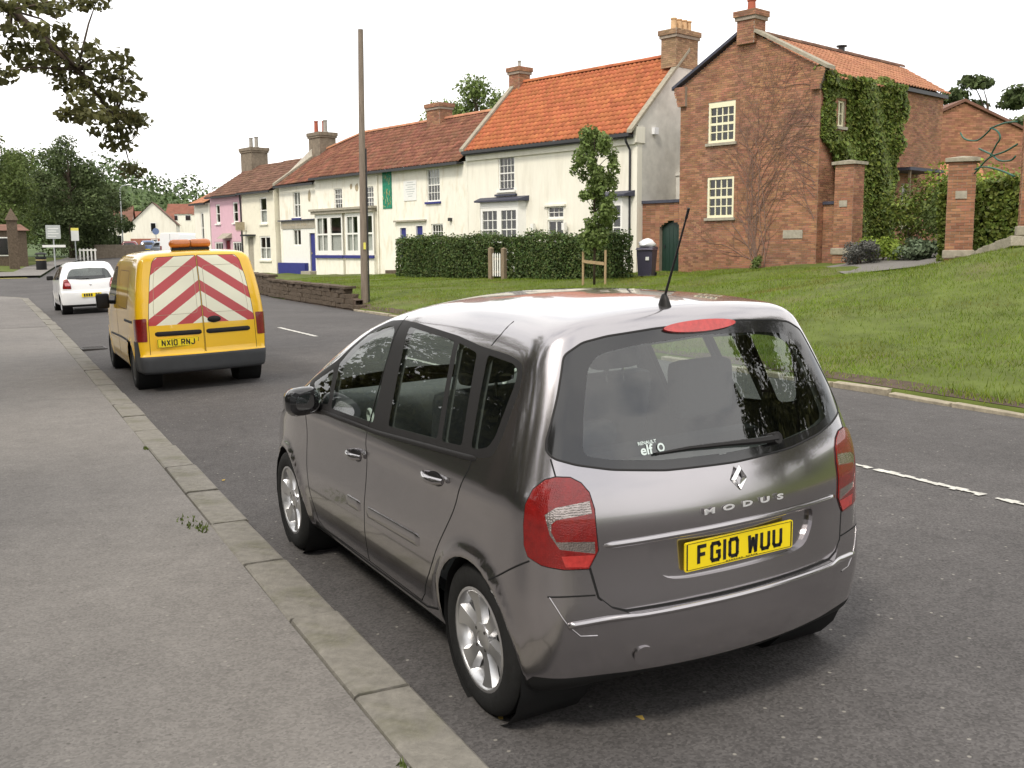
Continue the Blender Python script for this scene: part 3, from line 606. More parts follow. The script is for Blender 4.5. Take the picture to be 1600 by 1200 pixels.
mb = MB(); roof_tiles(mb, (X0+.15,-.32,EV+.02), (X1-.16,-.32,EV+.02), (X0+.15,DP/2,RZ), (X1-.16,DP/2,RZ), gauge=.29); roof_tiles(mb, (X0+.15,DP+.3,EV), (X1-.16,DP+.3,EV), (X0+.15,DP/2,RZ), (X1-.16,DP/2,RZ), seg=3)
tag(mb.build('roof_tiles', M('pantile'), wc, smooth=True), kind='stuff')
mb = MB(); ridge_tiles(mb, (X0+.3,DP/2,RZ+.02), (X1-.6,DP/2,RZ+.02)); tag(mb.build('ridge_tiles', M('pantile'), wc, smooth=True), kind='stuff')
for k, x in enumerate((X0-.03, X1-.2)):
    mb = MB(); mb.add([(x+dx,y_,z+h) for dx in (0,.26) for (y_,z) in ((-.4,EV+.0),(DP/2,RZ+.08)) for h in (.0,.13)], [(0,1,3,2),(4,6,7,5),(0,4,5,1),(2,3,7,6),(1,5,7,3),(0,2,6,4)]); mb.build('coping', M('stone_cap'), wc)
mb = MB(); mb.box(X0+.1, X1-.1, -.42, -.3, EV-.12, EV+.01); mb.box(X0+.05, X1-.1, -.3, -.001, EV-.16, EV-.05); mb.build('gutter', M('gutter_black'), wc)
mb = MB(); mb.box(X0+.05, X1-.05, -.1, -.001, EV-.4, EV-.161); mb.build('eaves_moulding', M('cream_smooth'), wc)
mb = MB(); mb.tube([(X1-.32,-.36,EV-.1),(X1-.32,-.3,EV-.3),(X1-.32,-.06,EV-.6),(X1-.32,-.06,.7)], .045, 8); mb.build('downpipe', M('gutter_black'), wc)
window(wc, F0, *ops[0], 4, 4, sill='white_frame', rec=.05, fw=.07)
mb = MB(); fbox(mb, F0, -10.15, -8.8, 4.05, 4.13, .0, .12); mb.build('sill', M('slate_lead'), wc); mb = MB(); fbox(mb, F0, -9.9,-9.05,4.32,4.37,-.04,.03); mb.build('sill', M('slate_lead'), wc)
window(wc, F0, *ops[1], 3, 2, sash=False, rec=.06); window(wc, F0, -6.95, 2.2, .95, .73, 2, 1, sash=False, rec=.06, name='door_glazing')
mb = MB(); fbox(mb, F0, -6.95, -6.0, .9, 2.2, -.12, -.06); dr = mb.build('door', M('white_frame'), wc); mb = MB(); fbox(mb, F0, -6.85,-6.82,1.75,1.9,-.06,-.02); mb.build('handle', M('gutter_black'), dr)
mb = MB(); fbox(mb, F0, -7.1, -5.85, 3.5, 3.58, .0, .1); mb.build('door_hood', M('cream_smooth'), wc)
for u in (-7.6,-5.75):
    mb = MB(); mb.tube([F0(u,2.55,.02),F0(u,2.8,.12),F0(u,2.85,.2)], .015, 6); mb.box(u-.08,u+.08,-.3,-.14,2.5,2.8); mb.build('wall_lantern', M('white_frame'), wc)
for (u,z,w,h) in bays:                       # shallow splayed bay windows
    n = 2 if w > 2 else 1; mb = MB(); fb = front(-.32)
    wall_sheet(mb, fb, u+.12, u+w-.12, z-.9, z); 
    for (ua, ub) in ((u-.06, u+.12), (u+w+.06, u+w-.12)): mb.add([F0(ua,z-.9,0),F0(ub,z-.9,.32),F0(ub,z+h+.2,.32),F0(ua,z+h+.2,0)], [(0,1,2,3)])
    wall_sheet(mb, fb, u+.12, u+w-.12, z+h-.05, z+h+.2); mb.build('bay', M('white_frame'), wc)
    ww = (w-.24)/n
    for k in range(n): window(wc, fb, u+.12+ww*k, z, ww, h-.05, 3, 4, rec=.03, fw=.14 if n == 2 else .1, bar=.035)
    mb = MB(); mb.add([F0(u-.25,z+h+.2,0),F0(u+w+.25,z+h+.2,0),F0(u+w+.1,z+h+.2,.5),F0(u-.1,z+h+.2,.5),F0(u-.25,z+h+.42,0),F0(u+w+.25,z+h+.42,0),F0(u+w+.1,z+h+.27,.5),F0(u-.1,z+h+.27,.5)], [(0,1,2,3),(4,5,6,7),(0,1,5,4),(1,2,6,5),(2,3,7,6),(3,0,4,7)]); mb.build('bay_roof', M('slate_lead'), wc)
mb = MB(); fbox(mb, SR, .85, 1.1, 6.12, 6.38, 0, .14); mb.build('alarm_box', M('white_plastic'), wc)
chimney(wc, X1-.72, X1+.02, DP/2-.85, DP/2+.55, RZ-.6, 10.25, 'brick_tan', [(X1-.35,DP/2-.55,'pot_clay'),(X1-.35,DP/2-.22,'pot_clay'),(X1-.35,DP/2+.12,'pot_clay'),(X1-.35,DP/2+.4,'pot_clay')], pot_h=.5, pot_r=.13)
chimney(wc, X0-.1, X0+.6, DP/2-.35, DP/2+.35, RZ-.5, 10.1, 'brick', [(X0+.25,DP/2,'pot_grey')], pot_h=.35, pot_r=.09)

# --- the long cream building (old public house) with bay windows and blue doors
RP = R(-78.5); PO = (20.655,42.545,0)
pb = empty('public_house', PO, RP, 'long cream painted building with blue doors, bay windows and a brown tiled roof', 'building')
PX0, PEV, PR, PD = -18.6, 5.72, 8.36, 6.2
F2 = front(0)
po = [(-11.75,3.9,.85,1.15),(-8.6,3.85,.85,1.15),(-3.0,4.0,1.05,1.55),(-2.7,2.2,.95,.75),(-5.4,.75,.62,2.1),(-4.0,1.2,.65,1.72),(-16.9,3.6,.85,1.5)]
ob = [(-13.55,1.5,2.95,2.15),(-10.35,1.5,2.85,2.15)]
sh = [(-16.95,2.0,.95,.95),(-15.0,.5,.65,2.2)]
mb = MB(); wall_sheet(mb, F2, -13.8, .22, 0, PEV, po[:6]+ob); wall_sheet(mb, F2, PX0, -13.8, 0, PEV-.2, [po[6]]+sh, d=-.25); mb.add([F2(-13.8,0,0),F2(-13.8,0,-.25),F2(-13.8,PEV,-.25),F2(-13.8,PEV,0)],[(0,1,2,3)])
wall_sheet(mb, Fr((PX0,0),(0,1),(-1,0)), .25, PD, 0, PEV); wall_sheet(mb, Fr((0,PD),(1,0),(0,1)), PX0, 0, 0, PEV); mb.add([(PX0,.1,PEV-.1),(PX0,PD,PEV),(PX0,PD/2,PR)],[(0,1,2)])
mb.build('wall', M('pub_paint'), pb)
mb = MB(); roof_tiles(mb, (-13.7,-.3,PEV), (.0,-.3,PEV), (-13.7,PD/2,PR), (.0,PD/2,PR), gauge=.3, amp=.02); roof_tiles(mb, (PX0,-.05,PEV-.2), (-13.7,-.05,PEV-.12), (PX0,PD/2,PR-.75), (-13.7,PD/2,PR-.05), gauge=.3, amp=.02); roof_tiles(mb, (PX0,PD+.3,PEV), (0,PD+.3,PEV), (PX0,PD/2,PR-.75), (0,PD/2,PR), seg=3)
tag(mb.build('roof_tiles', M('pantile_old'), pb, smooth=True), kind='stuff')
mb = MB(); ridge_tiles(mb, (-13.7,PD/2,PR+.02), (-.1,PD/2,PR+.02)); ridge_tiles(mb, (PX0,PD/2,PR-.72), (-13.7,PD/2,PR-.02)); tag(mb.build('ridge_tiles', M('pantile_pale'), pb, smooth=True), kind='stuff')
mb = MB(); mb.box(-13.8, -.05, -.42, -.32, PEV-.14, PEV-.02); mb.box(-13.8,-.05,-.3,-.001,PEV-.1,PEV-.03); mb.box(PX0, -13.85, -.15, -.05, PEV-.34, PEV-.22); mb.build('gutter', M('gutter_black'), pb)
mb = MB(); mb.add([(PX0-.12+dx,y_,z+h) for dx in (0,.26) for (y_,z) in ((-.1,PEV-.2),(PD/2,PR-.72)) for h in (.02,.16)], [(0,1,3,2),(4,6,7,5),(0,4,5,1),(2,3,7,6),(1,5,7,3),(0,2,6,4)]); mb.build('coping', M('stone_cap'), pb)
window(pb, F2, *po[0], 3, 4, rec=.06, sill='white_frame'); window(pb, F2, *po[1], 3, 4, rec=.06, sill='white_frame'); window(pb, F2, *po[2], 4, 4, rec=.06, sill='blue_paint', curtain=[(0,1,.5,1)]); window(pb, F2, *po[3], 4, 2, rec=.06, sash=False)
window(pb, Fr((0,.25),(1,0),(0,-1)), *po[6], 2, 2, rec=.08, sill='blue_paint', curtain=[(0,.5,0,1)])
for k, (u,z,w,h) in enumerate((po[4], po[5])):
    mb = MB(); fbox(mb, F2, u+.05, u+w-.05, z, z+h-.04, -.12, -.07); 
    for q in (.2,.6): fbox(mb, F2, u+.14, u+w-.14, z+h*q, z+h*(q+.26), -.07, -.058)
    d = mb.build('door', M('blue_paint'), pb); mb = MB(); fbox(mb, F2, u+.1,u+.14,z+.95,z+1.08,-.06,-.03); mb.build('handle', M('gold_leaf'), d)
    mb = MB(); fbox(mb, F2, u,u+.05,z,z+h,-.12,.015); fbox(mb, F2, u+w-.05,u+w,z,z+h,-.12,.015); fbox(mb, F2, u+.05,u+w-.05,z+h-.04,z+h,-.12,.015); mb.build('door_frame', M('white_frame'), pb)
for (u,z,w,h) in ob:
    ww = w/2; fb = front(-.22); mb = MB(); wall_sheet(mb, fb, u, u+w, .1, z); wall_sheet(mb, fb, u, u+w, z+h, z+h+.2)
    for ua in (u, u+w): mb.add([F2(ua,.1,0),F2(ua,.1,.22),F2(ua,z+h+.2,.22),F2(ua,z+h+.2,0)],[(0,1,2,3)])
    mb.build('bay', M('pub_paint'), pb)
    for k in range(2): window(pb, fb, u+ww*k, z, ww, h, 1 if k else 2, 2, rec=.05, fw=.17, bar=.03, sw=.09, curtain=[(0,1,0,.5)]+([(0,.5,.5,1)] if not k else []))
    mb = MB(); fbox(mb, fb, u-.05, u+w+.05, z-.2, z-.04, 0, .1); mb.build('sill', M('blue_paint'), pb)
mb = MB(); fbox(mb, F2, -13.9, -7.35, 3.86, 3.98, 0, .42); fbox(mb, F2, -13.8, -7.45, 3.7, 3.86, 0, .34); mb.build('cornice', M('stone_sill'), pb)
mb = MB(); fbox(mb, F2, -5.75, -3.05, 3.1, 3.18, 0, .16); mb.build('door_hood', M('stone_sill'), pb)
s1 = board_sign(pb, F2, -6.85, 3.8, .82, 1.86, 'sign_green'); mb = MB(); rr = random.Random(2)
for k in range(26): a, c = rr.uniform(-6.78,-6.15), 3.86+1.7*rr.random()**1.4; mb.tube([F2(a,c,.034),F2(a+rr.uniform(-.1,.1),c+rr.uniform(.05,.25),.034)], .012, 4)
tag(mb.build('painted_motif', M('gold_leaf'), s1), kind='stuff')
s2 = board_sign(pb, F2, -4.95, 4.12, 1.1, .95, 'sign_white')
mb = MB()
for k, (a, c) in enumerate(((.2,.75),(.1,.95),(.25,.7),(.08,.9),(.15,.85),(.2,.7),(.3,.65))): fbox(mb, F2, -4.85+a, -4.85+c, 4.98-.11*k, 5.01-.11*k, .03, .033)
tag(mb.build('lettering', M('sign_grey'), s2), kind='stuff')
f3 = Fr((0,.25),(1,0),(0,-1))
sb_ = board_sign(pb, f3, -18.3, 2.98, 4.3, .45, 'stone_sill', t=.1, name='fascia'); mb = MB(); rr = random.Random(5); uu = -18.05
for wn in (5, 7, 4, 6):
    for k in range(wn): fbox(mb, f3, uu, uu+rr.uniform(.03,.07), 3.14, 3.14+rr.uniform(.1,.17), .1, .103); uu += .11
    uu += .16
tag(mb.build('faded_lettering', M('bare_render'), sb_), kind='stuff')
mb = MB(); fbox(mb, f3, -18.5, -13.9, 3.43, 3.5, 0, .22); mb.build('cornice', M('slate_lead'), pb)
mb = MB(); wall_sheet(mb, f3, -18.2, -14.15, .3, 2.98, sh, d=.05); mb.build('shopfront', M('white_frame'), pb)
window(pb, f3, *sh[0], 2, 1, rec=.0, sash=False, curtain=[(.1,.4,0,1)]); mb = MB(); fbox(mb, f3, -14.98,-14.37,.5,2.68,-.1,-.04); d = mb.build('door', M('blue_paint'), pb); mb = MB(); fbox(mb, f3, -14.92,-14.88,1.5,1.62,-.04,-.01); mb.build('handle', M('gold_leaf'), d)
mb = MB(); fbox(mb, f3, -18.5, -15.2, .1, 1.0, .06, .3); mb.build('plinth', M('blue_paint'), pb); mb = MB(); fbox(mb, f3, -14.95,-13.85,.2,.55,.06,.7); mb.build('doorstep', M('stone_sill'), pb); mb = MB(); fbox(mb, F2, -5.9,-3.1,.3,.72,0,.6); fbox(mb, F2, -5.9,-3.1,.3,.55,.6,.95); mb.build('doorstep', M('wall_stone'), pb)
for (u,z,w,h,dd) in ((-10.1,4.9,.3,.35,.0),(-9.6,4.75,.45,.5,.0),(-9.0,4.85,.28,.4,0),(-15.1,4.4,.35,.75,-.25)):      # patches of bare render
    mb = MB(); rr = random.Random(int(u*10)); mb.prism([(u+w/2+w/2*math.cos(t)*rr.uniform(.6,1.1), z+h/2+h/2*math.sin(t)*rr.uniform(.6,1.1)) for t in np.linspace(0,6.0,11)], lambda a, c, e: F2(a, c, e+dd), .002, .008); mb.build('render_patch', M('bare_render'), pb)
mb = MB(); mb.tube([F2(-7.3,PEV-.2,.06),F2(-7.3,3.95,.06),F2(-7.3,3.6,.06),F2(-7.3,.5,.06)], .04, 6); mb.build('downpipe', M('pub_paint'), pb)
mb = MB(); fbox(mb, F2, -1.15,-1.0,3.05,3.2,0,.15); mb.build('floodlight', M('gutter_black'), pb)
chimney(pb, -6.7, -5.55, PD/2-.4, PD/2+.4, PR-.3, 9.15, 'brick', cap=True)
chimney(pb, PX0-.35, PX0+1.0, PD/2-.55, PD/2+.55, 7.2, 8.75, 'chimney_stone', [(PX0,PD/2-.2,'pot_red'),(PX0+.25,PD/2+.2,'pot_red'),(PX0+.75,PD/2,'pot_grey')], pot_h=.75, pot_r=.14)

# --- cream cottage and pink cottage under one brown roof, white end cottage
def terrace(name, label, u0, u1, ev, rd, wm, wins, roofm='tile_brown', dep=6.2, endgable=False):
    e = empty(name, PO, RP, label, 'house'); mb = MB(); wall_sheet(mb, F2, u0, u1, 0, ev, [w[:4] for w in wins]); wall_sheet(mb, Fr((u0,0),(0,1),(-1,0)), 0, dep, 0, ev); wall_sheet(mb, Fr((u1,0),(0,1),(1,0)), 0, dep, 0, ev); wall_sheet(mb, Fr((0,dep),(1,0),(0,1)), u0, u1, 0, ev)
    for u in (u0, u1): mb.add([(u,0,ev),(u,dep,ev),(u,dep/2,rd)],[(0,1,2)])
    mb.build('wall', M(wm), e); mb = MB(); roof_tiles(mb, (u0,-.3,ev), (u1,-.3,ev), (u0,dep/2,rd), (u1,dep/2,rd), amp=.012, seg=3); roof_tiles(mb, (u0,dep+.3,ev), (u1,dep+.3,ev), (u0,dep/2,rd), (u1,dep/2,rd), amp=.012, seg=2, tw=.5)
    tag(mb.build('roof_tiles', M(roofm), e, smooth=True), kind='stuff'); mb = MB(); mb.box(u0, u1, -.4, -.3, ev-.13, ev-.02); mb.build('gutter', M('gutter_black'), e)
    for w in wins:
        if len(w) > 4: window(e, F2, *w[:4], w[4], w[5], rec=.05, sill=w[6], fw=.09, bar=.04, curtain=[(0,1,0,.5)] if w[6] != 'white_frame' else None)
    return e
cc = terrace('cream_cottage', 'narrow cream cottage beside the pink one, under a dark brown roof', -23.2, -18.75, 5.3, 7.45, 'cream_render', [(-20.7,3.35,.95,1.6,1,2,'cream_smooth'),(-20.9,1.15,1.45,1.45,2,2,'cream_smooth'),(-22.5,.45,.75,2.1)])
mb = MB(); fbox(mb, F2, -22.45,-21.8,.45,2.5,-.12,-.06); mb.build('door', M('stone_sill'), cc); mb = MB(); fbox(mb, F2, -22.75,-21.4,2.62,2.72,0,.4); mb.build('door_hood', M('gutter_black'), cc)
mb = MB(); mb.tube([F2(-22.6,2.95,.0),F2(-22.6,2.95,.7)], .03, 6); fbox(mb, F2, -22.64,-22.56,3.0,3.5,.15,.75); mb.build('hanging_sign', M('bare_render'), cc)
pc = terrace('pink_cottage', 'pink rendered cottage with white windows near the end of the row', -27.95, -23.2, 5.25, 7.4, 'pink_render', [(-27.1,3.5,.65,1.25,1,2,'white_frame'),(-24.5,3.5,.75,1.3,1,2,'white_frame'),(-27.5,1.0,1.3,1.3,3,2,'white_frame'),(-24.75,1.0,1.3,1.3,3,2,'white_frame'),(-25.8,.4,.7,2.0)])
mb = MB(); fbox(mb, F2, -25.75,-25.15,.4,2.36,-.12,-.06); mb.build('door', M('red_door'), pc); mb = MB(); mb.add([F2(-26.2,2.55,0),F2(-24.8,2.55,0),F2(-24.9,2.5,.5),F2(-26.1,2.5,.5),F2(-26.2,2.85,0),F2(-24.8,2.85,0)], [(0,1,2,3),(4,5,2,3),(0,3,4),(1,2,5)]); mb.build('door_hood', M('stone_sill'), pc)
mb = MB(); mb.tube([F2(-23.25,5.2,.1),F2(-23.25,4.6,.06),F2(-23.2,.4,.06)], .05, 6); mb.build('downpipe', M('gutter_black'), pc)
chimney(pc, -28.3, -26.7, 2.5, 3.7, 6.9, 8.55, 'chimney_stone', [(-27.9,3.1,'pot_grey'),(-27.1,3.1,'pot_grey')], pot_h=.75, pot_r=.15)
terrace('end_cottage', 'small white cottage at the far end of the row, orange roof', -30.6, -28.1, 4.9, 6.3, 'cream_smooth', [(-29.6,2.2,.5,2.1,1,2,'white_frame')], 'pantile_pale', dep=5.)
# ------------------------------------------------------------------ car bodies: implicit surfaces
def smooth_tab(xs, ys, sig, n=600):
    g = np.linspace(xs[0]-3*sig, xs[-1]+3*sig, n); v = np.interp(g, xs, ys)
    lo = (ys[1]-ys[0])/(xs[1]-xs[0]); hi = (ys[-1]-ys[-2])/(xs[-1]-xs[-2])
    v = np.where(g < xs[0], ys[0]+(g-xs[0])*lo, np.where(g > xs[-1], ys[-1]+(g-xs[-1])*hi, v))
    st = g[1]-g[0]; m = int(3*sig/st)+1; k = np.exp(-.5*(np.arange(-m,m+1)*st/sig)**2); k /= k.sum()
    vp = np.r_[v[0]+(np.arange(-m,0))*st*lo, v, v[-1]+np.arange(1,m+1)*st*hi]; v = np.convolve(vp, k, 'valid')
    return lambda q: np.interp(q, g, v)
def smax(a, b, k): h = np.maximum(k-np.abs(a-b), 0)/k; return np.maximum(a, b)+h*h*k*.25
def sst(t): t = np.clip(t, 0, 1); return t*t*(3-2*t)
def make_F(wz, rear, top, frontp, zb=.2, rear_c=.27, front_c=.32, crown=.1, kr=.12, kf=.22, kt=.12, ktr=.06, taper_r=(-.1,.15), taper_f=(2.3,.18), arches=(), extra=None, frontx=2):
    WZ = smooth_tab(*wz); RR = smooth_tab(*rear); TT = smooth_tab(*top); FF = smooth_tab(*frontp)
    def F(P):
        x, y, z = np.abs(P[:,0]), P[:,1], P[:,2]
        w = WZ(z)-taper_r[1]*np.maximum(0, taper_r[0]-y)**2-taper_f[1]*np.maximum(0, y-taper_f[0])**2
        for (ay, az, r) in arches:
            d = np.hypot(y-ay, z-az); w = w+.016*np.exp(-((d-r-.015)/.035)**2)*sst((z-.1)/.2)
        a = x-w
        yr = RR(z)+rear_c*x*x
        if extra: yr = yr+extra(x, z)
        b = yr-y
        c = y-(FF(z)-front_c*x**frontx)
        t = z-(TT(y)-crown*x*x)
        f = smax(a, b, kr); f = smax(f, c, kf); f = smax(smax(f, t, ktr), smax(a, t, kt), .02)
        return smax(f, zb(y)-z if callable(zb) else zb-z, .05)
    return F
def gradF(F, P, e=.002):
    g = np.stack([F(P+np.eye(3)[i]*e)-F(P-np.eye(3)[i]*e) for i in range(3)], -1); return g/np.maximum(np.linalg.norm(g, axis=1, keepdims=True), 1e-9)
def root(F, A, B, it=34):          # A inside, B outside
    lo, hi = np.zeros(len(A)), np.ones(len(A))
    for _ in range(it):
        m = (lo+hi)/2; ins = F(A+(B-A)*m[:,None]) < 0; lo = np.where(ins, m, lo); hi = np.where(ins, hi, m)
    return A+(B-A)*((lo+hi)/2)[:,None]
MPV_ARCH = [(0,.305,.335),(2.575,.305,.335)]
def mpv_extra(x, z):
    zb = .527+.06*np.minimum(1, x/.6)**4
    return -.045*sst((zb-z)/.026+.5)*sst((.95-x)/.2)
MPV_F = make_F(([.12,.2,.3,.45,.6,.75,.84,.9,.95,1.02,1.1,1.25,1.4,1.5,1.62],[.75,.785,.818,.845,.85,.838,.835,.842,.835,.812,.785,.732,.675,.628,.56],.02),
    ([.15,.22,.3,.42,.52,.62,.72,.85,.98,1.05,1.2,1.35,1.5,1.6],[-.53,-.57,-.60,-.62,-.622,-.612,-.605,-.605,-.58,-.555,-.505,-.445,-.375,-.32],.03),
    ([-.5,-.33,0,.5,1.0,1.3,1.6,1.9,2.2,2.5,2.7,2.95,3.2,3.4],[1.562,1.588,1.616,1.622,1.604,1.555,1.48,1.355,1.205,1.06,.985,.93,.83,.68],.09),
    ([.1,.3,.5,.65,.8,1.0],[3.30,3.36,3.365,3.33,3.22,2.9],.06), zb=lambda y: .195+.06*sst((-.3-y)/.25)+.03*sst((y-2.9)/.3), arches=MPV_ARCH, crown=.155)
# ------------------------------------------------------------------ car mesh machinery
def lattice_body(F, lo, hi, ilo, ihi, step, dense=None):
    lo, hi, ilo, ihi = map(np.array, (lo, hi, ilo, ihi)); n = np.maximum(2, np.round((hi-lo)/step).astype(int)); n[0] += n[0] % 2; idx = {}; Q = []; Fc = []
    ax_ = [np.linspace(lo[i], hi[i], n[i]+1) for i in range(3)]
    for (a, d0, d1, ds) in (dense or ()):
        ax_[a] = np.array(sorted([q for q in ax_[a] if q < d0-ds*.6 or q > d1+ds*.6]+list(np.arange(d0, d1+1e-6, ds)))); n[a] = len(ax_[a])-1
    def vid(i, j, k):
        t = (i, j, k)
        if t not in idx: idx[t] = len(Q); Q.append(t)
        return idx[t]
    for ax in range(3):
        a, b = [q for q in range(3) if q != ax]
        for s in (0, n[ax]):
            for i in range(n[a]):
                for j in range(n[b]):
                    c = []
                    for (di, dj) in ((0,0),(1,0),(1,1),(0,1)):
                        t = [0,0,0]; t[ax] = int(s); t[a] = i+di; t[b] = j+dj; c.append(vid(*t))
                    flip = (s == 0) ^ (ax == 1); Fc.append(c[::-1] if flip else c)
    Q = np.array(Q); B = np.stack([ax_[i][Q[:,i]] for i in range(3)], -1); C = np.clip(B, ilo, ihi)
    return root(F, C, C+(B-C)*1.25), Fc
class Car:
    def __init__(s, F, lo, hi, ilo, ihi, step, dense=None):
        V, Fc = lattice_body(F, lo, hi, ilo, ihi, step, dense); s.F = F; s.bm = bmesh.new(); vs = [s.bm.verts.new(v) for v in V]
        for f in Fc: s.bm.faces.new([vs[i] for i in f])
        s.bm.normal_update(); s.lay = s.bm.faces.layers.int.new('reg'); s.org = s.bm.faces.layers.int.new('org'); s.names = ['body']
        s.bm.faces.ensure_lookup_table(); s.grp = {}
        for i, f in enumerate(s.bm.faces): f[s.org] = i; s.grp[i] = [f]
        s.Q = V[np.array(Fc)]; s.QN = np.array([tuple(f.normal) for f in s.bm.faces]); s.QC = s.Q.mean(1)
    def proj(s, kind):
        if kind == 'L': return Vector((0,1,0)), Vector((0,0,1)), Vector((-1,0,0))
        if kind == 'R': return Vector((0,1,0)), Vector((0,0,1)), Vector((1,0,0))
        if kind == 'B': return Vector((1,0,0)), Vector((0,0,1)), Vector((0,-1,0))
        if kind == 'F': return Vector((1,0,0)), Vector((0,0,1)), Vector((0,1,0))
        if kind == 'T': return Vector((1,0,0)), Vector((0,1,0)), Vector((0,0,1))
        w = Vector(kind).normalized(); return Vector((0,0,1)).cross(w).normalized(), Vector((0,0,1)), w
    def cut(s, name, poly, kind, only=None, lim=None, nmin=.12):
        u, v, w = s.proj(kind); P = np.array(poly, float); bb = (P[:,0].min(), P[:,0].max(), P[:,1].min(), P[:,1].max())
        if name not in s.names: s.names.append(name)
        rid = s.names.index(name); ok = None if only is None else {s.names.index(o) for o in only if o in s.names}
        def b2(f):
            a = [q.co.dot(u) for q in f.verts]; c = [q.co.dot(v) for q in f.verts]; return min(a), max(a), min(c), max(c)
        cand = set(); un, vn, wn = (np.array(tuple(q)) for q in (u, v, w)); A, C_ = s.Q@un, s.Q@vn
        ids = np.nonzero((s.QN@wn >= nmin) & (A.min(1) <= bb[1]) & (A.max(1) >= bb[0]) & (C_.min(1) <= bb[3]) & (C_.max(1) >= bb[2]))[0]
        for i in ids:
            if lim and not lim(Vector(s.QC[i])): continue
            for f in s.grp[int(i)]:
                if f.is_valid and (ok is None or f[s.lay] in ok): cand.add(f)
        bbs = {f: b2(f) for f in cand}
        for i in range(len(P)):
            a, b = P[i], P[(i+1) % len(P)]; d = b-a
            if np.hypot(*d) < 1e-6: continue
            nn = (u*(-d[1])+v*d[0]).normalized(); co = u*a[0]+v*a[1]; x0, x1 = min(a[0],b[0]), max(a[0],b[0]); y0, y1 = min(a[1],b[1]), max(a[1],b[1]); hit = []
            for f in cand:
                q = bbs[f]
                if q[0] > x1+1e-5 or q[1] < x0-1e-5 or q[2] > y1+1e-5 or q[3] < y0-1e-5: continue
                ds = [(t.co-co).dot(nn) for t in f.verts]
                if min(ds) < -1e-5 and max(ds) > 1e-5: hit.append(f)
            if not hit: continue
            done = {}
            for f in hit:
                for e in list(f.edges):
                    if e in done: continue
                    va, vb = e.verts; da, db = (va.co-co).dot(nn), (vb.co-co).dot(nn)
                    if abs(da) > 1e-5 and abs(db) > 1e-5 and (da < 0) != (db < 0):
                        ne, nv = bmesh.utils.edge_split(e, va, da/(da-db)); done[e] = done[ne] = 1
            for f in hit:
                on = [t for t in f.verts if abs((t.co-co).dot(nn)) <= 1.5e-5]
                if len(on) != 2 or any(set(e.verts) == set(on) for e in f.edges): continue
                nf, _ = bmesh.utils.face_split(f, on[0], on[1])
                if nf is None: continue
                nf[s.lay] = f[s.lay]; nf[s.org] = f[s.org]; s.grp[f[s.org]].append(nf); cand.add(nf); bbs[nf] = b2(nf); bbs[f] = b2(f)
        cand = [f for f in cand if f.is_valid]
        if cand:
            C = np.array([[f.calc_center_median().dot(u), f.calc_center_median().dot(v)] for f in cand]); ins = in_poly(C[:,0], C[:,1], P)
            for f, k in zip(cand, ins):
                if k: f[s.lay] = rid
    def sides(s, name, poly, **k):
        for side in 'LR': s.cut(name+'@'+side, poly, side, lim=lambda c, sd=side: (c.x < -.3) == (sd == 'L') and abs(c.x) > .3, **k)
    def emit(s, name, m, parent, as_name=None, off=0., depth=None, filt=None, push=None):
        names = [n for n in s.names if n == name]
        if not names: return None
        rid = s.names.index(name); fs = [f for f in s.bm.faces if f[s.lay] == rid and (filt is None or filt(f))]
        if not fs: return None
        vm = {}; V = []; Fc = []
        for f in fs:
            c = []
            for v in f.verts:
                if v not in vm: vm[v] = len(V); V.append(v.co)
                c.append(vm[v])
            Fc.append(c)
        V = np.array([tuple(v) for v in V]); Nn = gradF(s.F, V); nbase = len(V)
        if off: V = V+Nn*off
        if push is not None: depth = push(V)
        if depth is not None: V0 = V.copy(); V = V+np.array(depth)
        if off or depth is not None:      # rim walls
            cnt = {}
            for f in fs:
                for e in f.edges: cnt[e] = cnt.get(e, 0)+1
            src = (V0 if depth is not None else V-Nn*(off+.004))
            bd = [e for e, k in cnt.items() if k == 1]; VV = list(V); NV = list(Nn); cen = V.mean(0)
            for e in bd:
                a, b = vm[e.verts[0]], vm[e.verts[1]]; q = [V[a], V[b], src[b], src[a]]; nn = np.cross(q[1]-q[0], q[3]-q[0]); nn = nn/max(np.linalg.norm(nn), 1e-9)
                if np.abs(q[0]-q[3]).sum()+np.abs(q[1]-q[2]).sum() < 2e-3: continue
                fl = (nn@((q[0]+q[1])/2-cen) < 0) == (depth is None or push is not None)
                if fl: nn = -nn
                k0 = len(VV); VV += q; NV += [nn]*4; Fc.append([k0+3, k0+2, k0+1, k0] if fl else [k0, k0+1, k0+2, k0+3])
            V = np.array(VV); Nn = np.array(NV)
        me = bpy.data.meshes.new(as_name or name.split('@')[0]); me.from_pydata(V.tolist(), [], Fc); me.update(); me.materials.append(m)
        me.polygons.foreach_set('use_smooth', [True]*len(me.polygons)); me.normals_split_custom_set_from_vertices(Nn.tolist())
        return link(as_name or name.split('@')[0], me, parent)
    def onsurf(s, pts, kind, far=2.2, dens=None):
        u, v, w = s.proj(kind); A = np.array([tuple(u*a+v*b-w*0.0) for a, b in pts]); W_ = np.array(tuple(w))
        # keep the inner start inside the body
        base = A.copy(); 
        if kind in ('L','R'): base[:,0] = 0
        elif kind == 'B': base[:,1] = .6
        elif kind == 'T': base[:,2] = .6
        else: base = A+np.array([0,.0,0])
        P = root(s.F, base, base+W_*far); return P, gradF(s.F, P)
    def strip(s, pts, kind, w, h, name, m, parent, closed=False, off=0., res=.02, prof=None):
        pts = [np.array(q, float) for q in pts]
        if closed: pts.append(pts[0])
        S = []
        for a, b in zip(pts, pts[1:]):
            k = max(1, int(np.hypot(*(b-a))/res)); S += [a+(b-a)*i/k for i in range(k)]
        if not closed: S.append(pts[-1])
        P, Nn = s.onsurf(S, kind); return s.strip3(P, Nn, w, h, name, m, parent, closed, off)
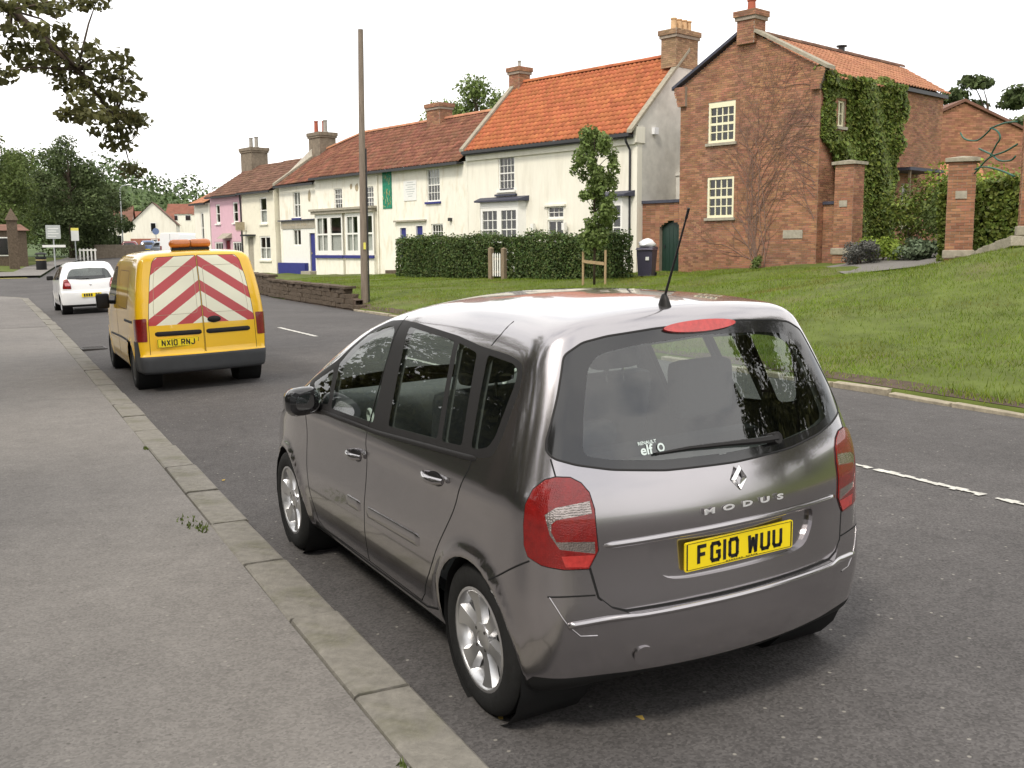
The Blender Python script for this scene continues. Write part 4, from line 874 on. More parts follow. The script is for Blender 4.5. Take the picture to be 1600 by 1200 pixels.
    def strip3(s, P, Nn, w, h, name, m, parent, closed=False, off=0.):
        n = len(P); T = np.roll(P, -1, 0)-np.roll(P, 1, 0)
        if not closed: T[0] = P[1]-P[0]; T[-1] = P[-1]-P[-2]
        T /= np.maximum(np.linalg.norm(T, axis=1, keepdims=True), 1e-9); B = np.cross(T, Nn); B /= np.maximum(np.linalg.norm(B, axis=1, keepdims=True), 1e-9)
        pr = [(-w/2,-.004),(-w/2,h*.5),(-w/2+min(h,w*.3),h),(w/2-min(h,w*.3),h),(w/2,h*.5),(w/2,-.004)]; k = len(pr)
        ef = np.ones((n,1)) if closed or h < .005 else np.clip(np.minimum(np.arange(n), n-1-np.arange(n))/2., .0, 1)[:,None]
        V = np.stack([P+B*a*(.5+.5*ef)+Nn*(b*ef+off-(1-ef)*.003) for a, b in pr], 1).reshape(-1,3); m_ = n if closed else n-1
        Fc = [(i*k+j, i*k+j+1, ((i+1)%n)*k+j+1, ((i+1)%n)*k+j) for i in range(m_) for j in range(k-1)]
        o = np_mesh(name, V, Fc, m, parent, smooth=True); o.data.set_sharp_from_angle(angle=R(50)); return o
def ring(cx, cy, r, n=36, a0=0, a1=2*math.pi): return [(cx+r*math.cos(a0+(a1-a0)*i/n), cy+r*math.sin(a0+(a1-a0)*i/n)) for i in range(n)]
def rpoly(pts, r=.03, k=4):                     # round a polygon's corners
    out = []; n = len(pts); P = [np.array(q, float) for q in pts]
    for i in range(n):
        a, b, c = P[i-1], P[i], P[(i+1) % n]; d1, d2 = a-b, c-b; l1, l2 = np.hypot(*d1), np.hypot(*d2); q = min(r, l1*.45, l2*.45); s_, e_ = b+d1/l1*q, b+d2/l2*q
        for t in np.linspace(0, 1, k): out.append(tuple((1-t)**2*s_+2*t*(1-t)*b+t*t*e_))
    return out
def mir(poly): return [(-a, b) for a, b in poly][::-1]
def sym(half): return half+[(-a, b) for a, b in half[::-1] if abs(a) > 1e-6]
# ---- materials
def paint(name, col, metal=0., rough=.35, coat=1., flake=.0):
    m = mat(name, col, rough, metal, var=.02, coat=coat, spec=.5); return m
paint('mpv_paint', (.38,.362,.372), .95, .18); paint('van_yellow', (.86,.5,.004), 0, .4); paint('hatch_white', (.8,.8,.8), 0, .35)
paint('paint_red', (.22,.02,.03)); paint('paint_blue', (.1,.16,.32)); paint('paint_silver', (.45,.5,.58), .5); paint('paint_white', (.8,.8,.8))
mat('black_gloss', (.012,.012,.013), .12, var=0, coat=.6); mat('black_trim', (.018,.017,.017), .5, var=.08, spec=.25); mat('bumper_grey', (.05,.052,.055), .55, var=.1)
mat('tyre', (.018,.018,.018), .8, var=.2, scale=30, bump=.2); mat('alloy', (.62,.62,.63), .28, .85, var=.03); mat('disc_dark', (.05,.048,.045), .6, .4)
mat('seam_black', (.012,.012,.012), .7, var=0); mat('badge_silver', (.7,.7,.7), .3, .3, var=0); mat('chrome', (.85,.85,.86), .08, 1., var=0); mat('interior', (.10,.10,.10), .85, var=.15, scale=20); mat('interior_light', (.5,.52,.48), .85, var=.1); mat('seat_fabric', (.05,.05,.055), .95, var=.2, scale=60)
ribbed('lens_red', (.19,.004,.003), 190, metal=.1); mat('lens_red_pale', (.42,.035,.03), .18, var=.3, scale=50, coat=.8); ribbed('lens_clear', (.36,.31,.29), 120, metal=.85); mat('lens_amber', (.5,.15,.03), .25, var=.12, scale=30, coat=.6); mat('lens_pink', (.75,.3,.33), .2, coat=.6)
mat('plate_yellow', (.86,.66,.008), .4, var=.03); mat('plate_black', (.012,.012,.013), .4, var=0); mat('headlamp', (.6,.62,.65), .1, .3, coat=1)
mat('sticker_white', (.6,.68,.66), .5, var=0); mat('door_inner', (.06,.06,.06), .8)
glass_mat('car_glass', (.78,.85,.82), .005, .07); glass_mat('car_glass_rear', (.62,.68,.66), .005, .1)
# ---- number plate lettering (stroke font)
GL = {'F':[[(0,0),(0,1),(1,1)],[(0,.53),(.85,.53)]],'G':[[(1,.78),(1,.86),(.86,1),(.14,1),(0,.86),(0,.14),(.14,0),(.86,0),(1,.14),(1,.48),(.55,.48)]],'1':[[(.5,0),(.5,1)]],'0':[[(.14,0),(0,.14),(0,.86),(.14,1),(.86,1),(1,.86),(1,.14),(.86,0),(.14,0)]],
 'W':[[(0,1),(.12,0),(.5,.75),(.88,0),(1,1)]],'U':[[(0,1),(0,.16),(.16,0),(.84,0),(1,.16),(1,1)]],'N':[[(0,0),(0,1),(1,0),(1,1)]],'X':[[(0,0),(1,1)],[(0,1),(1,0)]],'R':[[(0,0),(0,1),(.86,1),(1,.88),(1,.6),(.86,.48),(0,.48)],[(.5,.48),(1,0)]],'J':[[(0,.2),(0,.14),(.14,0),(.8,0),(1,.16),(1,1)]]}
def strokes(mb, lines, w, fn):
    for ln in lines:
        P = [np.array(q, float) for q in ln]
        for i in range(len(P)-1):
            d = P[i+1]-P[i]; d /= np.hypot(*d); nrm = np.array((-d[1], d[0]))*w/2; a = P[i]-d*(w*.42 if i else w*.0); b = P[i+1]+d*(w*.42 if i < len(P)-2 else 0)
            mb.add([fn(*(a-nrm)), fn(*(b-nrm)), fn(*(b+nrm)), fn(*(a+nrm))], [(0,1,2,3)])
def number_plate(parent, text, c, tilt=0., m='plate_yellow', back=True, sc=1.):
    # c = centre of the plate (its face looks along -y)
    def fn(x, z, d=0): return (c[0]+x, c[1]-d+z*math.tan(tilt), c[2]+z)
    mb = MB(); mb.prism(rpoly([(-.26*sc,-.0555*sc),(.26*sc,-.0555*sc),(.26*sc,.0555*sc),(-.26*sc,.0555*sc)], .008, 3), lambda u, z, w: fn(u, z, w), -.004, .004); pl = mb.build('number_plate', M(m), parent)
    mb = MB(); cw, ch, gp, st = .05*sc, .079*sc, .011*sc, .0145*sc; widths = [.014*sc if k == '1' else cw if k != ' ' else .022*sc for k in text]; tot = sum(widths)+gp*(len(text)-1); x = -tot/2
    for k, wd in zip(text, widths):
        if k != ' ': strokes(mb, [[(x+st/2+(wd-st)*u, -ch/2+st/2+(ch-st)*v) for u, v in ln] for ln in GL[k]] if k != '1' else [[(x+wd/2,-ch/2),(x+wd/2,ch/2)]], st, lambda a, b: fn(a, b, .0052))
        x += wd+gp
    tag(mb.build('lettering', M('plate_black'), pl), kind='stuff')
    if back:
        mb = MB(); [mb.add([fn((-.07+.012*k)*sc,-.0475*sc,.0052),fn((-.062+.012*k)*sc,-.0475*sc,.0052),fn((-.062+.012*k)*sc,-.0445*sc,.0052),fn((-.07+.012*k)*sc,-.0445*sc,.0052)], [(0,1,2,3)]) for k in range(13) if k != 7]; tag(mb.build('dealer_lettering', M('plate_black'), pl), kind='stuff')
        mb = MB(); e = .006
        for (a, b, cc, d) in ((-.255,-.249,-.05,.05),(.249,.255,-.05,.05),(-.249,.249,-.051,-.049),(-.249,.249,.049,.051)): mb.add([fn(a*sc,cc*sc,.005),fn(b*sc,cc*sc,.005),fn(b*sc,d*sc,.005),fn(a*sc,d*sc,.005)], [(0,1,2,3)])
        mb.build('border', M('plate_black'), pl)
    return pl
# ---- wheels
def wheel(parent, loc, side, Rt=.305, rim=.206, w=.185, spokes=6, hub='alloy', detail=True):
    # local: wheel axis along x, outer face towards -x when side=-1
    s = side; r0 = bpy.data.objects.new('wheel', None); COL.objects.link(r0); r0.parent = parent; r0.location = loc
    fx = lambda a, b, h: (s*h, a, b)
    t = MB(); t.lathe([(rim-.01,-w*.46),(rim+.015,-w*.5),(Rt-.05,-w*.52),(Rt-.012,-w*.44),(Rt,-w*.34),(Rt,-w*.1),(Rt-.006,-w*.09),(Rt-.006,-w*.06),(Rt,-w*.05),(Rt,w*.05),(Rt-.006,w*.06),(Rt-.006,w*.09),(Rt,w*.1),(Rt,w*.34),(Rt-.012,w*.44),(Rt-.03,w*.495),(Rt-.05,w*.52),(rim+.02,w*.505),(rim+.004,w*.47),(rim-.01,w*.4)], fx, 40)
    t.build('tyre', M('tyre'), r0, smooth=30)
    q = MB(); q.lathe([(rim+.002,w*.44),(rim+.004,w*.475),(rim-.008,w*.485),(rim-.014,w*.46),(rim-.03,w*.2),(rim-.045,-w*.3)], fx, 40); ro = q.build('rim', M(hub), r0, smooth=40)
    d = MB(); d.lathe([(.0,-.01),(rim*.72,-.01),(rim*.72,-.03),(rim-.04,-.05)], fx, 24); d.build('brake_disc', M('disc_dark'), r0)
    if detail:
        sp = MB()
        for k in range(spokes):
            a = 2*math.pi*(k+.25)/spokes; ca, sa = math.cos(a), math.sin(a)
            def T(rr, tt, h): return fx(rr*ca-tt*sa, rr*sa+tt*ca, h)
            prof = [(.035,.032,w*.40),(.09,.030,w*.37),(.15,.040,w*.39),(rim-.012,.066,w*.45)]
            vs = [];
            for (rr, hw, h) in prof: vs += [T(rr,-hw,h-.03), T(rr,-hw*.75,h), T(rr,hw*.75,h), T(rr,hw,h-.03)]
            sp.add(vs, [(i*4+j, i*4+j+1, (i+1)*4+j+1, (i+1)*4+j) for i in range(3) for j in range(3)])
        sp.lathe([(.066,w*.2),(.064,w*.40),(.05,w*.42),(.032,w*.42),(.03,w*.40),(.0001,w*.405)], fx, 20); sp.build('spokes', M(hub), r0, smooth=35)
        b = MB()
        for k in range(4): a = 2*math.pi*(k+.5)/4; b.tube([fx(.05*math.cos(a),.05*math.sin(a),w*.40),fx(.05*math.cos(a),.05*math.sin(a),w*.425)], .007, 6)
        b.build('wheel_bolts', M('disc_dark'), r0)
    else:
        sp = MB(); sp.lathe([(rim-.01,w*.44),(rim*.8,w*.46),(rim*.45,w*.48),(.0001,w*.5)], fx, 20); sp.build('hub_cap', M(hub), r0, smooth=40)
    return r0
def soft_box(name, x0, x1, y0, y1, z0, z1, m, parent, bev=.04, shear=0.):
    mb = MB(); mb.box(x0,x1,y0,y1,z0,z1); mb.v = [(x, y+shear*(z-z0), z) for x, y, z in mb.v]; return mb.build(name, m, parent, smooth=60, bevel=bev)
def arch_liners(parent, arches, xo, xi, m='seam_black'):
    for (ay, az, r) in arches:
        for s in (-1, 1):
            mb = MB(); n = 20; P = ring(ay, az, r+.004, n); P = [(a, b) for a, b in P]
            vs = [(s*x, a, b) for x in (xo, xi) for a, b in P]; mb.add(vs, [(i, (i+1)%n, n+(i+1)%n, n+i) for i in range(n)]+[tuple(range(n, 2*n))]); mb.build('wheel_arch_liner', M(m), parent, smooth=40)

# ------------------------------------------------------------------ grey five-door car (foreground)
def build_mpv():
    root_ = empty('grey_car', (2.535,3.44,.04), 0, 'dark grey people carrier parked in the foreground, seen from behind', 'car'); root_.rotation_euler = (0,-.036,0)
    c = Car(MPV_F, (-1.0,-.85,.05), (1.0,3.6,1.8), (-.42,.02,.45), (.42,2.7,.72), .033)
    mp_ = M('mpv_paint')
    dlo = rpoly([(1.97,.968),(2.17,1.09),(1.79,1.238),(1.62,1.337),(1.45,1.425),(1.28,1.474),(1.1,1.488),(.9,1.486),(.43,1.462),(.2,1.438),(-.05,1.425),(-.17,1.405),(-.2,1.33),(-.165,1.13),(-.13,1.06),(-.04,1.042),(.1,1.032),(1.0,.985)], .035)
    fdoor = [(1.1,1.505),(1.115,1.2),(1.127,.868),(1.165,.65),(1.2,.483),(1.235,.36),(1.26,.275),(1.99,.265),(2.06,.3),(2.11,.5),(2.11,.7),(2.09,.9),(2.11,1.02),(2.19,1.1),(1.79,1.255),(1.62,1.352),(1.45,1.44),(1.28,1.49)]
    rdoor = [(1.1,1.505),(1.115,1.2),(1.127,.868),(1.165,.65),(1.2,.483),(1.235,.36),(1.26,.275),(.60,.275),(.53,.33),(.498,.378),(.42,.46),(.271,.655),(.16,.79),(.074,.912),(.03,.98),(.012,1.046),(.05,1.25),(.12,1.445),(.2,1.456),(.43,1.478)]
    c.sides('front_door', fdoor); c.sides('rear_door', rdoor)
    c.sides('window_surround', dlo)
    panes = {'front_quarter_glass':[(2.06,1.092),(1.80,1.192),(1.748,1.01),(1.93,1.0)], 'front_door_glass':[(1.735,1.225),(1.62,1.31),(1.46,1.395),(1.30,1.445),(1.17,1.455),(1.125,1.43),(1.08,1.01),(1.69,1.0)],
             'rear_door_glass':[(.975,1.465),(.455,1.44),(.36,1.05),(.89,1.025)], 'rear_vent_glass':[(.41,1.437),(.215,1.41),(.13,1.06),(.315,1.048)], 'rear_quarter_glass':[(.12,1.412),(-.1,1.398),(-.15,1.375),(-.155,1.33),(-.115,1.13),(-.08,1.088),(.0,1.068),(.05,1.066)]}
    for k, v in panes.items(): c.sides(k, rpoly(v, .02))
    glass = rpoly(sym([(0,1.515),(.2,1.511),(.4,1.497),(.5,1.48),(.575,1.44),(.632,1.30),(.70,1.15),(.708,1.115),(.69,1.09),(.62,1.064),(.5,1.038),(.3,1.016),(0,1.008)]), .02)
    gl_in = rpoly(sym([(0,1.472),(.3,1.458),(.45,1.437),(.505,1.39),(.555,1.25),(.588,1.12),(.58,1.092),(.5,1.072),(.3,1.052),(0,1.046)]), .03)
    tg = sym([(0,1.56),(.5,1.53),(.62,1.45),(.66,1.30),(.735,1.12),(.715,1.06),(.697,1.03),(.64,1.02),(.596,.968),(.585,.911),(.571,.763),(.613,.70),(.59,.59),(.549,.549),(.496,.53),(.2,.533),(0,.533)])
    c.cut('tailgate', tg, 'B'); c.cut('rear_glass_surround', glass, 'B'); c.cut('rear_window', gl_in, 'B')
    c.cut('plate_recess', rpoly([(-.40,.766),(.40,.766),(.395,.70),(.345,.628),(.26,.615),(-.26,.615),(-.345,.628),(-.395,.70)], .04), 'B', only=['tailgate'])
    c.cut('brake_light', [(.172*math.cos(t), 1.503-.0*t+.021*math.sin(t)) for t in np.linspace(0,2*math.pi,28,False)], 'B')
    lamp3 = [(-.697,-.43,1.028),(-.655,-.456,1.023),(-.621,-.472,1.002),(-.596,-.485,.968),(-.585,-.499,.911),(-.571,-.499,.763),(-.613,-.498,.699),(-.696,-.468,.704),(-.759,-.425,.722),(-.797,-.392,.751),(-.803,-.38,.79),(-.803,-.381,.863),(-.792,-.381,.937),(-.768,-.395,.989),(-.73,-.413,1.02)]
    lc = [(-.744,-.429,.903),(-.714,-.451,.926),(-.598,-.491,.94),(-.593,-.497,.896),(-.712,-.454,.883),(-.73,-.448,.87),(-.73,-.446,.842),(-.716,-.455,.806),(-.580,-.493,.796),(-.580,-.495,.752),(-.705,-.458,.778),(-.738,-.447,.831)]
    lw_ = [(-.578,-.49,.748),(-.70,-.46,.752),(-.69,-.468,.712),(-.615,-.498,.705)]
    for s in (1, -1):
        W_ = (-.65*s,-.76,0); u, v, w = c.proj(W_); f2 = lambda L_: [(Vector((x*s,y,z)).dot(u), z) for x, y, z in L_]
        lim = lambda q, s=s: (q.x < 0) == (s > 0) and q.y < 0
        sd = 'L' if s > 0 else 'R'
        lampP = np.array([(x*s,y,z) for x, y, z in lamp3]); lampP = np.concatenate([lampP+(np.roll(lampP,-1,0)-lampP)*t for t in (0,.25,.5,.75)]).reshape(4,-1,3).transpose(1,0,2).reshape(-1,3); lampP = root(c.F, lampP+np.array((.3*s,.36,0)), lampP+np.array((-.3*s,-.36,0))); c.strip3(lampP, gradF(c.F, lampP), .009, .0015, 'lamp_gasket', M('seam_black'), root_, closed=True)
        c.cut('tail_lamp@'+sd, f2(lamp3), W_, lim=lim); c.cut('lens_clear@'+sd, f2(lc), W_, lim=lim, only=['tail_lamp@'+sd]); c.cut('lens_low@'+sd, f2(lw_), W_, lim=lim, only=['tail_lamp@'+sd])
    c.cut('rear_bumper', [(-.19,.05),(-.19,.615),(-.29,.672),(-.41,.735),(-1.2,.735),(-1.2,.05)], 'L', only=['body'], lim=lambda q: q.x < .0 and q.y < 0, nmin=-.6); c.cut('rear_bumper', [(-.19,.05),(-.19,.615),(-.29,.672),(-.41,.735),(-1.2,.735),(-1.2,.05)], 'R', only=['body'], lim=lambda q: q.x > 0 and q.y < 0, nmin=-.6)
    c.cut('windscreen', rpoly(sym([(0,1.545),(.45,1.52),(.575,1.40),(.66,1.2),(.70,1.08),(.6,1.035),(0,1.06)]), .04), 'F', lim=lambda q: q.y > 1)
    for sd, s in (('L',-1),('R',1)): c.cut('headlamp@'+sd, rpoly([(s*.42,.70),(s*.72,.78),(s*.74,.90),(s*.62,.86),(s*.45,.76)], .03), 'F', lim=lambda q: q.y > 2)
    c.cut('grille', rpoly([(-.4,.36),(.4,.36),(.46,.5),(-.46,.5)], .03), 'F', lim=lambda q: q.y > 2)
    for (ay, az, r) in MPV_ARCH: c.sides('arch_hole', ring(ay, az, r), nmin=-.5)
    for sd in 'LR': c.cut('underbody', [(-2,0),(-2,.29),(-.38,.29),(-.31,.232),(2.9,.232),(3.0,.26),(4,.26),(4,0)], sd, only=['body','rear_bumper'], nmin=-1.1, lim=lambda q, sd=sd: (q.x < 0) == (sd == 'L'))
    car = c.emit('body', mp_, root_)
    c.emit('underbody', M('seam_black'), root_); c.emit('rear_bumper', mp_, root_, push=lambda V: np.stack([0*V[:,0], -.038*sst((.595-np.abs(V[:,0]))/.14)*sst((V[:,2]-.24)/.2), 0*V[:,0]], -1))
    tgo = c.emit('tailgate', mp_, root_)
    doors = {}
    for sd in 'LR':
        for k in ('front_door','rear_door'): doors[k+sd] = c.emit(k+'@'+sd, mp_, root_, k)
        c.emit('window_surround@'+sd, M('black_trim'), root_, 'window_surround')
        for k in panes: c.emit(k+'@'+sd, M('car_glass'), root_, k)
        L_ = c.emit('tail_lamp@'+sd, M('lens_red'), root_, 'tail_lamp', off=.006)
        c.emit('lens_clear@'+sd, M('lens_clear'), L_, 'reversing_lens', off=.005); c.emit('lens_low@'+sd, M('lens_red_pale'), L_, 'reflector', off=.006); c.emit('headlamp@'+sd, M('headlamp'), root_, 'headlamp', off=.003)
    c.emit('rear_glass_surround', M('black_gloss'), tgo, 'rear_window_border'); rw = c.emit('rear_window', M('car_glass_rear'), tgo, 'rear_window'); c.emit('brake_light', M('lens_red_pale'), tgo, 'high_brake_light', off=.012)
    c.emit('plate_recess', mp_, tgo, 'plate_recess', depth=(0,.02,0)); c.emit('windscreen', M('car_glass'), root_, 'windscreen'); c.emit('grille', M('black_trim'), root_, 'grille')
    # dark lining inside the shell
    lb = []
    for nm in c.names:
        if nm.split('@')[0] in ('body','front_door','rear_door','tailgate','window_surround','rear_glass_surround'):
            o = c.emit(nm, M('interior'), None, 'lining', filt=lambda f: f.calc_center_median().z > .5 and f.calc_center_median().y < 2.4)
            if o: lb.append(o)
    V = []; Fc = []
    for o in lb:
        b0 = len(V); co = np.array([tuple(v.co) for v in o.data.vertices]); V += (co-gradF(MPV_F, co)*.028).tolist(); Fc += [[b0+i for i in p.vertices] for p in o.data.polygons]; bpy.data.objects.remove(o)
    me = bpy.data.meshes.new('interior_lining'); me.from_pydata(V, [], Fc); me.materials.append(M('interior')); link('interior_lining', me, root_)
    # seams
    def seam(pts, kind, w=.006): c.strip(pts, kind, w, .0012, 'panel_gap', M('seam_black'), root_)
    for sd in 'LR':
        seam(fdoor[:7], sd); seam([fdoor[6],fdoor[7]]+fdoor[8:13], sd); seam(rdoor[6:16], sd); seam([(-.185,.612),(-.29,.672),(-.40,.733)], sd, .007)
        seam([(.12,1.447),(.085,1.49),(.07,1.54)], sd)
        c.strip([(1.99,.962),(1.0,.978),(.1,1.026),(-.03,1.034)], sd, .022, .006, 'window_seal', M('black_trim'), root_)
        c.strip([(1.46,.565),(1.215,.567)], sd, .055, .008, 'rubbing_strip', mp_, doors['front_door'+sd]); c.strip([(1.165,.567),(.48,.582)], sd, .055, .008, 'rubbing_strip', mp_, doors['rear_door'+sd])
        c.strip([(2.1,.262),(1.3,.255),(.55,.262),(.40,.30)], sd, .01, .004, 'sill_seam', M('seam_black'), root_)
    s_ = 1
    for s in (1,-1):
        seam([(s*.613,.70),(s*.59,.59),(s*.549,.55),(s*.496,.532),(s*.2,.536),(0,.537)], 'B', .009); seam([(s*.697,1.03),(s*.70,1.09)], 'B')
        c.strip([(s*.76,.607),(s*.60,.60)], 'B', .006, .0015, 'panel_gap', M('seam_black'), root_)
        c.strip([(s*.755,.605),(s*.72,.53),(s*.70,.497),(s*.66,.455),(s*.60,.45)], 'B', .006, .003, 'bumper_crease', mp_, root_)
    c.strip(glass, 'B', .008, .002, 'glass_seal', M('black_trim'), tgo, closed=True)
    c.strip([(-.572,.775),(-.3,.784),(0,.787),(.3,.784),(.572,.775)], 'B', .022, .011, 'trim_bar', mp_, tgo)
    mb = MB(); P, Nn = c.onsurf([(-.44,.37)], 'B'); mb.tube([tuple(P[0]+Nn[0]*.03), tuple(P[0]+Nn[0]*.0405)], .038, 24); mb.build('towing_cover', mp_, root_)
    P, Nn = c.onsurf([(x, float(np.interp(abs(x), [0,.2,.5,.58,.70], [.526,.525,.518,.507,.497]))) for x in np.linspace(-.70,.70,60)], 'B'); P[:,1] -= .030*sst((.595-np.abs(P[:,0]))/.14); mb = MB(); mb.tube(P, .0125, 10); mb.build('bumper_lip', mp_, root_, smooth=True)
    # badges
    P, Nn = c.onsurf([(0,.95)], 'B'); py = P[0][1]-.004
    mb = MB(); o1 = [(0,.05),(.037,0),(0,-.05),(-.037,0)]; o2 = [(0,.026),(.016,0),(0,-.026),(-.016,0)]
    def bz(q, d): return (q[0], py-d+.0*q[1], .95+q[1])
    mid = [((a[0]+b[0])/2, (a[1]+b[1])/2) for a, b in zip(o1, o2)]
    vs = [bz(q,0) for q in o1]+[bz(q,.012) for q in mid]+[bz(q,0) for q in o2]; mb.add(vs, [(i,(i+1)%4,4+(i+1)%4,4+i) for i in range(4)]+[(4+i,4+(i+1)%4,8+(i+1)%4,8+i) for i in range(4)]); mb.build('diamond_badge', M('chrome'), tgo)
    P, Nn = c.onsurf([(0,.852)], 'B'); me = text_mesh('M  O  D  U  S', .038, .001, .0015); me.materials.clear(); me.materials.append(M('badge_silver')); o = link('lettering', me, tgo, (0.012, P[0][1]-.003, .852)); o.rotation_euler = (R(90+3),0,0); o.scale = (1.75,.75,1); tag(o, kind='stuff')
    for k, (t_, sz, x, z) in enumerate((('RENAULT',.017,-.352,1.118),('elf',.05,-.36,1.092))):
        P, Nn = c.onsurf([(x, z)], 'B'); me = text_mesh(t_, sz, .0002, .0012 if k else .0004); me.materials.clear(); me.materials.append(M('sticker_white')); o = tag(link('sticker_lettering', me, rw, tuple(P[0]+Nn[0]*.003)), kind='stuff')
        X = Vector((1,0,0)); n_ = Vector(Nn[0]); X = (X-n_*X.dot(n_)).normalized(); Y = n_.cross(X); o.matrix_local = Matrix(((X.x,Y.x,n_.x,o.location.x),(X.y,Y.y,n_.y,o.location.y),(X.z,Y.z,n_.z,o.location.z),(0,0,0,1)))
    P, Nn = c.onsurf([(-.302,1.096)], 'B'); mb = MB(); mb.lathe([(.016,0),(.016,.0006),(.009,.0006)], lambda a, b, h: tuple(P[0]+np.array((a,.35*b,b))*1.0+Nn[0]*(.003+h)), 14); mb.build('sticker_roundel', M('sticker_white'), rw)
    P, Nn = c.onsurf([(0,.695)], 'B'); number_plate(tgo, 'FG10 WUU', (0,P[0][1]+.015,.692), -.03)
    # rear wiper, aerial, handles, mirrors
    Pw, Nw = c.onsurf([(.20,1.063),(.1,1.066),(-.05,1.075),(-.2,1.08),(-.33,1.075)], 'B'); mb = MB(); mb.tube((Pw+Nw*.03)[:], [.016,.013,.009,.007,.004], 6); mb.tube((Pw[1:]+Nw[1:]*.012), .006, 5); mb.tube([Pw[0]+Nw[0]*-.005, Pw[0]+Nw[0]*.04], .024, 12); mb.build('rear_wiper', M('black_trim'), tgo, smooth=50)
    mb = MB(); mb.lathe([(.001,1.632),(.009,1.627),(.016,1.605),(.026,1.565)], lambda a, b, h: (a-.09, -.27+b*1.5, h), 14); mb.tube([(-.09,-.27,1.615),(-.09,-.33,1.74),(-.09,-.395,1.88),(-.09,-.425,1.945)], [.006,.0045,.004,.0035], 6); mb.tube([(-.09,-.41,1.912),(-.09,-.427,1.95)], .0055, 6); mb.build('aerial', M('black_trim'), root_, smooth=50)
    for sd, s in (('L',-1),('R',1)):
        for k, (ya, yb, z) in (('front_door',(1.19,1.40,.823)),('rear_door',(.215,.43,.90))):
            P, Nn = c.onsurf([(yb,z),(yb-.03,z),(yb-.08,z),((ya+yb)/2-.02,z),(ya+.04,z),(ya,z+.003)], sd); mb = MB(); h = [.006,.02,.034,.036,.03,.012]
            mb.tube([P[i]+Nn[i]*h[i] for i in range(6)], [.010,.013,.015,.016,.017,.011], 8); d = doors[k+sd]; mb.build('handle', mp_, d, smooth=60)
            Pc, Nc = c.onsurf([((ya+yb)/2-.01,z-.004)], sd); mb = MB(); mb.add([tuple(Pc[0]+Nc[0]*.0012+np.array((0,.075*math.cos(t),.03*math.sin(t)))) for t in np.linspace(0,2*math.pi,20,False)], [tuple(range(20))]); mb.build('handle_cup', M('black_trim'), d)
        mb = MB(); x0 = s*.885
        rings = [(-.075,.55),(-.068,.86),(-.03,1.),(.03,.93),(.075,.65),(.09,.2)]; n = 20; vs = []
        for (dy, sc_) in rings:
            for j in range(n):
                a = 2*math.pi*j/n; ca, sa = math.cos(a), math.sin(a); ex = .105*sc_*math.copysign(abs(ca)**.7, ca); ez = .078*sc_*math.copysign(abs(sa)**.7, sa); vs.append((x0+s*.035+ex, 1.86+dy-ex*s*.25, 1.03+ez))
        mb.add(vs, [(i*n+j, i*n+(j+1)%n, (i+1)*n+(j+1)%n, (i+1)*n+j) for i in range(5) for j in range(n)]+[tuple(range(5*n,6*n))]); mb.tube([(s*.79,1.93,.965),(s*.86,1.92,.975),(s*.92,1.91,.99)], [.035,.032,.03], 10); mo = mb.build('wing_mirror', M('black_gloss'), root_, smooth=60)
        mb = MB(); mb.add([(x0+s*.035+.1*math.copysign(abs(math.cos(a))**.7, math.cos(a))*.86, 1.792-.02*s*math.cos(a), 1.03+.07*math.copysign(abs(math.sin(a))**.7, math.sin(a))*.86) for a in np.linspace(0,2*math.pi,20,False)], [tuple(range(20))]); mb.build('mirror_glass', M('chrome'), mo)
        for (ay, az, r) in MPV_ARCH: wheel(root_, (s*.735,ay,.305), s)
    arch_liners(root_, MPV_ARCH, .815, .5)
    # interior
    it, sf = M('interior'), M('seat_fabric')
    mb = MB(); mb.box(-.7,.7,-.3,2.3,.3,.36); mb.build('floor_pan', it, root_)
    for x in (-.36,.36):
        st = soft_box('front_seat', x-.25, x+.25, .95, 1.5, .45, .62, sf, root_, .06); soft_box('backrest', x-.24, x+.24, .86, 1.0, .58, 1.17, sf, st, .06, -.22); soft_box('headrest', x-.14, x+.14, .70, .80, 1.19, 1.37, sf, st, .045)
        mb = MB(); mb.tube([(x-.05,.75,1.12),(x-.05,.75,1.22)], .008, 6); mb.tube([(x+.05,.75,1.12),(x+.05,.75,1.22)], .008, 6); mb.build('headrest_posts', M('chrome'), st)
    st = soft_box('rear_seat', -.6, .6, .12, .62, .45, .62, sf, root_, .06); soft_box('backrest', -.6, .6, .02, .14, .58, 1.0, sf, st, .05, -.2)
    for x, zt in ((-.36,1.13),(.24,1.33)): soft_box('headrest', x-.15, x+.15, -.12, -.02, 1.02 if zt < 1.2 else 1.08, zt, sf, st, .045)
    soft_box('parcel_shelf', -.56, .56, -.42, -.1, .93, .96, it, root_, .01)
    db = soft_box('dashboard', -.68, .68, 1.85, 2.35, .55, 1.0, it, root_, .08, .0)
    mb = MB(); P = [(.36+.18*math.cos(a), 1.62+.18*math.sin(a)*.35, .93+.18*math.sin(a)*.94) for a in np.linspace(0,2*math.pi,29)]; mb.tube(P, .015, 6, False); mb.tube([(.36,1.62,.93),(.36,1.86,.83)], .025, 8); mb.tube([P[0],(.36,1.62,.93),P[14]], .012, 6); mb.build('steering_wheel', M('interior_light'), root_, smooth=60)
    mb = MB()
    for a0 in (-.62,): mb.tube([(a0+.03*math.cos(t), 1.62+.12*math.cos(t), .93+.045*math.sin(t)) for t in np.linspace(0,2*math.pi,25)], .010, 6, False)
    mb.build('door_pull', M('interior_light'), root_, smooth=60)
    c.bm.free(); return root_
build_mpv()
VAN_ARCH = [(0,.3,.335),(2.716,.3,.335)]
def van_extra(x, z): return -.05*sst((.475-z)/.05+.5)
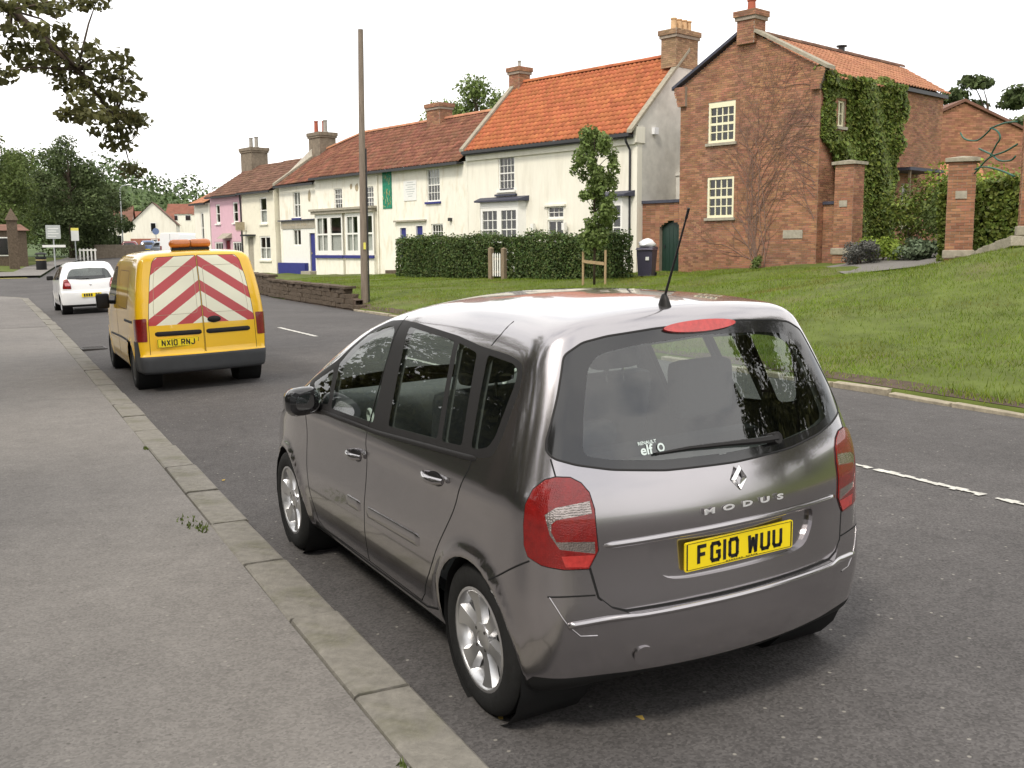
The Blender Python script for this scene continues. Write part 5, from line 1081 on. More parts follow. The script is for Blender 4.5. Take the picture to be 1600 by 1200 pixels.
VAN_F = make_F(([.12,.2,.35,.6,.9,1.1,1.3,1.5,1.7,1.9],[.78,.80,.825,.84,.842,.828,.80,.765,.725,.68],.04),
    ([.15,.3,.5,.7,1.0,1.2,1.5,1.7,1.9],[-.68,-.71,-.72,-.715,-.705,-.68,-.61,-.56,-.50],.05),
    ([-.7,-.4,0,1.0,1.5,1.8,2.1,2.5,2.8,3.2,3.5,3.7],[1.755,1.80,1.815,1.815,1.79,1.72,1.52,1.2,1.04,.97,.86,.6],.08),
    ([.1,.3,.5,.7,.9,1.1],[3.48,3.54,3.55,3.5,3.3,2.9],.06), zb=.24, rear_c=.12, front_c=.3, crown=.07, kr=.09, kf=.25, kt=.16, ktr=.09, taper_r=(0,.06), taper_f=(2.3,.14), arches=VAN_ARCH, extra=van_extra)
ALTO_ARCH = [(0,.285,.31),(2.36,.285,.31)]
def alto_extra(x, z): return -.035*sst((.62-z)/.06+.5)
ALTO_F = make_F(([.12,.2,.35,.6,.85,.95,1.1,1.3,1.5],[.74,.76,.785,.80,.80,.785,.74,.66,.58],.04),
    ([.15,.3,.5,.65,.85,.95,1.1,1.3,1.45],[-.48,-.52,-.54,-.53,-.50,-.47,-.39,-.28,-.2],.05),
    ([-.5,-.2,.2,.8,1.1,1.4,1.8,2.2,2.6,2.9,3.1],[1.40,1.45,1.475,1.46,1.42,1.32,1.12,.98,.88,.78,.6],.08),
    ([.1,.3,.5,.65,.8],[2.86,2.93,2.95,2.9,2.75],.06), zb=.2, rear_c=.2, front_c=.3, crown=.09, kr=.16, kf=.25, kt=.14, ktr=.06, taper_r=(0,.12), taper_f=(1.9,.16), arches=ALTO_ARCH, extra=alto_extra)
# ------------------------------------------------------------------ yellow van with chevrons
def chevron_mat():
    m = bpy.data.materials.new('chevron_print'); m.use_nodes = True; t = m.node_tree; t.nodes.clear(); l = t.links.new
    out = N(t, 'ShaderNodeOutputMaterial'); p = N(t, 'ShaderNodeBsdfPrincipled', i_Roughness=.4); p.inputs['Coat Weight'].default_value = .3; l(p.outputs[0], out.inputs[0])
    tc = N(t, 'ShaderNodeTexCoord'); sx = N(t, 'ShaderNodeSeparateXYZ'); l(tc.outputs['Object'], sx.inputs[0])
    ab = N(t, 'ShaderNodeMath', operation='ABSOLUTE'); l(sx.outputs[0], ab.inputs[0]); ml = N(t, 'ShaderNodeMath', operation='MULTIPLY', i_1=.72); l(ab.outputs[0], ml.inputs[0])
    ad = N(t, 'ShaderNodeMath', operation='ADD'); l(sx.outputs[2], ad.inputs[0]); l(ml.outputs[0], ad.inputs[1]); sb = N(t, 'ShaderNodeMath', operation='SUBTRACT', i_0=3.662); l(ad.outputs[0], sb.inputs[1])
    dv = N(t, 'ShaderNodeMath', operation='DIVIDE', i_1=.32); l(sb.outputs[0], dv.inputs[0]); fr_ = N(t, 'ShaderNodeMath', operation='FRACT'); l(dv.outputs[0], fr_.inputs[0]); lt = N(t, 'ShaderNodeMath', operation='LESS_THAN', i_1=.44); l(fr_.outputs[0], lt.inputs[0])
    mx = N(t, 'ShaderNodeMix', data_type='RGBA'); mx.inputs['A'].default_value = (.82,.8,.62,1); mx.inputs['B'].default_value = (.48,.045,.05,1); l(lt.outputs[0], mx.inputs['Factor']); l(mx.outputs['Result'], p.inputs['Base Color']); MATS['chevron_print'] = m
chevron_mat()
def build_van():
    rt = empty('yellow_van', (2.785,14.15,.04), 0, 'yellow panel van with red and white chevrons on its back doors', 'van'); rt.rotation_euler = (0,-.03,-.022)
    c = Car(VAN_F, (-1.0,-.9,.05), (1.0,3.75,2.0), (-.45,.0,.5), (.45,2.9,.8), .055); yl = M('van_yellow')
    for sd, s in (('L',-1),('R',1)):
        c.cut('back_door@'+sd, rpoly([(s*.006,.49),(s*.675,.485),(s*.668,.88),(s*.645,1.12),(s*.60,1.45),(s*.55,1.66),(s*.50,1.722),(s*.006,1.735)][::s], .02), 'B', lim=lambda q: q.y < 0)
        c.cut('chevron@'+sd, rpoly([(s*.006,.868),(s*.672,.862),(s*.649,1.12),(s*.603,1.45),(s*.555,1.66),(s*.5,1.73),(s*.006,1.74)][::s], .01), 'B', only=['back_door@'+sd], lim=lambda q: q.y < 0)
        W_ = (s*.7,-.72,0); u, v, w = c.proj(W_); f2 = lambda L_: [(Vector((x*s,y,z)).dot(u), z) for x, y, z in L_]
        c.cut('tail_lamp@'+sd, rpoly(f2([(.69,-.652,.96),(.815,-.46,.95),(.825,-.46,.665),(.70,-.662,.665)]), .015), W_, lim=lambda q, s=s: (q.x > 0) == (s > 0) and q.y < 0)
    for sd in 'LR':
        c.cut('rear_bumper', [(-.30,.1),(-.33,.4),(-.36,.66),(-.6,.665),(-.62,.475),(-1.2,.47),(-1.2,.1)], sd, only=['body'], nmin=-.9, lim=lambda q, sd=sd: ((q.x < 0) == (sd == 'L')) and q.y < 0)
        c.cut('door_window@'+sd, rpoly([(1.35,1.06),(2.3,1.02),(2.2,1.2),(1.85,1.52),(1.7,1.6),(1.38,1.6)], .05), sd, lim=lambda q, sd=sd: (q.x < 0) == (sd == 'L'))
        c.cut('front_door@'+sd, [(1.28,.3),(2.2,.3),(2.38,.6),(2.4,1.0),(2.2,1.25),(1.85,1.58),(1.7,1.66),(1.3,1.66)], sd, only=['body'], lim=lambda q, sd=sd: (q.x < 0) == (sd == 'L'))
        for (ay, az, r) in VAN_ARCH: c.cut('arch', ring(ay, az, r), sd, nmin=-.5, lim=lambda q, sd=sd: abs(q.x) > .4 and (q.x < 0) == (sd == 'L'))
    c.cut('windscreen', rpoly(sym([(0,1.70),(.5,1.67),(.62,1.5),(.72,1.12),(0,1.1)]), .04), 'F', lim=lambda q: q.y > 1)
    c.emit('body', yl, rt); c.emit('rear_bumper', M('bumper_grey'), rt); c.emit('windscreen', M('black_gloss'), rt)
    drs = {}
    for sd, s in (('L',-1),('R',1)):
        d = drs[sd] = c.emit('back_door@'+sd, yl, rt, 'back_door'); c.emit('chevron@'+sd, M('chevron_print'), d, 'chevron_panel'); c.emit('tail_lamp@'+sd, M('lens_red'), rt, 'tail_lamp', off=.006); c.emit('door_window@'+sd, M('black_gloss'), rt, 'door_window'); c.emit('front_door@'+sd, yl, rt, 'front_door')
        mb = MB(); P, Nn = c.onsurf([(s*.74,.80)], (s*.7,-.72,0)) if False else (None, None)
        c.strip([(.05,.63),(1.0,.63),(2.25,.60)], sd, .03, .008, 'side_moulding', M('black_trim'), rt)
        c.strip([(-.36,.905),(.43,.895)], sd, .035, .006, 'slide_rail', M('black_trim'), rt); c.strip(rpoly([(.1,1.05),(1.1,1.05),(1.08,1.55),(.1,1.55)], .05), sd, .008, .002, 'panel_gap', M('tile_brown'), rt, closed=True)
        c.strip([(1.25,1.66),(1.25,.65),(1.3,.35)], sd, .008, .0015, 'panel_gap', M('seam_black'), rt)
        c.strip(rpoly([(s*.06,1.0),(s*.60,.99),(s*.56,1.42),(s*.52,1.6),(s*.06,1.6)], .05), 'B', .005, .001, 'panel_gap', M('bare_render'), d, closed=True)
        c.strip(rpoly([(s*.006,.49),(s*.675,.485),(s*.668,.88),(s*.645,1.12),(s*.60,1.45),(s*.55,1.66),(s*.50,1.722),(s*.006,1.735)], .02), 'B', .006, .0012, 'panel_gap', M('seam_black'), rt, closed=True)
        c.strip([(s*.02,.755),(s*.61,.755)], 'B', .06, .012, 'door_rail', M('black_trim'), d)
        mb = MB(); mb.tube([(s*.78,1.95,1.06),(s*.9,1.9,1.08)], .03, 8); 
        mb.build('mirror_arm', M('black_trim'), rt); soft_box('wing_mirror', min(s*.86,s*1.04), max(s*.86,s*1.04), 1.85, 1.96, .98, 1.2, M('black_trim'), rt, .03)
        for (ay, az, r) in VAN_ARCH: wheel(rt, (s*.72,ay,.3), s, .3, .19, .19, hub='disc_dark', detail=False)
    P, Nn = c.onsurf([(.14,.905)], 'B'); mb = MB(); mb.lathe([(.0001,.022),(.05,.02),(.085,.008),(.09,-.01)], lambda a, b, h: (.14+a, P[0][1]-h, .905+b*.5), 18); mb.build('handle', M('black_trim'), drs['R'], smooth=50)
    P, Nn = c.onsurf([(-.36,.64)], 'B'); number_plate(drs['L'], 'NX10 RNJ', (-.33,P[0][1]-.010,.64), -.02, back=True)
    arch_liners(rt, VAN_ARCH, .8, .5)
    # amber beacon bar on the roof
    bb = MB(); bb.box(-.24,.24,-.24,-.12,1.79,1.835); bo = bb.build('beacon_base', M('black_trim'), rt, bevel=.01)
    for s in (-1, 1):
        mb = MB(); n = 14; vs = []
        for (x, r) in ((0.0,.05),(.03,.058),(.2,.06),(.245,.05),(.262,.02)):
            for j in range(n): a = 2*math.pi*j/n; vs.append((s*(x+.004), -.18+r*1.25*math.cos(a), 1.885+r*math.sin(a)))
        mb.add(vs, [(i*n+j, i*n+(j+1)%n, (i+1)*n+(j+1)%n, (i+1)*n+j) for i in range(4) for j in range(n)]+[tuple(range(4*n,5*n))]); mb.build('amber_beacon', M('lens_amber'), rt, smooth=50)
    c.bm.free()
build_van()
# ------------------------------------------------------------------ white hatchback and the far cars
def build_hatch(name, label, loc, rz_, paint_, step=.06, detail=True, tilt=-.03, lamps='lens_red', group=None):
    rt = empty(name, loc, rz_, label, 'car', group); rt.rotation_euler = (0,tilt,rz_)
    c = Car(ALTO_F, (-.95,-.75,.05), (.95,3.15,1.65), (-.4,.0,.42), (.4,2.3,.7), step); pm = M(paint_); il = lambda sd: (lambda q: (q.x < 0) == (sd == 'L') and abs(q.x) > .3)
    c.cut('rear_window', rpoly(sym([(0,1.285),(.44,1.26),(.52,1.19),(.60,1.01),(.58,.985),(0,.955)]), .03), 'B', lim=lambda q: q.y < .3)
    for sd, s in (('L',-1),('R',1)):
        W_ = (s*.5,-.86,0); u, v, w = c.proj(W_); f2 = lambda L_: [(Vector((x*s,y,z)).dot(u), z) for x, y, z in L_]
        c.cut('tail_lamp@'+sd, rpoly(f2([(.57,-.38,.985),(.665,-.345,.99),(.72,-.386,.72),(.50,-.465,.712),(.51,-.44,.84)]), .02), W_, lim=lambda q, s=s: (q.x > 0) == (s > 0) and q.y < 0)
        c.cut('front_window@'+sd, rpoly([(.85,.95),(1.85,.93),(1.45,1.2),(1.2,1.32),(.85,1.34)], .04), sd, lim=il(sd)); c.cut('rear_side_window@'+sd, rpoly([(-.02,.98),(.78,.95),(.78,1.34),(.25,1.33),(.05,1.2)], .04), sd, lim=il(sd))
        for (ay, az, r) in ALTO_ARCH: c.cut('arch', ring(ay, az, r, 24), sd, nmin=-.5, lim=il(sd))
        c.cut('headlamp@'+sd, rpoly([(s*.35,.62),(s*.66,.66),(s*.68,.80),(s*.5,.74)], .03), 'F', lim=lambda q: q.y > 1.5)
        c.cut('valance', [(-2,0),(-2,.27),(0,.27),(0,.0)], sd, nmin=-1.1, lim=lambda q, sd=sd: (q.x < 0) == (sd == 'L') and q.y < .2)
    c.cut('windscreen', rpoly(sym([(0,1.4),(.45,1.37),(.55,1.25),(.64,.98),(0,.98)]), .04), 'F', lim=lambda q: q.y > .5)
    c.emit('body', pm, rt); c.emit('valance', M('black_trim'), rt, 'underbody'); c.emit('rear_window', M('car_glass' if detail else 'black_gloss'), rt); c.emit('windscreen', M('car_glass' if detail else 'black_gloss'), rt)
    for sd, s in (('L',-1),('R',1)):
        L_ = c.emit('tail_lamp@'+sd, M(lamps), rt, 'tail_lamp', off=.008); c.emit('front_window@'+sd, M('black_gloss'), rt, 'front_window'); c.emit('rear_side_window@'+sd, M('black_gloss'), rt, 'rear_side_window'); c.emit('headlamp@'+sd, M('headlamp'), rt, 'headlamp')
        if detail: mb = MB(); mb.add([(s*.52,-.487,.80),(s*.66,-.43,.80),(s*.67,-.44,.88),(s*.54,-.472,.88)], [(0,1,2,3)]); mb.build('indicator_lens', M('lens_pink'), L_)
        soft_box('wing_mirror', min(s*.80,s*.98), max(s*.80,s*.98), 1.5, 1.6, .93, 1.06, M('black_trim') if detail else pm, rt, .03)
        for (ay, az, r) in ALTO_ARCH: wheel(rt, (s*.69,ay,.285), s, .285, .18, .16, hub='alloy', detail=False)
        if detail: c.strip([(.8,1.4),(.8,.95),(.8,.35)], sd, .007, .0015, 'panel_gap', M('seam_black'), rt)
    arch_liners(rt, ALTO_ARCH, .77, .5)
    if detail:
        c.strip([(-.62,.935),(0,.94),(.62,.935)], 'B', .006, .0012, 'panel_gap', M('sign_grey'), rt); c.strip([(-.74,.695),(-.5,.66),(-.36,.64),(0,.635),(.36,.64),(.5,.66),(.74,.695)], 'B', .008, .0012, 'panel_gap', M('sign_grey'), rt)
        c.strip([(-.02,.985),(-.18,.975),(-.38,.99)], 'B', .02, .02, 'rear_wiper', M('black_trim'), rt)
        soft_box('rear_seat', -.5, .5, .1, .3, .5, 1.05, M('interior'), rt, .05); soft_box('floor_pan', -.6, .6, -.2, 2, .3, .4, M('interior'), rt, .01)
        mb = MB(); P, Nn = c.onsurf([(0,.80)], 'B'); mb.lathe([(.028,0),(.028,.006),(.0001,.008)], lambda a, b, h: (a, P[0][1]-h-.002, .82+b), 14); mb.build('round_badge', M('chrome'), rt)
        c.strip([(.47,.40),(.62,.40)], 'B', .2, .01, 'bumper_vent', M('black_trim'), rt) if False else None
    P, Nn = c.onsurf([(0,.53)], 'B'); mb = MB(); mb.box(-.26,.26,P[0][1]-.012,P[0][1]+.0,.475,.585); pl = mb.build('number_plate', M('plate_yellow'), rt)
    if detail: mb = MB(); [mb.box(-.21+.062*k,-.165+.062*k,P[0][1]-.0145,P[0][1]-.0125,.49,.57) for k in range(7) if k != 4]; tag(mb.build('lettering', M('plate_black'), pl), kind='stuff')
    c.bm.free(); return rt
build_hatch('white_hatchback', 'small white hatchback parked at the kerb ahead of the yellow van', (3.30,31.6,.06), 0, 'hatch_white')
build_hatch('red_car', 'dark red car on the road far beyond the white hatchback', (15.0,106.5,float(rz(106.5))+.1), R(-12), 'paint_red', .1, False, 0, 'lens_red')
build_hatch('blue_car', 'blue car farthest of the two parked before the white gabled house', (17.6,112,float(rz(112))+.1), R(-14), 'paint_blue', .1, False, 0)
build_hatch('silver_car', 'silver blue car parked just left of the large white box van', (17.2,102.5,float(rz(102.5))+.1), R(-150), 'paint_silver', .1, False, 0)
def build_box_van():
    rt = empty('white_box_van', (17.0,93.8,float(rz(94))+.1), R(-35), 'large white van parked in the distance in front of the houses', 'van')
    mb = MB(); mb.prism([(-.95,.35),(.95,.35),(.95,1.6),(.9,2.15),(.8,2.3),(-.8,2.3),(-.9,2.15),(-.95,1.6)], lambda u, z, w: (u, w, z), -.9, 3.2); mb.build('body', M('paint_white'), rt, bevel=.04)
    mb = MB(); mb.prism([(3.2,.35),(4.4,.35),(4.45,.85),(4.2,1.15),(3.6,2.0),(3.2,2.25)], lambda y, z, w: (w, y, z), -.93, .93); mb.build('cab', M('paint_white'), rt, bevel=.04)
    mb = MB(); mb.add([(-.85,4.2,1.2),(.85,4.2,1.2),(.8,3.66,1.97),(-.8,3.66,1.97)], [(0,1,2,3)]); o = mb.build('windscreen', M('black_gloss'), rt); o.location = (0,.02,.02)
    for s in (-1, 1):
        mb = MB(); mb.prism([(3.3,1.2),(4.1,1.2),(3.65,1.85),(3.3,1.95)], lambda y, z, w: (s*w, y, z), .93, .945); mb.build('cab_window', M('black_gloss'), rt)
        mb = MB(); mb.box(s*.85-.06,s*.85+.06,-.93,-.905,.7,1.15); mb.build('tail_lamp', M('lens_red'), rt)
        for y_ in (0, 3.3): wheel(rt, (s*.82,y_,.34), s, .34, .2, .2, hub='alloy', detail=False)
    mb = MB(); mb.box(-.01,.01,-.91,-.902,.5,2.2); mb.build('door_seam', M('seam_black'), rt); mb = MB(); mb.box(-.9,.9,-1.0,-.9,.35,.5); mb.build('rear_bumper', M('black_trim'), rt)
build_box_van()
# ------------------------------------------------------------------ leaves, trees, shrubs
def leaf_cloud(name, C, rad, n, size, m, parent=None, flat=1., seed=0, up=.3, shell=.0):
    """C: clump centres (k,3), rad: (k,3) radii; n leaves in all, each a bent leaf-sized quad"""
    rg = np.random.default_rng(seed); C = np.asarray(C, float); rad = np.asarray(rad, float)
    if rad.ndim == 1: rad = np.repeat(rad[:,None], 3, 1)
    wgt = (rad.prod(1))**.7; k = rg.choice(len(C), n, p=wgt/wgt.sum())
    d = rg.normal(size=(n,3)); d /= np.linalg.norm(d, axis=1, keepdims=True); r = (shell+(1-shell)*rg.random(n))**(1/2.2)
    P = C[k]+d*rad[k]*r[:,None]
    nrm = d*.6+rg.normal(size=(n,3))*.6+np.array((0,0,up)); nrm /= np.linalg.norm(nrm, axis=1, keepdims=True)
    t = np.cross(nrm, rg.normal(size=(n,3))); t /= np.linalg.norm(t, axis=1, keepdims=True); b = np.cross(nrm, t); s = size*rg.uniform(.55, 1.35, n)[:,None]
    V = np.stack([P-t*s*.5, P-b*s*.33+nrm*s*.06, P+t*s*.55-nrm*s*.08, P+b*s*.33+nrm*s*.06], 1).reshape(-1,3)
    return np_mesh(name, V, np.arange(4*n).reshape(-1,4), m, parent)
def make_tree(name, label, loc, h, cr, seed, leaves=9000, size=.3, m='leaf_tree', trunk_r=.3, base=.35, cat='tree', group=None, clumps=34, flat=.8, tip=0.):
    rr = random.Random(seed); rt = empty(name, loc, rr.uniform(0,6), label, cat, group); C = []; Rd = []; mb = MB()
    top = Vector((rr.uniform(-.3,.3), rr.uniform(-.3,.3), h*.8)); tp = [Vector((0,0,-.3)), Vector((rr.uniform(-.1,.1),rr.uniform(-.1,.1),h*.25)), Vector((rr.uniform(-.2,.2),rr.uniform(-.2,.2),h*.5)), top]
    mb.tube(tp, [trunk_r*1.25, trunk_r*.85, trunk_r*.6, trunk_r*.15], 9)
    for i in range(clumps):
        z = base+(1-base)*(rr.random()**.85); prof = math.sin(math.pi*min(1, (z-base)/(1-base)*.85+.15))**.7*(1-tip*(z-base)/(1-base)); a = rr.uniform(0, 2*math.pi); q = cr*prof*(rr.random()**.45)*.85
        c = Vector((q*math.cos(a), q*math.sin(a), z*h-cr*.12)); C.append(tuple(c)); s = cr*rr.uniform(.22,.4)*(1-.3*z); Rd.append((s, s, s*flat))
        if i % 2 == 0:
            st = tp[1].lerp(tp[3], min(.95, max(0., (z-.28)*1.2))); md = st.lerp(c, .5)+Vector((rr.uniform(-.2,.2),rr.uniform(-.2,.2),rr.uniform(0,.3))); mb.tube([st, md, c], [trunk_r*.3, trunk_r*.17, trunk_r*.05], 5, False)
    mb.build('trunk', M('bark'), rt, smooth=True); leaf_cloud('crown', C, Rd, leaves, size, M(m), rt, seed=seed); return rt
def shrub(name, label, loc, rx, ry, h, seed, n=1500, size=.1, m='leaf_hedge', cat='shrub', group=None, clumps=12, core=True):
    rr = random.Random(seed); rt = empty(name, loc, 0, label, cat, group); C = []; Rd = []; mb = MB()
    for i in range(clumps):
        a = rr.uniform(0,2*math.pi); q = rr.random()**.5*.7; z = rr.uniform(.15,.8)*h; f = math.sqrt(max(.1, 1-(z/h-.3)**2)); C.append((q*rx*f*math.cos(a), q*ry*f*math.sin(a), z)); s = rr.uniform(.3,.5); Rd.append((rx*s, ry*s, h*s*.6))
        if i % 2 == 0: mb.tube([(0,0,-.1),(C[-1][0]*.5,C[-1][1]*.5,z*.6),C[-1]], [.025,.015,.006], 5, False)
    mb.build('stems', M('bark'), rt); leaf_cloud('foliage', C, Rd, n, size, M(m), rt, seed=seed); return rt
def hedge(name, label, O, rz_, x0, x1, y0, y1, z0, z1, n, size, m, seed=1):
    rt = empty(name, (O[0],O[1],0), rz_, label, 'hedge'); rg = np.random.default_rng(seed)
    mb = MB(); nx = int((x1-x0)/.3)+1; rr = random.Random(seed)
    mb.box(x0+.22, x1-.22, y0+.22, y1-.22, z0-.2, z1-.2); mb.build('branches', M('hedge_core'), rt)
    A = [((y1-y0)*(x1-x0),'t'), ((x1-x0)*(z1-z0)*2,'f'), ((y1-y0)*(z1-z0)*2,'e')]; w = np.array([a[0] for a in A]); k = rg.choice(3, n, p=w/w.sum()); U = rg.random((n,3)); P = np.array((x0,y0,z0))+U*np.array((x1-x0,y1-y0,z1-z0)); Nn = np.zeros((n,3))
    P[k==0,2] = z1; Nn[k==0,2] = 1; s = np.where(rg.random(n) < .6, 0, 1); f = k == 1; P[f,1] = np.where(s[f] == 0, y0, y1); Nn[f,1] = np.where(s[f] == 0, -1, 1); f = k == 2; P[f,0] = np.where(s[f] == 0, x0, x1); Nn[f,0] = np.where(s[f] == 0, -1, 1)
    bump_ = .035*np.sin(P[:,0]*2.1+P[:,2]*1.3)+.03*np.sin(P[:,0]*5.3+P[:,1]*3+P[:,2]*4); P += Nn*(bump_-rg.random(n)**1.8*.16)[:,None]; edge = np.minimum(1, (z1-P[:,2])/.15); P[:,1] += np.where(k == 1, (1-edge)*.06*-Nn[:,1], 0); P[:,2] += np.where(k == 0, .05*np.sin(P[:,0]*1.7+seed)+.04*np.sin(P[:,0]*4.1)+rg.random(n)**5*.22, 0)
    nrm = Nn*.7+rg.normal(size=(n,3))*.65; nrm /= np.linalg.norm(nrm, axis=1, keepdims=True); t = np.cross(nrm, rg.normal(size=(n,3))); t /= np.linalg.norm(t, axis=1, keepdims=True); b = np.cross(nrm, t); q = size*rg.uniform(.6,1.4,n)[:,None]
    V = np.stack([P-t*q*.5, P-b*q*.32, P+t*q*.5, P+b*q*.32], 1).reshape(-1,3); np_mesh('foliage', V, np.arange(4*n).reshape(-1,4), M(m), rt); return rt
BO = (23.694,30.622)
def loc_b(x, y): return (BO[0]+x*math.cos(RB)-y*math.sin(RB), BO[1]+x*math.sin(RB)+y*math.cos(RB))
hedge('hedge', 'clipped dark green hedge left of the small white garden gate', BO, RB, -12.4, -6.15, -3.9, -2.8, .55, 2.2, 22000, .09, 'leaf_hedge', 1)
hedge('hedge', 'clipped dark green hedge right of the garden gate, ending at the wheelie bin', BO, RB, -5.25, .15, -3.9, -2.8, .6, 2.2, 20000, .09, 'leaf_hedge', 2)
# garden gate and its posts
for x, lb in ((-6.05,'left'),(-5.3,'right')):
    px_, py_ = loc_b(x, -4.0); z = Hs(px_, py_); mb = MB(); mb.box(-.08,.08,-.08,.08,-.2,1.18); mb.add([(-.09,-.09,1.18),(.09,-.09,1.18),(.09,.09,1.18),(-.09,.09,1.18),(0,0,1.25)], [(0,1,4),(1,2,4),(2,3,4),(3,0,4),(0,3,2,1)])
    o = mb.build('gate_post', M('wood_post')); o.location = (px_,py_,z); o.rotation_euler = (0,0,RB); tag(o, 'weathered square wooden post on the %s of the white garden gate' % lb, 'post', 'garden gate posts')
px_, py_ = loc_b(-5.68, -3.95); g = empty('garden_gate', (px_,py_,Hs(px_,py_)), RB, 'small white picket garden gate between the two hedges', 'gate'); mb = MB(); mb.box(-.3,.3,-.02,.0,.25,.33); mb.box(-.3,.3,-.02,.0,.75,.83); mb.build('rail', M('wood_post'), g)
for k in range(5): mb = MB(); x = -.26+.13*k; mb.prism([(x-.03,.12),(x+.03,.12),(x+.03,.95),(x,1.02),(x-.03,.95)], lambda u, z, w: (u, w, z), -.045, -.021); mb.build('picket', M('white_frame'), g)
# young tree with its stakes
px_, py_ = loc_b(1.25, -6); z0 = Hs(px_, py_); yt = empty('young_tree', (px_,py_,z0), RB, 'slender young upright tree on the lawn held between two stakes', 'tree')
rr = random.Random(5); C = []; Rd = []; mb = MB(); mb.tube([(0,0,-.1),(.02,0,1.5),(-.03,.02,3.2),(0,0,4.8)], [.045,.04,.028,.008], 7)
for i in range(52):
    z = 1.35+3.5*(i/51)**.9; wd = np.interp(z, [1.35,2.0,2.5,3.0,3.5,4.2,4.7,5.0], [.32,.75,1.0,.72,.95,.85,.5,.2]); a = rr.uniform(0,6.28); q = wd*rr.random()**.5*.75; c = (q*math.cos(a), q*math.sin(a), z); C.append(c); s = rr.uniform(.16,.30); Rd.append((s,s,s*1.2)); mb.tube([(0,0,max(1.1,z-.5)),(c[0]*.6,c[1]*.6,z-.15),c], [.014,.01,.004], 4, False)
mb.build('trunk', M('bark'), yt, smooth=True); leaf_cloud('crown', C, Rd, 7000, .125, M('leaf_young'), yt, seed=3)
for x, s_ in ((-.5,'left'),(.48,'right')):
    mb = MB(); mb.tube([(0,0,-.2),(.015,0,1.1)], .038, 8); o = mb.build('tree_stake', M('stake_wood')); q = loc_b(1.25+x, -6); o.location = (*q, Hs(*q)); o.rotation_euler = (0,0,RB); tag(o, 'thin wooden stake standing just %s of the young tree trunk' % s_, 'stake', 'tree stakes')
mb = MB(); mb.add([(-.5,-.05,.72),(.48,-.05,.64),(.48,-.05,.74),(-.5,-.05,.82),(-.5,-.02,.72),(.48,-.02,.64),(.48,-.02,.74),(-.5,-.02,.82)], [(0,1,2,3),(4,5,6,7),(0,1,5,4),(1,2,6,5),(2,3,7,6),(3,0,4,7)]); o = mb.build('stake_crossbar', M('stake_wood')); q = loc_b(1.25, -6); o.location = (*q, Hs(*q)); o.rotation_euler = (0,0,RB); tag(o, 'wooden crossbar tying the two tree stakes together', 'crossbar')
# wheelie bin with a bag on it
q = loc_b(.55, -2.5); wb = empty('wheelie_bin', (*q, Hs(*q)), RB+R(25), 'dark purple grey wheelie bin beside the arched green door', 'bin')
mb = MB(); mb.add([(-.24,-.3,.08),(.24,-.3,.08),(.24,.28,.08),(-.24,.28,.08),(-.29,-.36,.98),(.29,-.36,.98),(.29,.36,.98),(-.29,.36,.98)], [(0,1,2,3),(4,5,6,7),(0,1,5,4),(1,2,6,5),(2,3,7,6),(3,0,4,7)]); mb.build('body', M('bin_plastic'), wb, bevel=.02)
mb = MB(); mb.add([(-.31,-.4,.985),(.31,-.4,.985),(.31,.38,.985),(-.31,.38,.985),(-.29,-.38,1.05),(.29,-.38,1.05),(.29,.36,1.1),(-.29,.36,1.1)], [(0,1,2,3),(4,5,6,7),(0,1,5,4),(1,2,6,5),(2,3,7,6),(3,0,4,7)]); mb.build('lid', M('bin_plastic'), wb, bevel=.015)
mb = MB(); mb.tube([(-.25,.42,.95),(.25,.42,.95)], .018, 6); mb.build('handle', M('bin_plastic'), wb); 
for s in (-1,1): mb = MB(); mb.lathe([(.02,-.03),(.1,-.03),(.1,.03),(.02,.03)], lambda a, b, h: (s*.25+h, .28+a, .1+b), 14); mb.build('wheel', M('tyre'), wb)
mb = MB(); mb.box(.05,.17,-.385,-.365,.62,.74); mb.build('number_sticker', M('sign_white'), wb)
mb = MB(); n = 12; rr = random.Random(1); vs = []
for i, (z, r) in enumerate(((.0,.2),(.08,.27),(.17,.25),(.25,.15),(.3,.05))):
    for j in range(n): a = 6.283*j/n; k = r*rr.uniform(.8,1.15); vs.append((k*1.2*math.cos(a), k*math.sin(a), z+rr.uniform(-.02,.02)))
mb.add(vs, [(i*n+j, i*n+(j+1)%n, (i+1)*n+(j+1)%n, (i+1)*n+j) for i in range(4) for j in range(n)]+[tuple(range(4*n,5*n)), tuple(range(n))[::-1]]); o = mb.build('rubbish_bag', M('white_plastic'), smooth=60); o.location = (q[0], q[1], Hs(*q)+1.07); tag(o, 'crumpled white rubbish bag lying on top of the wheelie bin', 'bag')
# utility pole
mb = MB(); pts = [(0,0,-.4),(.02,.0,2),(.06,.02,5),(.11,.03,7.95)]; mb.tube(pts, [.112,.105,.092,.076], 14); o = mb.build('utility_pole', M('wood_pole'), smooth=50); o.location = (10.87,29.5,.3); tag(o, 'tall brown wooden utility pole at the end of the stone wall', 'pole')
mb = MB(); mb.box(-.03,.03,-.14,-.1,1.5,1.7); mb.build('number_tag', M('sign_yellow'), o); mb = MB(); mb.tube([(.12,-.07,-.2),(.13,-.07,2.3),(.15,-.05,4.5)], .022, 6); mb.build('cable_cover', M('gutter_black'), o)
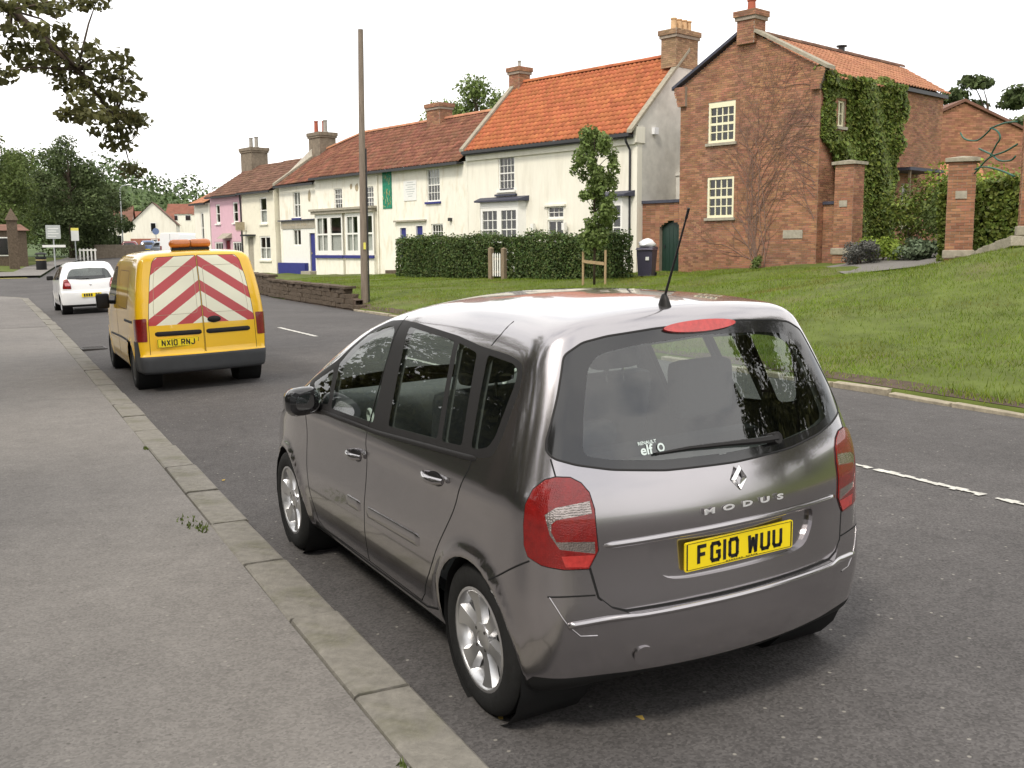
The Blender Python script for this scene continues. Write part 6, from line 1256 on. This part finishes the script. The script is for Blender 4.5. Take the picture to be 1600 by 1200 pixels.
# --- low stone wall along the road
sw = empty('stone_wall', (0,0,0), 0, 'low dark stone wall running along the far side of the road', 'wall'); rr = random.Random(8)
SM = []
for k in range(8):
    b_ = MB(); b_.box(-.5,.5,-.5,.5,-.5,.5); b_.v = [(x*rr.uniform(.88,1.06), y*rr.uniform(.85,1.1), z*rr.uniform(.85,1.05)) for x, y, z in b_.v]; o = b_.build('stone', M('wall_stone'), bevel=.07); SM.append(o.data); bpy.data.objects.remove(o)
far = MB(); cnt = 0; y = 28.35
def wz(y): return float(np.interp(y, [28,28.6,29.5,36,48,62], [.12,.38,.62,.72,.74,.6]))
while y < 60:
    l = .38; h = wz(y); nrow = max(1, int(h/.145))
    yy = y
    for j in range(nrow):
        L_ = rr.uniform(.28,.5) if y < 45.5 else .6; yc = y+L_/2+(.15 if j % 2 else 0); x = float(xr(yc))+.16+rr.uniform(-.02,.02); z = float(rz(yc))+.03+.145*(j+.5)
        if y < 45.5:
            s = link('stone', SM[rr.randrange(8)], sw, (x, yc, z)); s.scale = (.3, L_*1.02, .15*rr.uniform(.9,1.08)); s.rotation_euler = (rr.uniform(-.05,.05), rr.uniform(-.05,.05), -math.atan2(float(xr(yc+.5)-xr(yc-.5)),1)+rr.uniform(-.06,.06)); cnt += 1
        else: far.box(x-.15, x+.15+rr.uniform(0,.03), yc-L_/2, yc+L_/2, z-.07, z+.07)
    if y < 45.5 and y > 29.3:
        s = link('coping_stone', SM[rr.randrange(8)], sw, (float(xr(y+.2))+.16, y+.2, float(rz(y))+.03+.145*nrow+.04)); s.scale = (.4, .42, .085); s.rotation_euler = (rr.uniform(-.04,.04), rr.uniform(-.06,.06), rr.uniform(-.08,.08))
    y += .36 if y < 45.5 else .6
tag(far.build('far_stones', M('wall_stone'), sw), kind='stuff')
mb = MB(); pts = [28.6,32,36,40,45,50,55,60]; 
vs = []
for y in pts: x = float(xr(y))+.16; z = float(rz(y)); vs += [(x-.11,y,z-.2),(x+.11,y,z-.2),(x+.11,y,z+wz(y)-.07),(x-.11,y,z+wz(y)-.07)]
mb.add(vs, [(i*4+j, i*4+(j+1)%4, (i+1)*4+(j+1)%4, (i+1)*4+j) for i in range(len(pts)-1) for j in range(4)]); mb.build('mortar_core', M('soil'), sw)
# --- gate pillars, side wall, ironwork
def pillar(name, label, x, y, rot, z0, z1, w, plaque=None, cap=True, base=True):
    e = empty(name, (x,y,0), rot, label, 'pillar'); mb = MB(); mb.box(-w/2,w/2,-w/2,w/2,z0-.4,z1); mb.build('core', M('brick_mortar'), e); b_ = MB()
    for fr, in ((Fr((0,-w/2),(1,0),(0,-1)),),(Fr((0,w/2),(1,0),(0,1)),),(Fr((-w/2,0),(0,1),(-1,0)),),(Fr((w/2,0),(0,1),(1,0)),)): brick_courses(b_, fr, -w/2, w/2, z0-.3, z1)
    tag(b_.build('bricks', M('brick'), e), kind='stuff')
    if cap: mb = MB(); mb.box(-w/2-.09,w/2+.09,-w/2-.09,w/2+.09,z1+.002,z1+.1); mb.add([(-w/2-.07,-w/2-.07,z1+.1),(w/2+.07,-w/2-.07,z1+.1),(w/2+.07,w/2+.07,z1+.1),(-w/2-.07,w/2+.07,z1+.1),(0,0,z1+.17)], [(0,1,4),(1,2,4),(2,3,4),(3,0,4)]); mb.build('cap_stone', M('stone_cap'), e)
    if base: mb = MB(); mb.box(-w/2-.06,w/2+.06,-w/2-.06,w/2+.06,z0+.2,z0+.42); mb.build('base_stone', M('stone_cap'), e, bevel=.03)
    if plaque is not None: mb = MB(); mb.box(-.14,.14,-w/2-.035,-w/2-.005,z0+1.75,z0+1.95); mb.build('plaque', M('stone_sill'), e)
    return e
q = loc_b(6.55, .5); pillar('gate_pillar', 'brick gate pillar with stone cap beside the ivy covered house', *q, RB, 1.3, 4.4, .66, 1)
pillar('gate_pillar', 'freestanding brick gate pillar with stone cap right of the driveway', 23.45, 18.3, R(-52), 1.25, 3.95, .66, 1)
tp = pillar('gate_pier', 'tall brick pier at the right edge of the photograph', 21.42, 14.7, R(-52), 1.8, 5.7, .72, None, False); mb = MB(); mb.box(-.3,.3,-.3,.3,5.702,5.85); mb.tube([(0,0,5.8),(0,0,7.0)], .04, 8); mb.build('finial_rod', M('steel_grey'), tp)
sw2 = empty('side_wall', (BO[0],BO[1],0), RB, 'short brick wall joining the brick house to its gate pillar', 'wall'); mb = MB(); mb.box(5.72,6.2,.36,.62,.6,3.15); mb.build('core', M('brick_mortar'), sw2); b_ = MB(); brick_courses(b_, front(.36), 5.72, 6.2, .7, 3.15); tag(b_.build('bricks', M('brick'), sw2), kind='stuff'); mb = MB(); mb.box(5.72,6.2,.3,.68,3.152,3.25); mb.build('coping', M('slate_lead'), sw2)
iw = empty('scroll_arch', (22.4,16.7,4), 0, 'green wrought iron scrollwork spanning between the two right hand piers', 'ironwork')
for pts in ([(22.95,17.55,3.6),(22.39,16.74,3.91),(21.82,15.9,3.97),(21.4,15.28,4.07)],[(22.9,17.5,3.7),(22.58,17.01,3.72),(22.01,16.18,3.58),(21.45,15.34,3.36)],[(23.61,18.54,4.74),(23.49,18.36,4.6),(23.26,18.02,4.49),(22.89,17.47,4.42),(22.57,17.0,4.51),(22.36,16.69,4.62)],[(22.41,16.76,4.63),(22.19,16.44,4.54),(22.04,16.22,4.41),(22.03,16.2,4.29),(22.14,16.36,4.2)],[(22.23,16.5,3.94),(22.08,16.28,3.83),(21.87,15.97,3.76),(21.59,15.55,3.74),(21.44,15.34,3.81)],[(22.79,17.33,4.2),(22.48,16.87,4.06),(22.28,16.57,3.97)],[(22.36,16.69,4.62),(21.88,15.98,4.64),(21.44,15.34,4.58)],[(22.14,16.36,4.2),(22.36,16.69,3.92)]):
    P = [Vector(a)-Vector((22.4,16.7,4)) for a in pts]; D = []
    for i in range(len(P)-1):
        p0, p1, p2, p3 = P[max(i-1,0)], P[i], P[i+1], P[min(i+2,len(P)-1)]
        for t in (0,.25,.5,.75): D.append(.5*((2*p1)+(p2-p0)*t+(2*p0-5*p1+4*p2-p3)*t*t+(3*p1-p0-3*p2+p3)*t**3))
    D.append(P[-1]); mb = MB(); mb.tube(D, .022, 6); mb.build('scroll', M('iron_green'), iw, smooth=True)
# retaining wall of big rounded stones
rw_ = empty('retaining_wall', (22.3,17.0,0), 0, 'low sloping retaining wall of rounded stones right of the driveway', 'wall'); rr = random.Random(3)
for k in range(8):
    PS = SM[k].copy(); PS.materials[0] = M('stone_cap'); t = k/7; x, y = 22.45-1.5*t, 17.2-2.3*t; s = link('stone', PS, rw_, (x-22.3, y-17.0, Hs(x, y)+.10)); s.scale = (.34,.46,.24); s.rotation_euler = (rr.uniform(-.1,.1)-.12, rr.uniform(-.1,.1), R(-34)+rr.uniform(-.15,.15))
s = link('stone', SM[3], rw_, (.05,.15,Hs(22.35,17.15)+.02)); s.scale = (.5,.45,.5)
# --- ivy on the brick house
iv = empty('ivy', (BO[0],BO[1],0), RB, 'thick green ivy covering the side wall of the brick house', 'climber'); rg = np.random.default_rng(5); n = 22000
yy = rg.random(n*2)*5.6; zz = 1.5+rg.random(n*2)*5.9; lo_ = np.interp(zz, [1.5,3.2,4.6,6,7.4], [1.7,1.7,.5,-.05,-.2])+.25*np.sin(zz*3.1); hi_ = np.interp(zz, [1.5,3.2,4.6,6.4,7.4], [4.6,4.9,5.15,5.2,5.4])+.15*np.sin(zz*5); k = (yy > lo_) & (yy < hi_) & ~((yy > .75) & (yy < 1.62) & (zz > 5.55) & (zz < 6.7)); yy, zz = yy[k][:n], zz[k][:n]; n = len(yy)
dep = (.12+.3*(.5+.5*np.sin(yy*2.6+zz*1.1))*np.minimum(1, (yy-lo_[k][:n])/.8+.2))*rg.random(n)**.4*np.where((np.abs(yy-1.0) < 1.0) & (np.abs(zz-6.1) < .9), .35, 1)
P = np.stack([5.72+dep, yy, zz], -1); nrm = np.array((1,0,.35))+rg.normal(size=(n,3))*.45; nrm /= np.linalg.norm(nrm, axis=1, keepdims=True); t = np.cross(nrm, rg.normal(size=(n,3))); t /= np.linalg.norm(t, axis=1, keepdims=True); b = np.cross(nrm, t); q = .14*rg.uniform(.6,1.4,n)[:,None]
np_mesh('foliage', np.stack([P-t*q*.5, P-b*q*.4, P+t*q*.5, P+b*q*.4], 1).reshape(-1,3), np.arange(4*n).reshape(-1,4), M('leaf_ivy'), iv)
leaf_cloud('roof_growth', [(5.6,.1,7.5),(5.75,.4,7.35),(5.5,4.4,7.45),(5.2,5.0,7.6),(5.6,3.8,7.35),(5.0,5.4,7.75)], np.array([(.25,.3,.15),(.2,.4,.2),(.4,.5,.2),(.4,.5,.2),(.3,.5,.2),(.3,.4,.15)]), 1500, .12, M('leaf_ivy'), iv, seed=8)
mb = MB(); 
for k in range(7): y0 = 2.4+.35*k; mb.tube([(5.75,y0,.9),(5.76,y0+rr.uniform(-.3,.3),2.6),(5.77,y0+rr.uniform(-.8,.8),4.6),(5.77,y0+rr.uniform(-1.2,1.2),6.8)], [.04,.03,.02,.01], 5)
mb.build('stems', M('bark'), iv)
# --- shrubs by the driveway
def sh_(name, label, x, y, rx, ry, h, seed, n, size, m, **k): return shrub(name, label, (x, y, Hs(x, y)-.05), rx, ry, h, seed, n, size, m, **k)
sh_('lavender', 'grey lavender mound at the foot of the left gate pillar', 24.5, 22.6, .75, .75, .85, 1, 2600, .07, 'leaf_lavender')
sh_('shrub', 'low golden brown shrub just behind the lavender', 25.6, 22.9, .8, .8, .95, 2, 1800, .09, 'leaf_gold'); sh_('shrub', 'pale grey green low plants beside the driveway', 26.3, 21.9, .9, .7, .75, 3, 1500, .12, 'leaf_grey')
sh_('shrub', 'tall dark green bush in front of the porch of the brick house', 28.2, 23.8, 1.3, 1.3, 2.7, 4, 3200, .12, 'leaf_ivy'); sh_('shrub', 'large leafy bush behind the freestanding gate pillar', 26.9, 21.2, 1.1, 1.1, 2.4, 5, 3000, .12, 'leaf_tree'); sh_('shrub', 'bush with yellow green top rising behind the driveway', 29.5, 22.6, 1.6, 1.6, 3.2, 6, 3200, .14, 'leaf_gold')
hedge('conifer_hedge', 'dense conifer hedge between the freestanding pillar and the tall pier', (25.6,18.9), R(-60), -1.3, 3.6, -.8, .8, 1.2, 3.5, 18000, .14, 'leaf_ivy', 6); sh_('shrub', 'rounded golden green conifer top above the dense hedge', 26.6, 18.2, 1.1, 1.1, 2.75, 7, 2600, .1, 'leaf_gold')
sh_('shrub', 'small tufty green plant against the brick gable', 24.2, 26.9, .3, .3, .6, 9, 350, .08, 'leaf_young')
# --- buildings behind the gate
ob_ = empty('brick_outbuilding', (42.6,35.2,0), R(-28), 'plain brick building with a gable, seen behind the scroll ironwork', 'building'); mb = MB(); wall_sheet(mb, front(), -1.5, 4.6, 0, 7.3); mb.add([front()(-1.5,7.3),front()(4.6,7.3),front()(1.6,8.65)], [(0,1,2)]); wall_sheet(mb, right(4.6), 0, 8, 0, 7.3); mb.build('wall', M('red_brick_far'), ob_)
b_ = MB(); brick_courses(b_, front(), -1.5, 4.6, 3.5, 8.6, clip=lambda z: (-1.5,4.6) if z < 7.3 else (-1.5+3.1*(z-7.3)/1.35, 4.6-3.0*(z-7.3)/1.35), bh=.09, bl=.3); tag(b_.build('bricks', M('brick'), ob_), kind='stuff')
for s, (x0, x1, z0_, z1_) in enumerate(((-1.7,1.6,7.25,8.72),(1.6,4.8,8.72,7.25))): mb = MB(); mb.add([(x0,-.15,z0_),(x1,-.15,z1_),(x1,8,z1_),(x0,8,z0_),(x0,-.15,z0_+.14),(x1,-.15,z1_+.14),(x1,8,z1_+.14),(x0,8,z0_+.14)], [(0,1,2,3),(4,5,6,7),(0,1,5,4),(1,2,6,5),(2,3,7,6),(3,0,4,7)]); mb.build('roof_slope', M('tile_brown'), ob_)
od = empty('orange_roof_shed', (36.6,31.2,0), R(-35), 'small shed with an orange tiled roof behind the freestanding pillar', 'shed'); mb = MB(); mb.box(0,3.2,0,3,0,4.25); mb.build('wall', M('red_brick_far'), od); mb = MB(); roof_tiles(mb, (-.1,-.2,4.2), (3.3,-.2,4.2), (-.1,1.5,5.35), (3.3,1.5,5.35)); roof_tiles(mb, (-.1,3.2,4.2), (3.3,3.2,4.2), (-.1,1.5,5.35), (3.3,1.5,5.35), seg=3); tag(mb.build('roof_tiles', M('pantile_pale'), od, smooth=True), kind='stuff')
# --- trees
make_tree('tree', 'broad green tree crown showing above the cottage roof ridge', (28.0,56,.8), 11.0, 4.2, 21, 20000, .2, 'leaf_young', clumps=60)
make_tree('tree', 'dark pine like tree rising behind the brick outbuilding', (72,54,1), 14.5, 5.5, 22, 6000, .5, 'leaf_dark', clumps=26, flat=.45, base=.5); make_tree('tree', 'dark tree lower down beside the outbuilding roof', (62,58,1), 11.5, 5, 23, 5000, .5, 'leaf_dark', base=.3)
for k, (x, y, h, cr, m, lab) in enumerate(((1.5,92,11.5,5.5,'leaf_tree','tall dark green tree at the left edge beyond the junction'),(-6,84,13,6,'leaf_tree','large tree behind the stone building at far left'),(9.3,101,11.0,4.6,'leaf_dark','tall full tree in the middle of the left group'),(5.5,112,10.5,5.5,'leaf_tree','broad tree standing behind the road signs'),(13.6,115,7.6,3.6,'leaf_dark','lower dark tree right of the tall one, by the lamp post'),(11.2,108,8.4,3.6,'leaf_dark','dense dark tree overhanging the white railings'))):
    make_tree('tree', lab, (x,y,float(rz(y))), h, cr, 40+k, 17000, .25, m, base=.16, group='trees beyond the junction', clumps=44)
# near tree whose bough hangs into the picture
nt_ = empty('near_tree', (-4.8,13.2,.1), 0, 'large tree beside the pavement with a leafy bough hanging into the top left', 'tree'); OFF = Vector((-4.8,13.2,.1))
BG = [(0.64,12.24,4.38),(0.89,12.62,4.52),(1.1,12.21,4.39),(1.36,12.47,4.53),(1.55,12.4,4.56),(0.64,11.92,4.1),(0.86,11.72,4.08),(1.21,12.88,4.29),(0.67,12.19,3.92),(0.91,12.03,3.95),(1.25,13.09,4.12),(1.39,12.15,4.01),(0.9,13.0,3.94),(1.07,12.31,3.81),(1.31,12.44,3.85),(1.44,11.58,3.79),(1.72,12.23,3.95),(1.24,12.83,3.72),(1.4,12.18,3.64),(1.63,12.42,3.76),(1.78,12.23,3.78),(1.22,11.5,3.38),(1.53,12.47,3.52),(1.65,12.13,3.52),(1.71,11.63,3.49),(1.35,11.35,3.21),(1.66,12.54,3.36),(1.73,11.86,3.29),(1.88,12.18,3.28),(1.59,12.58,3.18),(1.71,12.24,3.16),(1.32,12.82,3.37),(1.18,12.04,3.29),(1.69,12.37,3.03),(1.81,12.39,2.75),(0.52,11.97,3.65)]
mb = MB(); mb.tube([(0,0,-.3),(.05,0,2.5),(.1,.1,5.5),(.0,.2,9)], [.5,.4,.32,.1], 12)
bough = [Vector(q)-OFF for q in ((-4.7,13.2,4.2),(-2.6,13.0,5.1),(-.6,12.7,5.0),(.7,12.5,4.4),(1.3,12.3,3.8),(1.65,12.25,3.3))]; mb.tube(bough, [.17,.13,.09,.05,.03,.012], 8); rr = random.Random(2); C = []; Rd = []
for q in BG:
    c = Vector(q)-OFF; C.append(tuple(c)); Rd.append((.2,.24,.1)); j = min(range(2,6), key=lambda i: (bough[i]-c).length+rr.uniform(0,.2)); mb.tube([bough[j], bough[j].lerp(c, .6)+Vector((0,0,.05)), c], [.016,.01,.004], 5, False)
mb.build('trunk', M('bark'), nt_, smooth=True); leaf_cloud('bough_leaves', C, Rd, 2500, .085, M('leaf_near'), nt_, seed=12, up=.6)
C = []; Rd = []; rr = random.Random(9)
for k in range(46):
    a = rr.uniform(0,6.28); q = 5.2*rr.random()**.5; z = rr.uniform(5.6,11.5); c = (q*math.cos(a)-1.2, q*math.sin(a), z)
    if c[0] > 3.2 and z < 7: continue
    C.append(c); s = rr.uniform(.8,1.4); Rd.append((s,s,s*.7))
leaf_cloud('crown', C, Rd, 9000, .26, M('leaf_near'), nt_, seed=13)
# street trees behind the camera and along the near pavement (seen in the car's paint and glass)
proto = make_tree('street_tree', 'street tree lining the pavement behind the camera', (-7.5,3.2,.1), 10.5, 4.4, 61, 9000, .3, 'leaf_near', base=.24, group='street trees beside the pavement', clumps=46, trunk_r=.35)
for (x, y, s, a) in ((-8,-6,1.05,1.),(-9,20.5,.95,3.),(17,-3.5,1.1,4.),(20,-9,1.0,5.2),(-8.3,9.2,.9,2.5),(-8.8,15.5,.95,5.5),(-8.5,27,.9,.7)):
    o = copy_tree(proto); o.location = (x,y,.1); o.rotation_euler = (0,0,a); o.scale = (s,s,s)
hedge('boundary_hedge', 'tall dark hedge along the back of the near pavement', (-9.3,8), R(90), -22, 22, -.7, .7, .1, 3.3, 12000, .2, 'leaf_hedge', 9)
# --- far end of the road
ST = empty('stone_building', (4.4,79.5,float(rz(78))-.1), R(7), 'single storey stone building at the left edge past the junction', 'building'); mb = MB(); so_ = [(-.0+1.2,1.0,.9,1.3),(3.6,1.0,.9,1.3)]
wall_sheet(mb, Fr((0,0),(-1,0),(0,-1)), 0, 9, 0, 2.9, so_) if False else mb.box(-9,0,0,6,-.5,2.75); mb.build('wall', M('wall_stone'), ST)
mb = MB(); mb.add([(.2,-.2,2.752),(-9.2,-.2,2.752),(-9.2,3,3.25),(.2,3,3.25),(.2,6.2,2.752),(-9.2,6.2,2.752)], [(0,1,2,3),(3,2,5,4),(0,3,4),(1,2,5)]); mb.build('roof', M('tile_brown'), ST)
for x in (-1.6,-4.4,-6.8): mb = MB(); mb.box(x-.45,x+.45,-.05,-.002,1.0,2.3); w_ = mb.build('window', M('white_frame'), ST); mb = MB(); mb.box(x-.36,x+.36,-.07,-.051,1.08,2.22); mb.build('pane', M('black_gloss'), w_)
for x in (1.5,4.4): mb = MB(); mb.box(-.002,.05,x-.4,x+.4,1.0,2.3); w_ = mb.build('window', M('white_frame'), ST); mb = MB(); mb.box(.051,.07,x-.32,x+.32,1.08,2.22); mb.build('pane', M('black_gloss'), w_)
mb = MB(); mb.box(-.3,.3,-.3,.3,-.3,3.3); mb.add([(-.4,-.4,3.3),(.4,-.4,3.3),(.4,.4,3.3),(-.4,.4,3.3),(0,0,4.1)], [(0,1,4),(1,2,4),(2,3,4),(3,0,4),(0,1,2,3)]); o = mb.build('stone_pier', M('wall_stone')); o.location = (3.3,74.5,float(rz(74))); tag(o, 'stone gate pier with pointed cap left of the litter bin', 'pier')
def post_sign(name, label, x, y, h, w, hh, m, r=.05, extra=None):
    e = empty(name, (x,y,float(rz(y))), R(0), label, 'sign'); mb = MB(); mb.tube([(0,0,-.2),(0,0,h)], r, 8); mb.build('post', M('steel_grey'), e); mb = MB(); mb.box(-w/2,w/2,-.09,-.05,h-hh,h); mb.build('sign_board', M(m), e)
    if extra: mb = MB(); mb.box(-w/2,w/2,-.092,-.05,h+.002,h+extra); mb.build('top_panel', M('sign_yellow'), e)
    return e
e = post_sign('direction_sign', 'square pale direction sign on a post left of the bus stop', 6.1, 79.2, 3.0, .95, .95, 'sign_grey'); mb = MB(); [mb.box(-.35,.2+.15*(k % 2),-.094,-.0915,2.2+.18*k,2.25+.18*k) for k in range(4)]; tag(mb.build('lettering', M('sign_white'), e), kind='stuff'); mb = MB(); mb.box(-.75,.75,-.08,-.04,1.45,1.62); mb.build('name_board', M('sign_white'), e)
post_sign('bus_stop', 'white bus stop flag with yellow top on a tall post', 8.8, 92.8, 2.6, .6, .85, 'sign_white', .05, .22)
lt = empty('litter_bin', (4.8,73,float(rz(73))+.02), 0, 'black litter bin standing on the corner past the junction', 'bin'); mb = MB(); mb.lathe([(.28,0),(.32,.05),(.32,.85),(.36,.87),(.36,.92),(.3,.93)], lambda a, b, h: (a,b,h), 16); mb.build('body', M('black_plastic'), lt, smooth=40); mb = MB(); mb.lathe([(.36,1.06),(.37,1.1),(.3,1.18),(.001,1.22)], lambda a, b, h: (a,b,h), 16); [mb.tube([(.3*math.cos(a),.3*math.sin(a),.9),(.3*math.cos(a),.3*math.sin(a),1.1)], .02, 5) for a in (0.8,2.4,3.9,5.5)]; mb.build('hood', M('black_plastic'), lt, smooth=40); mb = MB(); mb.lathe([(.325,.7),(.325,.75)], lambda a, b, h: (a,b,h), 16); mb.build('gold_band', M('gold_leaf'), lt)
fn = empty('railing', (9.4,95.7,float(rz(95.7))), R(-25), 'short white railing at the road edge under the trees', 'railing')
for k in range(5): mb = MB(); mb.box(-.05+.32*k,.05+.32*k,-.05,.05,-.1,1.05); mb.build('post', M('white_frame'), fn)
mb = MB(); mb.box(-.1,1.4,-.03,.03,.85,.98); mb.build('rail', M('white_frame'), fn)
mb = MB(); mb.box(0,5,0,.4,-.3,1.3); o = mb.build('garden_wall', M('chimney_stone'), bevel=.03); o.location = (11.2,101,float(rz(101))); o.rotation_euler = (0,0,R(20)); tag(o, 'rough stone garden wall right of the white railing', 'wall')
lp = empty('lamp_post', (15.2,112.3,float(rz(112))), 0, 'tall thin grey lamp post before the white gabled house', 'lamp post'); mb = MB(); mb.tube([(0,0,-.2),(0,0,1.2),(0,0,1.25),(0,0,6.8),(.2,-.1,7.1),(.7,-.4,7.2)], [.11,.11,.075,.06,.05,.04], 8); mb.build('column', M('steel_grey'), lp); mb = MB(); mb.tube([(.6,-.35,7.2),(1.1,-.6,7.22)], [.06,.09], 8); mb.build('lantern', M('steel_grey'), lp)
rs = empty('round_sign', (17.8,108,float(rz(108))), R(-10), 'round blue traffic sign by the parked cars', 'sign'); mb = MB(); mb.tube([(0,0,0),(0,0,2.7)], .04, 6); mb.build('post', M('steel_grey'), rs); mb = MB(); mb.lathe([(.001,.05),(.33,.05),(.33,.08),(.001,.08)], lambda a, b, h: (a,-h,2.5+b), 16); mb.build('sign_board', M('paint_blue'), rs)
def far_house(name, label, x, y, rot, w, d, ev, rd, wm, rm, wins, gable_front=True, band=None, zb=None):
    e = empty(name, (x,y,float(rz(y))-.3 if zb is None else zb), rot, label, 'house'); mb = MB(); mb.box(0,w,0,d,-4,ev)
    if gable_front: mb.add([(0,0,ev),(w,0,ev),(w/2,0,rd),(0,d,ev),(w,d,ev),(w/2,d,rd)], [(0,1,2),(3,4,5)])
    else: mb.add([(0,0,ev),(0,d,ev),(0,d/2,rd),(w,0,ev),(w,d,ev),(w,d/2,rd)], [(0,1,2),(3,4,5)])
    mb.build('wall', M(wm), e); mb = MB(); o_ = .25
    if gable_front: mb.add([(-o_,-o_,ev-.1),(-o_,d,ev-.1),(w/2,d,rd+.1),(w/2,-o_,rd+.1),(w+o_,-o_,ev-.1),(w+o_,d,ev-.1)], [(0,1,2,3),(3,2,5,4)])
    else: mb.add([(-o_,-o_,ev-.1),(w+o_,-o_,ev-.1),(w+o_,d/2,rd+.1),(-o_,d/2,rd+.1),(-o_,d+o_,ev-.1),(w+o_,d+o_,ev-.1)], [(0,1,2,3),(3,2,5,4)])
    mb.build('roof', M(rm), e)
    if band: mb = MB(); mb.box(-.03,w+.03,-.05,-.002,0,band); mb.build('brick_base', M('red_brick_far'), e)
    for (a, z, ww, hh) in wins: mb = MB(); mb.box(a,a+ww,-.06,-.004 if not band else -.052,z,z+hh); o = mb.build('window', M('white_frame'), e); mb = MB(); mb.box(a+.1,a+ww-.1,-.09,-.061,z+.1,z+hh-.1); mb.build('pane', M('black_gloss'), o)
    return e
far_house('gabled_house', 'white gabled house with brick base at the bend of the road', 21.2, 148.8, R(-14), 6, 8, 3.7, 6.6, 'cream_smooth', 'tile_brown', [(2.6,2.6,.8,1.3),(2.6,.6,.9,1.0),(4.2,.6,.9,1.0)], True, 1.7)
far_house('white_house', 'white house wing with brown roof left of the gabled house', 17.5, 152, R(-14), 4.2, 6, 3.6, 6.2, 'cream_smooth', 'tile_brown', [(.6,.6,2.4,1.6),(1.3,2.4,.8,.9)], False)
far_house('white_house', 'pale house with bay window partly hidden by the end cottage', 28.5, 142, R(-30), 6, 6, 5.0, 6.8, 'cream_smooth', 'tile_brown', [(.5,3.0,2.0,1.5),(3.6,3.0,1.6,1.5),(.5,.6,2.2,1.6)], False)
far_house('red_roof_house', 'far house with red brown roof on the wooded hillside', 30, 205, R(-10), 7, 6, 1.6, 3.4, 'cream_smooth', 'pantile_old', [(1,.3,1.2,1.2),(4.4,.3,1.2,1.2)], False, zb=5.6); far_house('hill_house', 'small pale house high on the wooded hillside', 39, 222, R(-20), 6, 6, 2.0, 4, 'cream_smooth', 'pantile_old', [(1,.5,1.2,1.2),(3.6,.5,1.2,1.2)], False, zb=7.2)
# hills and the far wood
sheet('hills', np.linspace(-260,520,40), np.linspace(170,620,24), lambda x, y: (x, y, float(rz(170))-4+26*sst((y-185)/220)*(.75+.25*math.sin(x*.021+1))+(4*math.sin(x*.05)*sst((y-220)/120))), M('hill_ground'))
rg = np.random.default_rng(77); n = 1100; hx = rg.uniform(-120,330,n); hy = 190+rg.random(n)**1.3*240; hz = np.array([float(rz(170))-4+26*sst((b-185)/220)*(.75+.25*math.sin(a*.021+1))+(4*math.sin(a*.05)*sst((b-220)/120)) for a, b in zip(hx, hy)]); hr = rg.uniform(2.2,4.8,n)
keep = ~((np.abs(hx-37-(hy-205)*.35) < 9) & (hy < 232)); hx, hy, hz, hr = hx[keep], hy[keep], hz[keep], hr[keep]
tag(leaf_cloud('far_wood', np.stack([hx,hy,hz+hr*.9], -1), np.stack([hr,hr,hr*1.25], -1), 60000, 1.15, M('leaf_hill'), seed=6, shell=.3), 'wooded hillside far beyond the end of the road', 'wood', kind='stuff')
sheet('verge', np.linspace(0,1,5), np.linspace(70,100,12), lambda u, y: (float(xl(y))-1.9-u*9, y, float(rz(y))+.12+.5*u), M('lawn_soil'))
sheet('far_pavement', np.linspace(0,1,4), np.r_[64.0,70.8,71.5,72.5,np.linspace(74,118,22)], lambda u, y: (float(xl(y))-2.0*u if y > 71 else float(xl(y))-(2+60*sst((71-y)/1.5))*u, y, float(rz(y))+.12), M('pavement_asphalt'))
# moss and grit along the kerb joint
mb = MB(); rr = random.Random(6)
for (x, y, r) in ((1.2,6.6,.12),(1.24,6.4,.06),(1.2,3.0,.04),(1.35,9.3,.03)):
    for k in range(28): a, q = rr.uniform(0,6.28), r*rr.random()**.5; px_, py_ = x+q*.6*math.cos(a), y+q*1.6*math.sin(a); h = rr.uniform(.012,.035); mb.add([(px_-.006,py_,.1),(px_+.006,py_,.1),(px_+rr.uniform(-.015,.015),py_+rr.uniform(-.015,.015),.1+h)], [(0,1,2)])
tag(mb.build('kerb_moss', M('moss')), 'small tufts of moss and grass in the kerb joint', 'moss', kind='stuff')
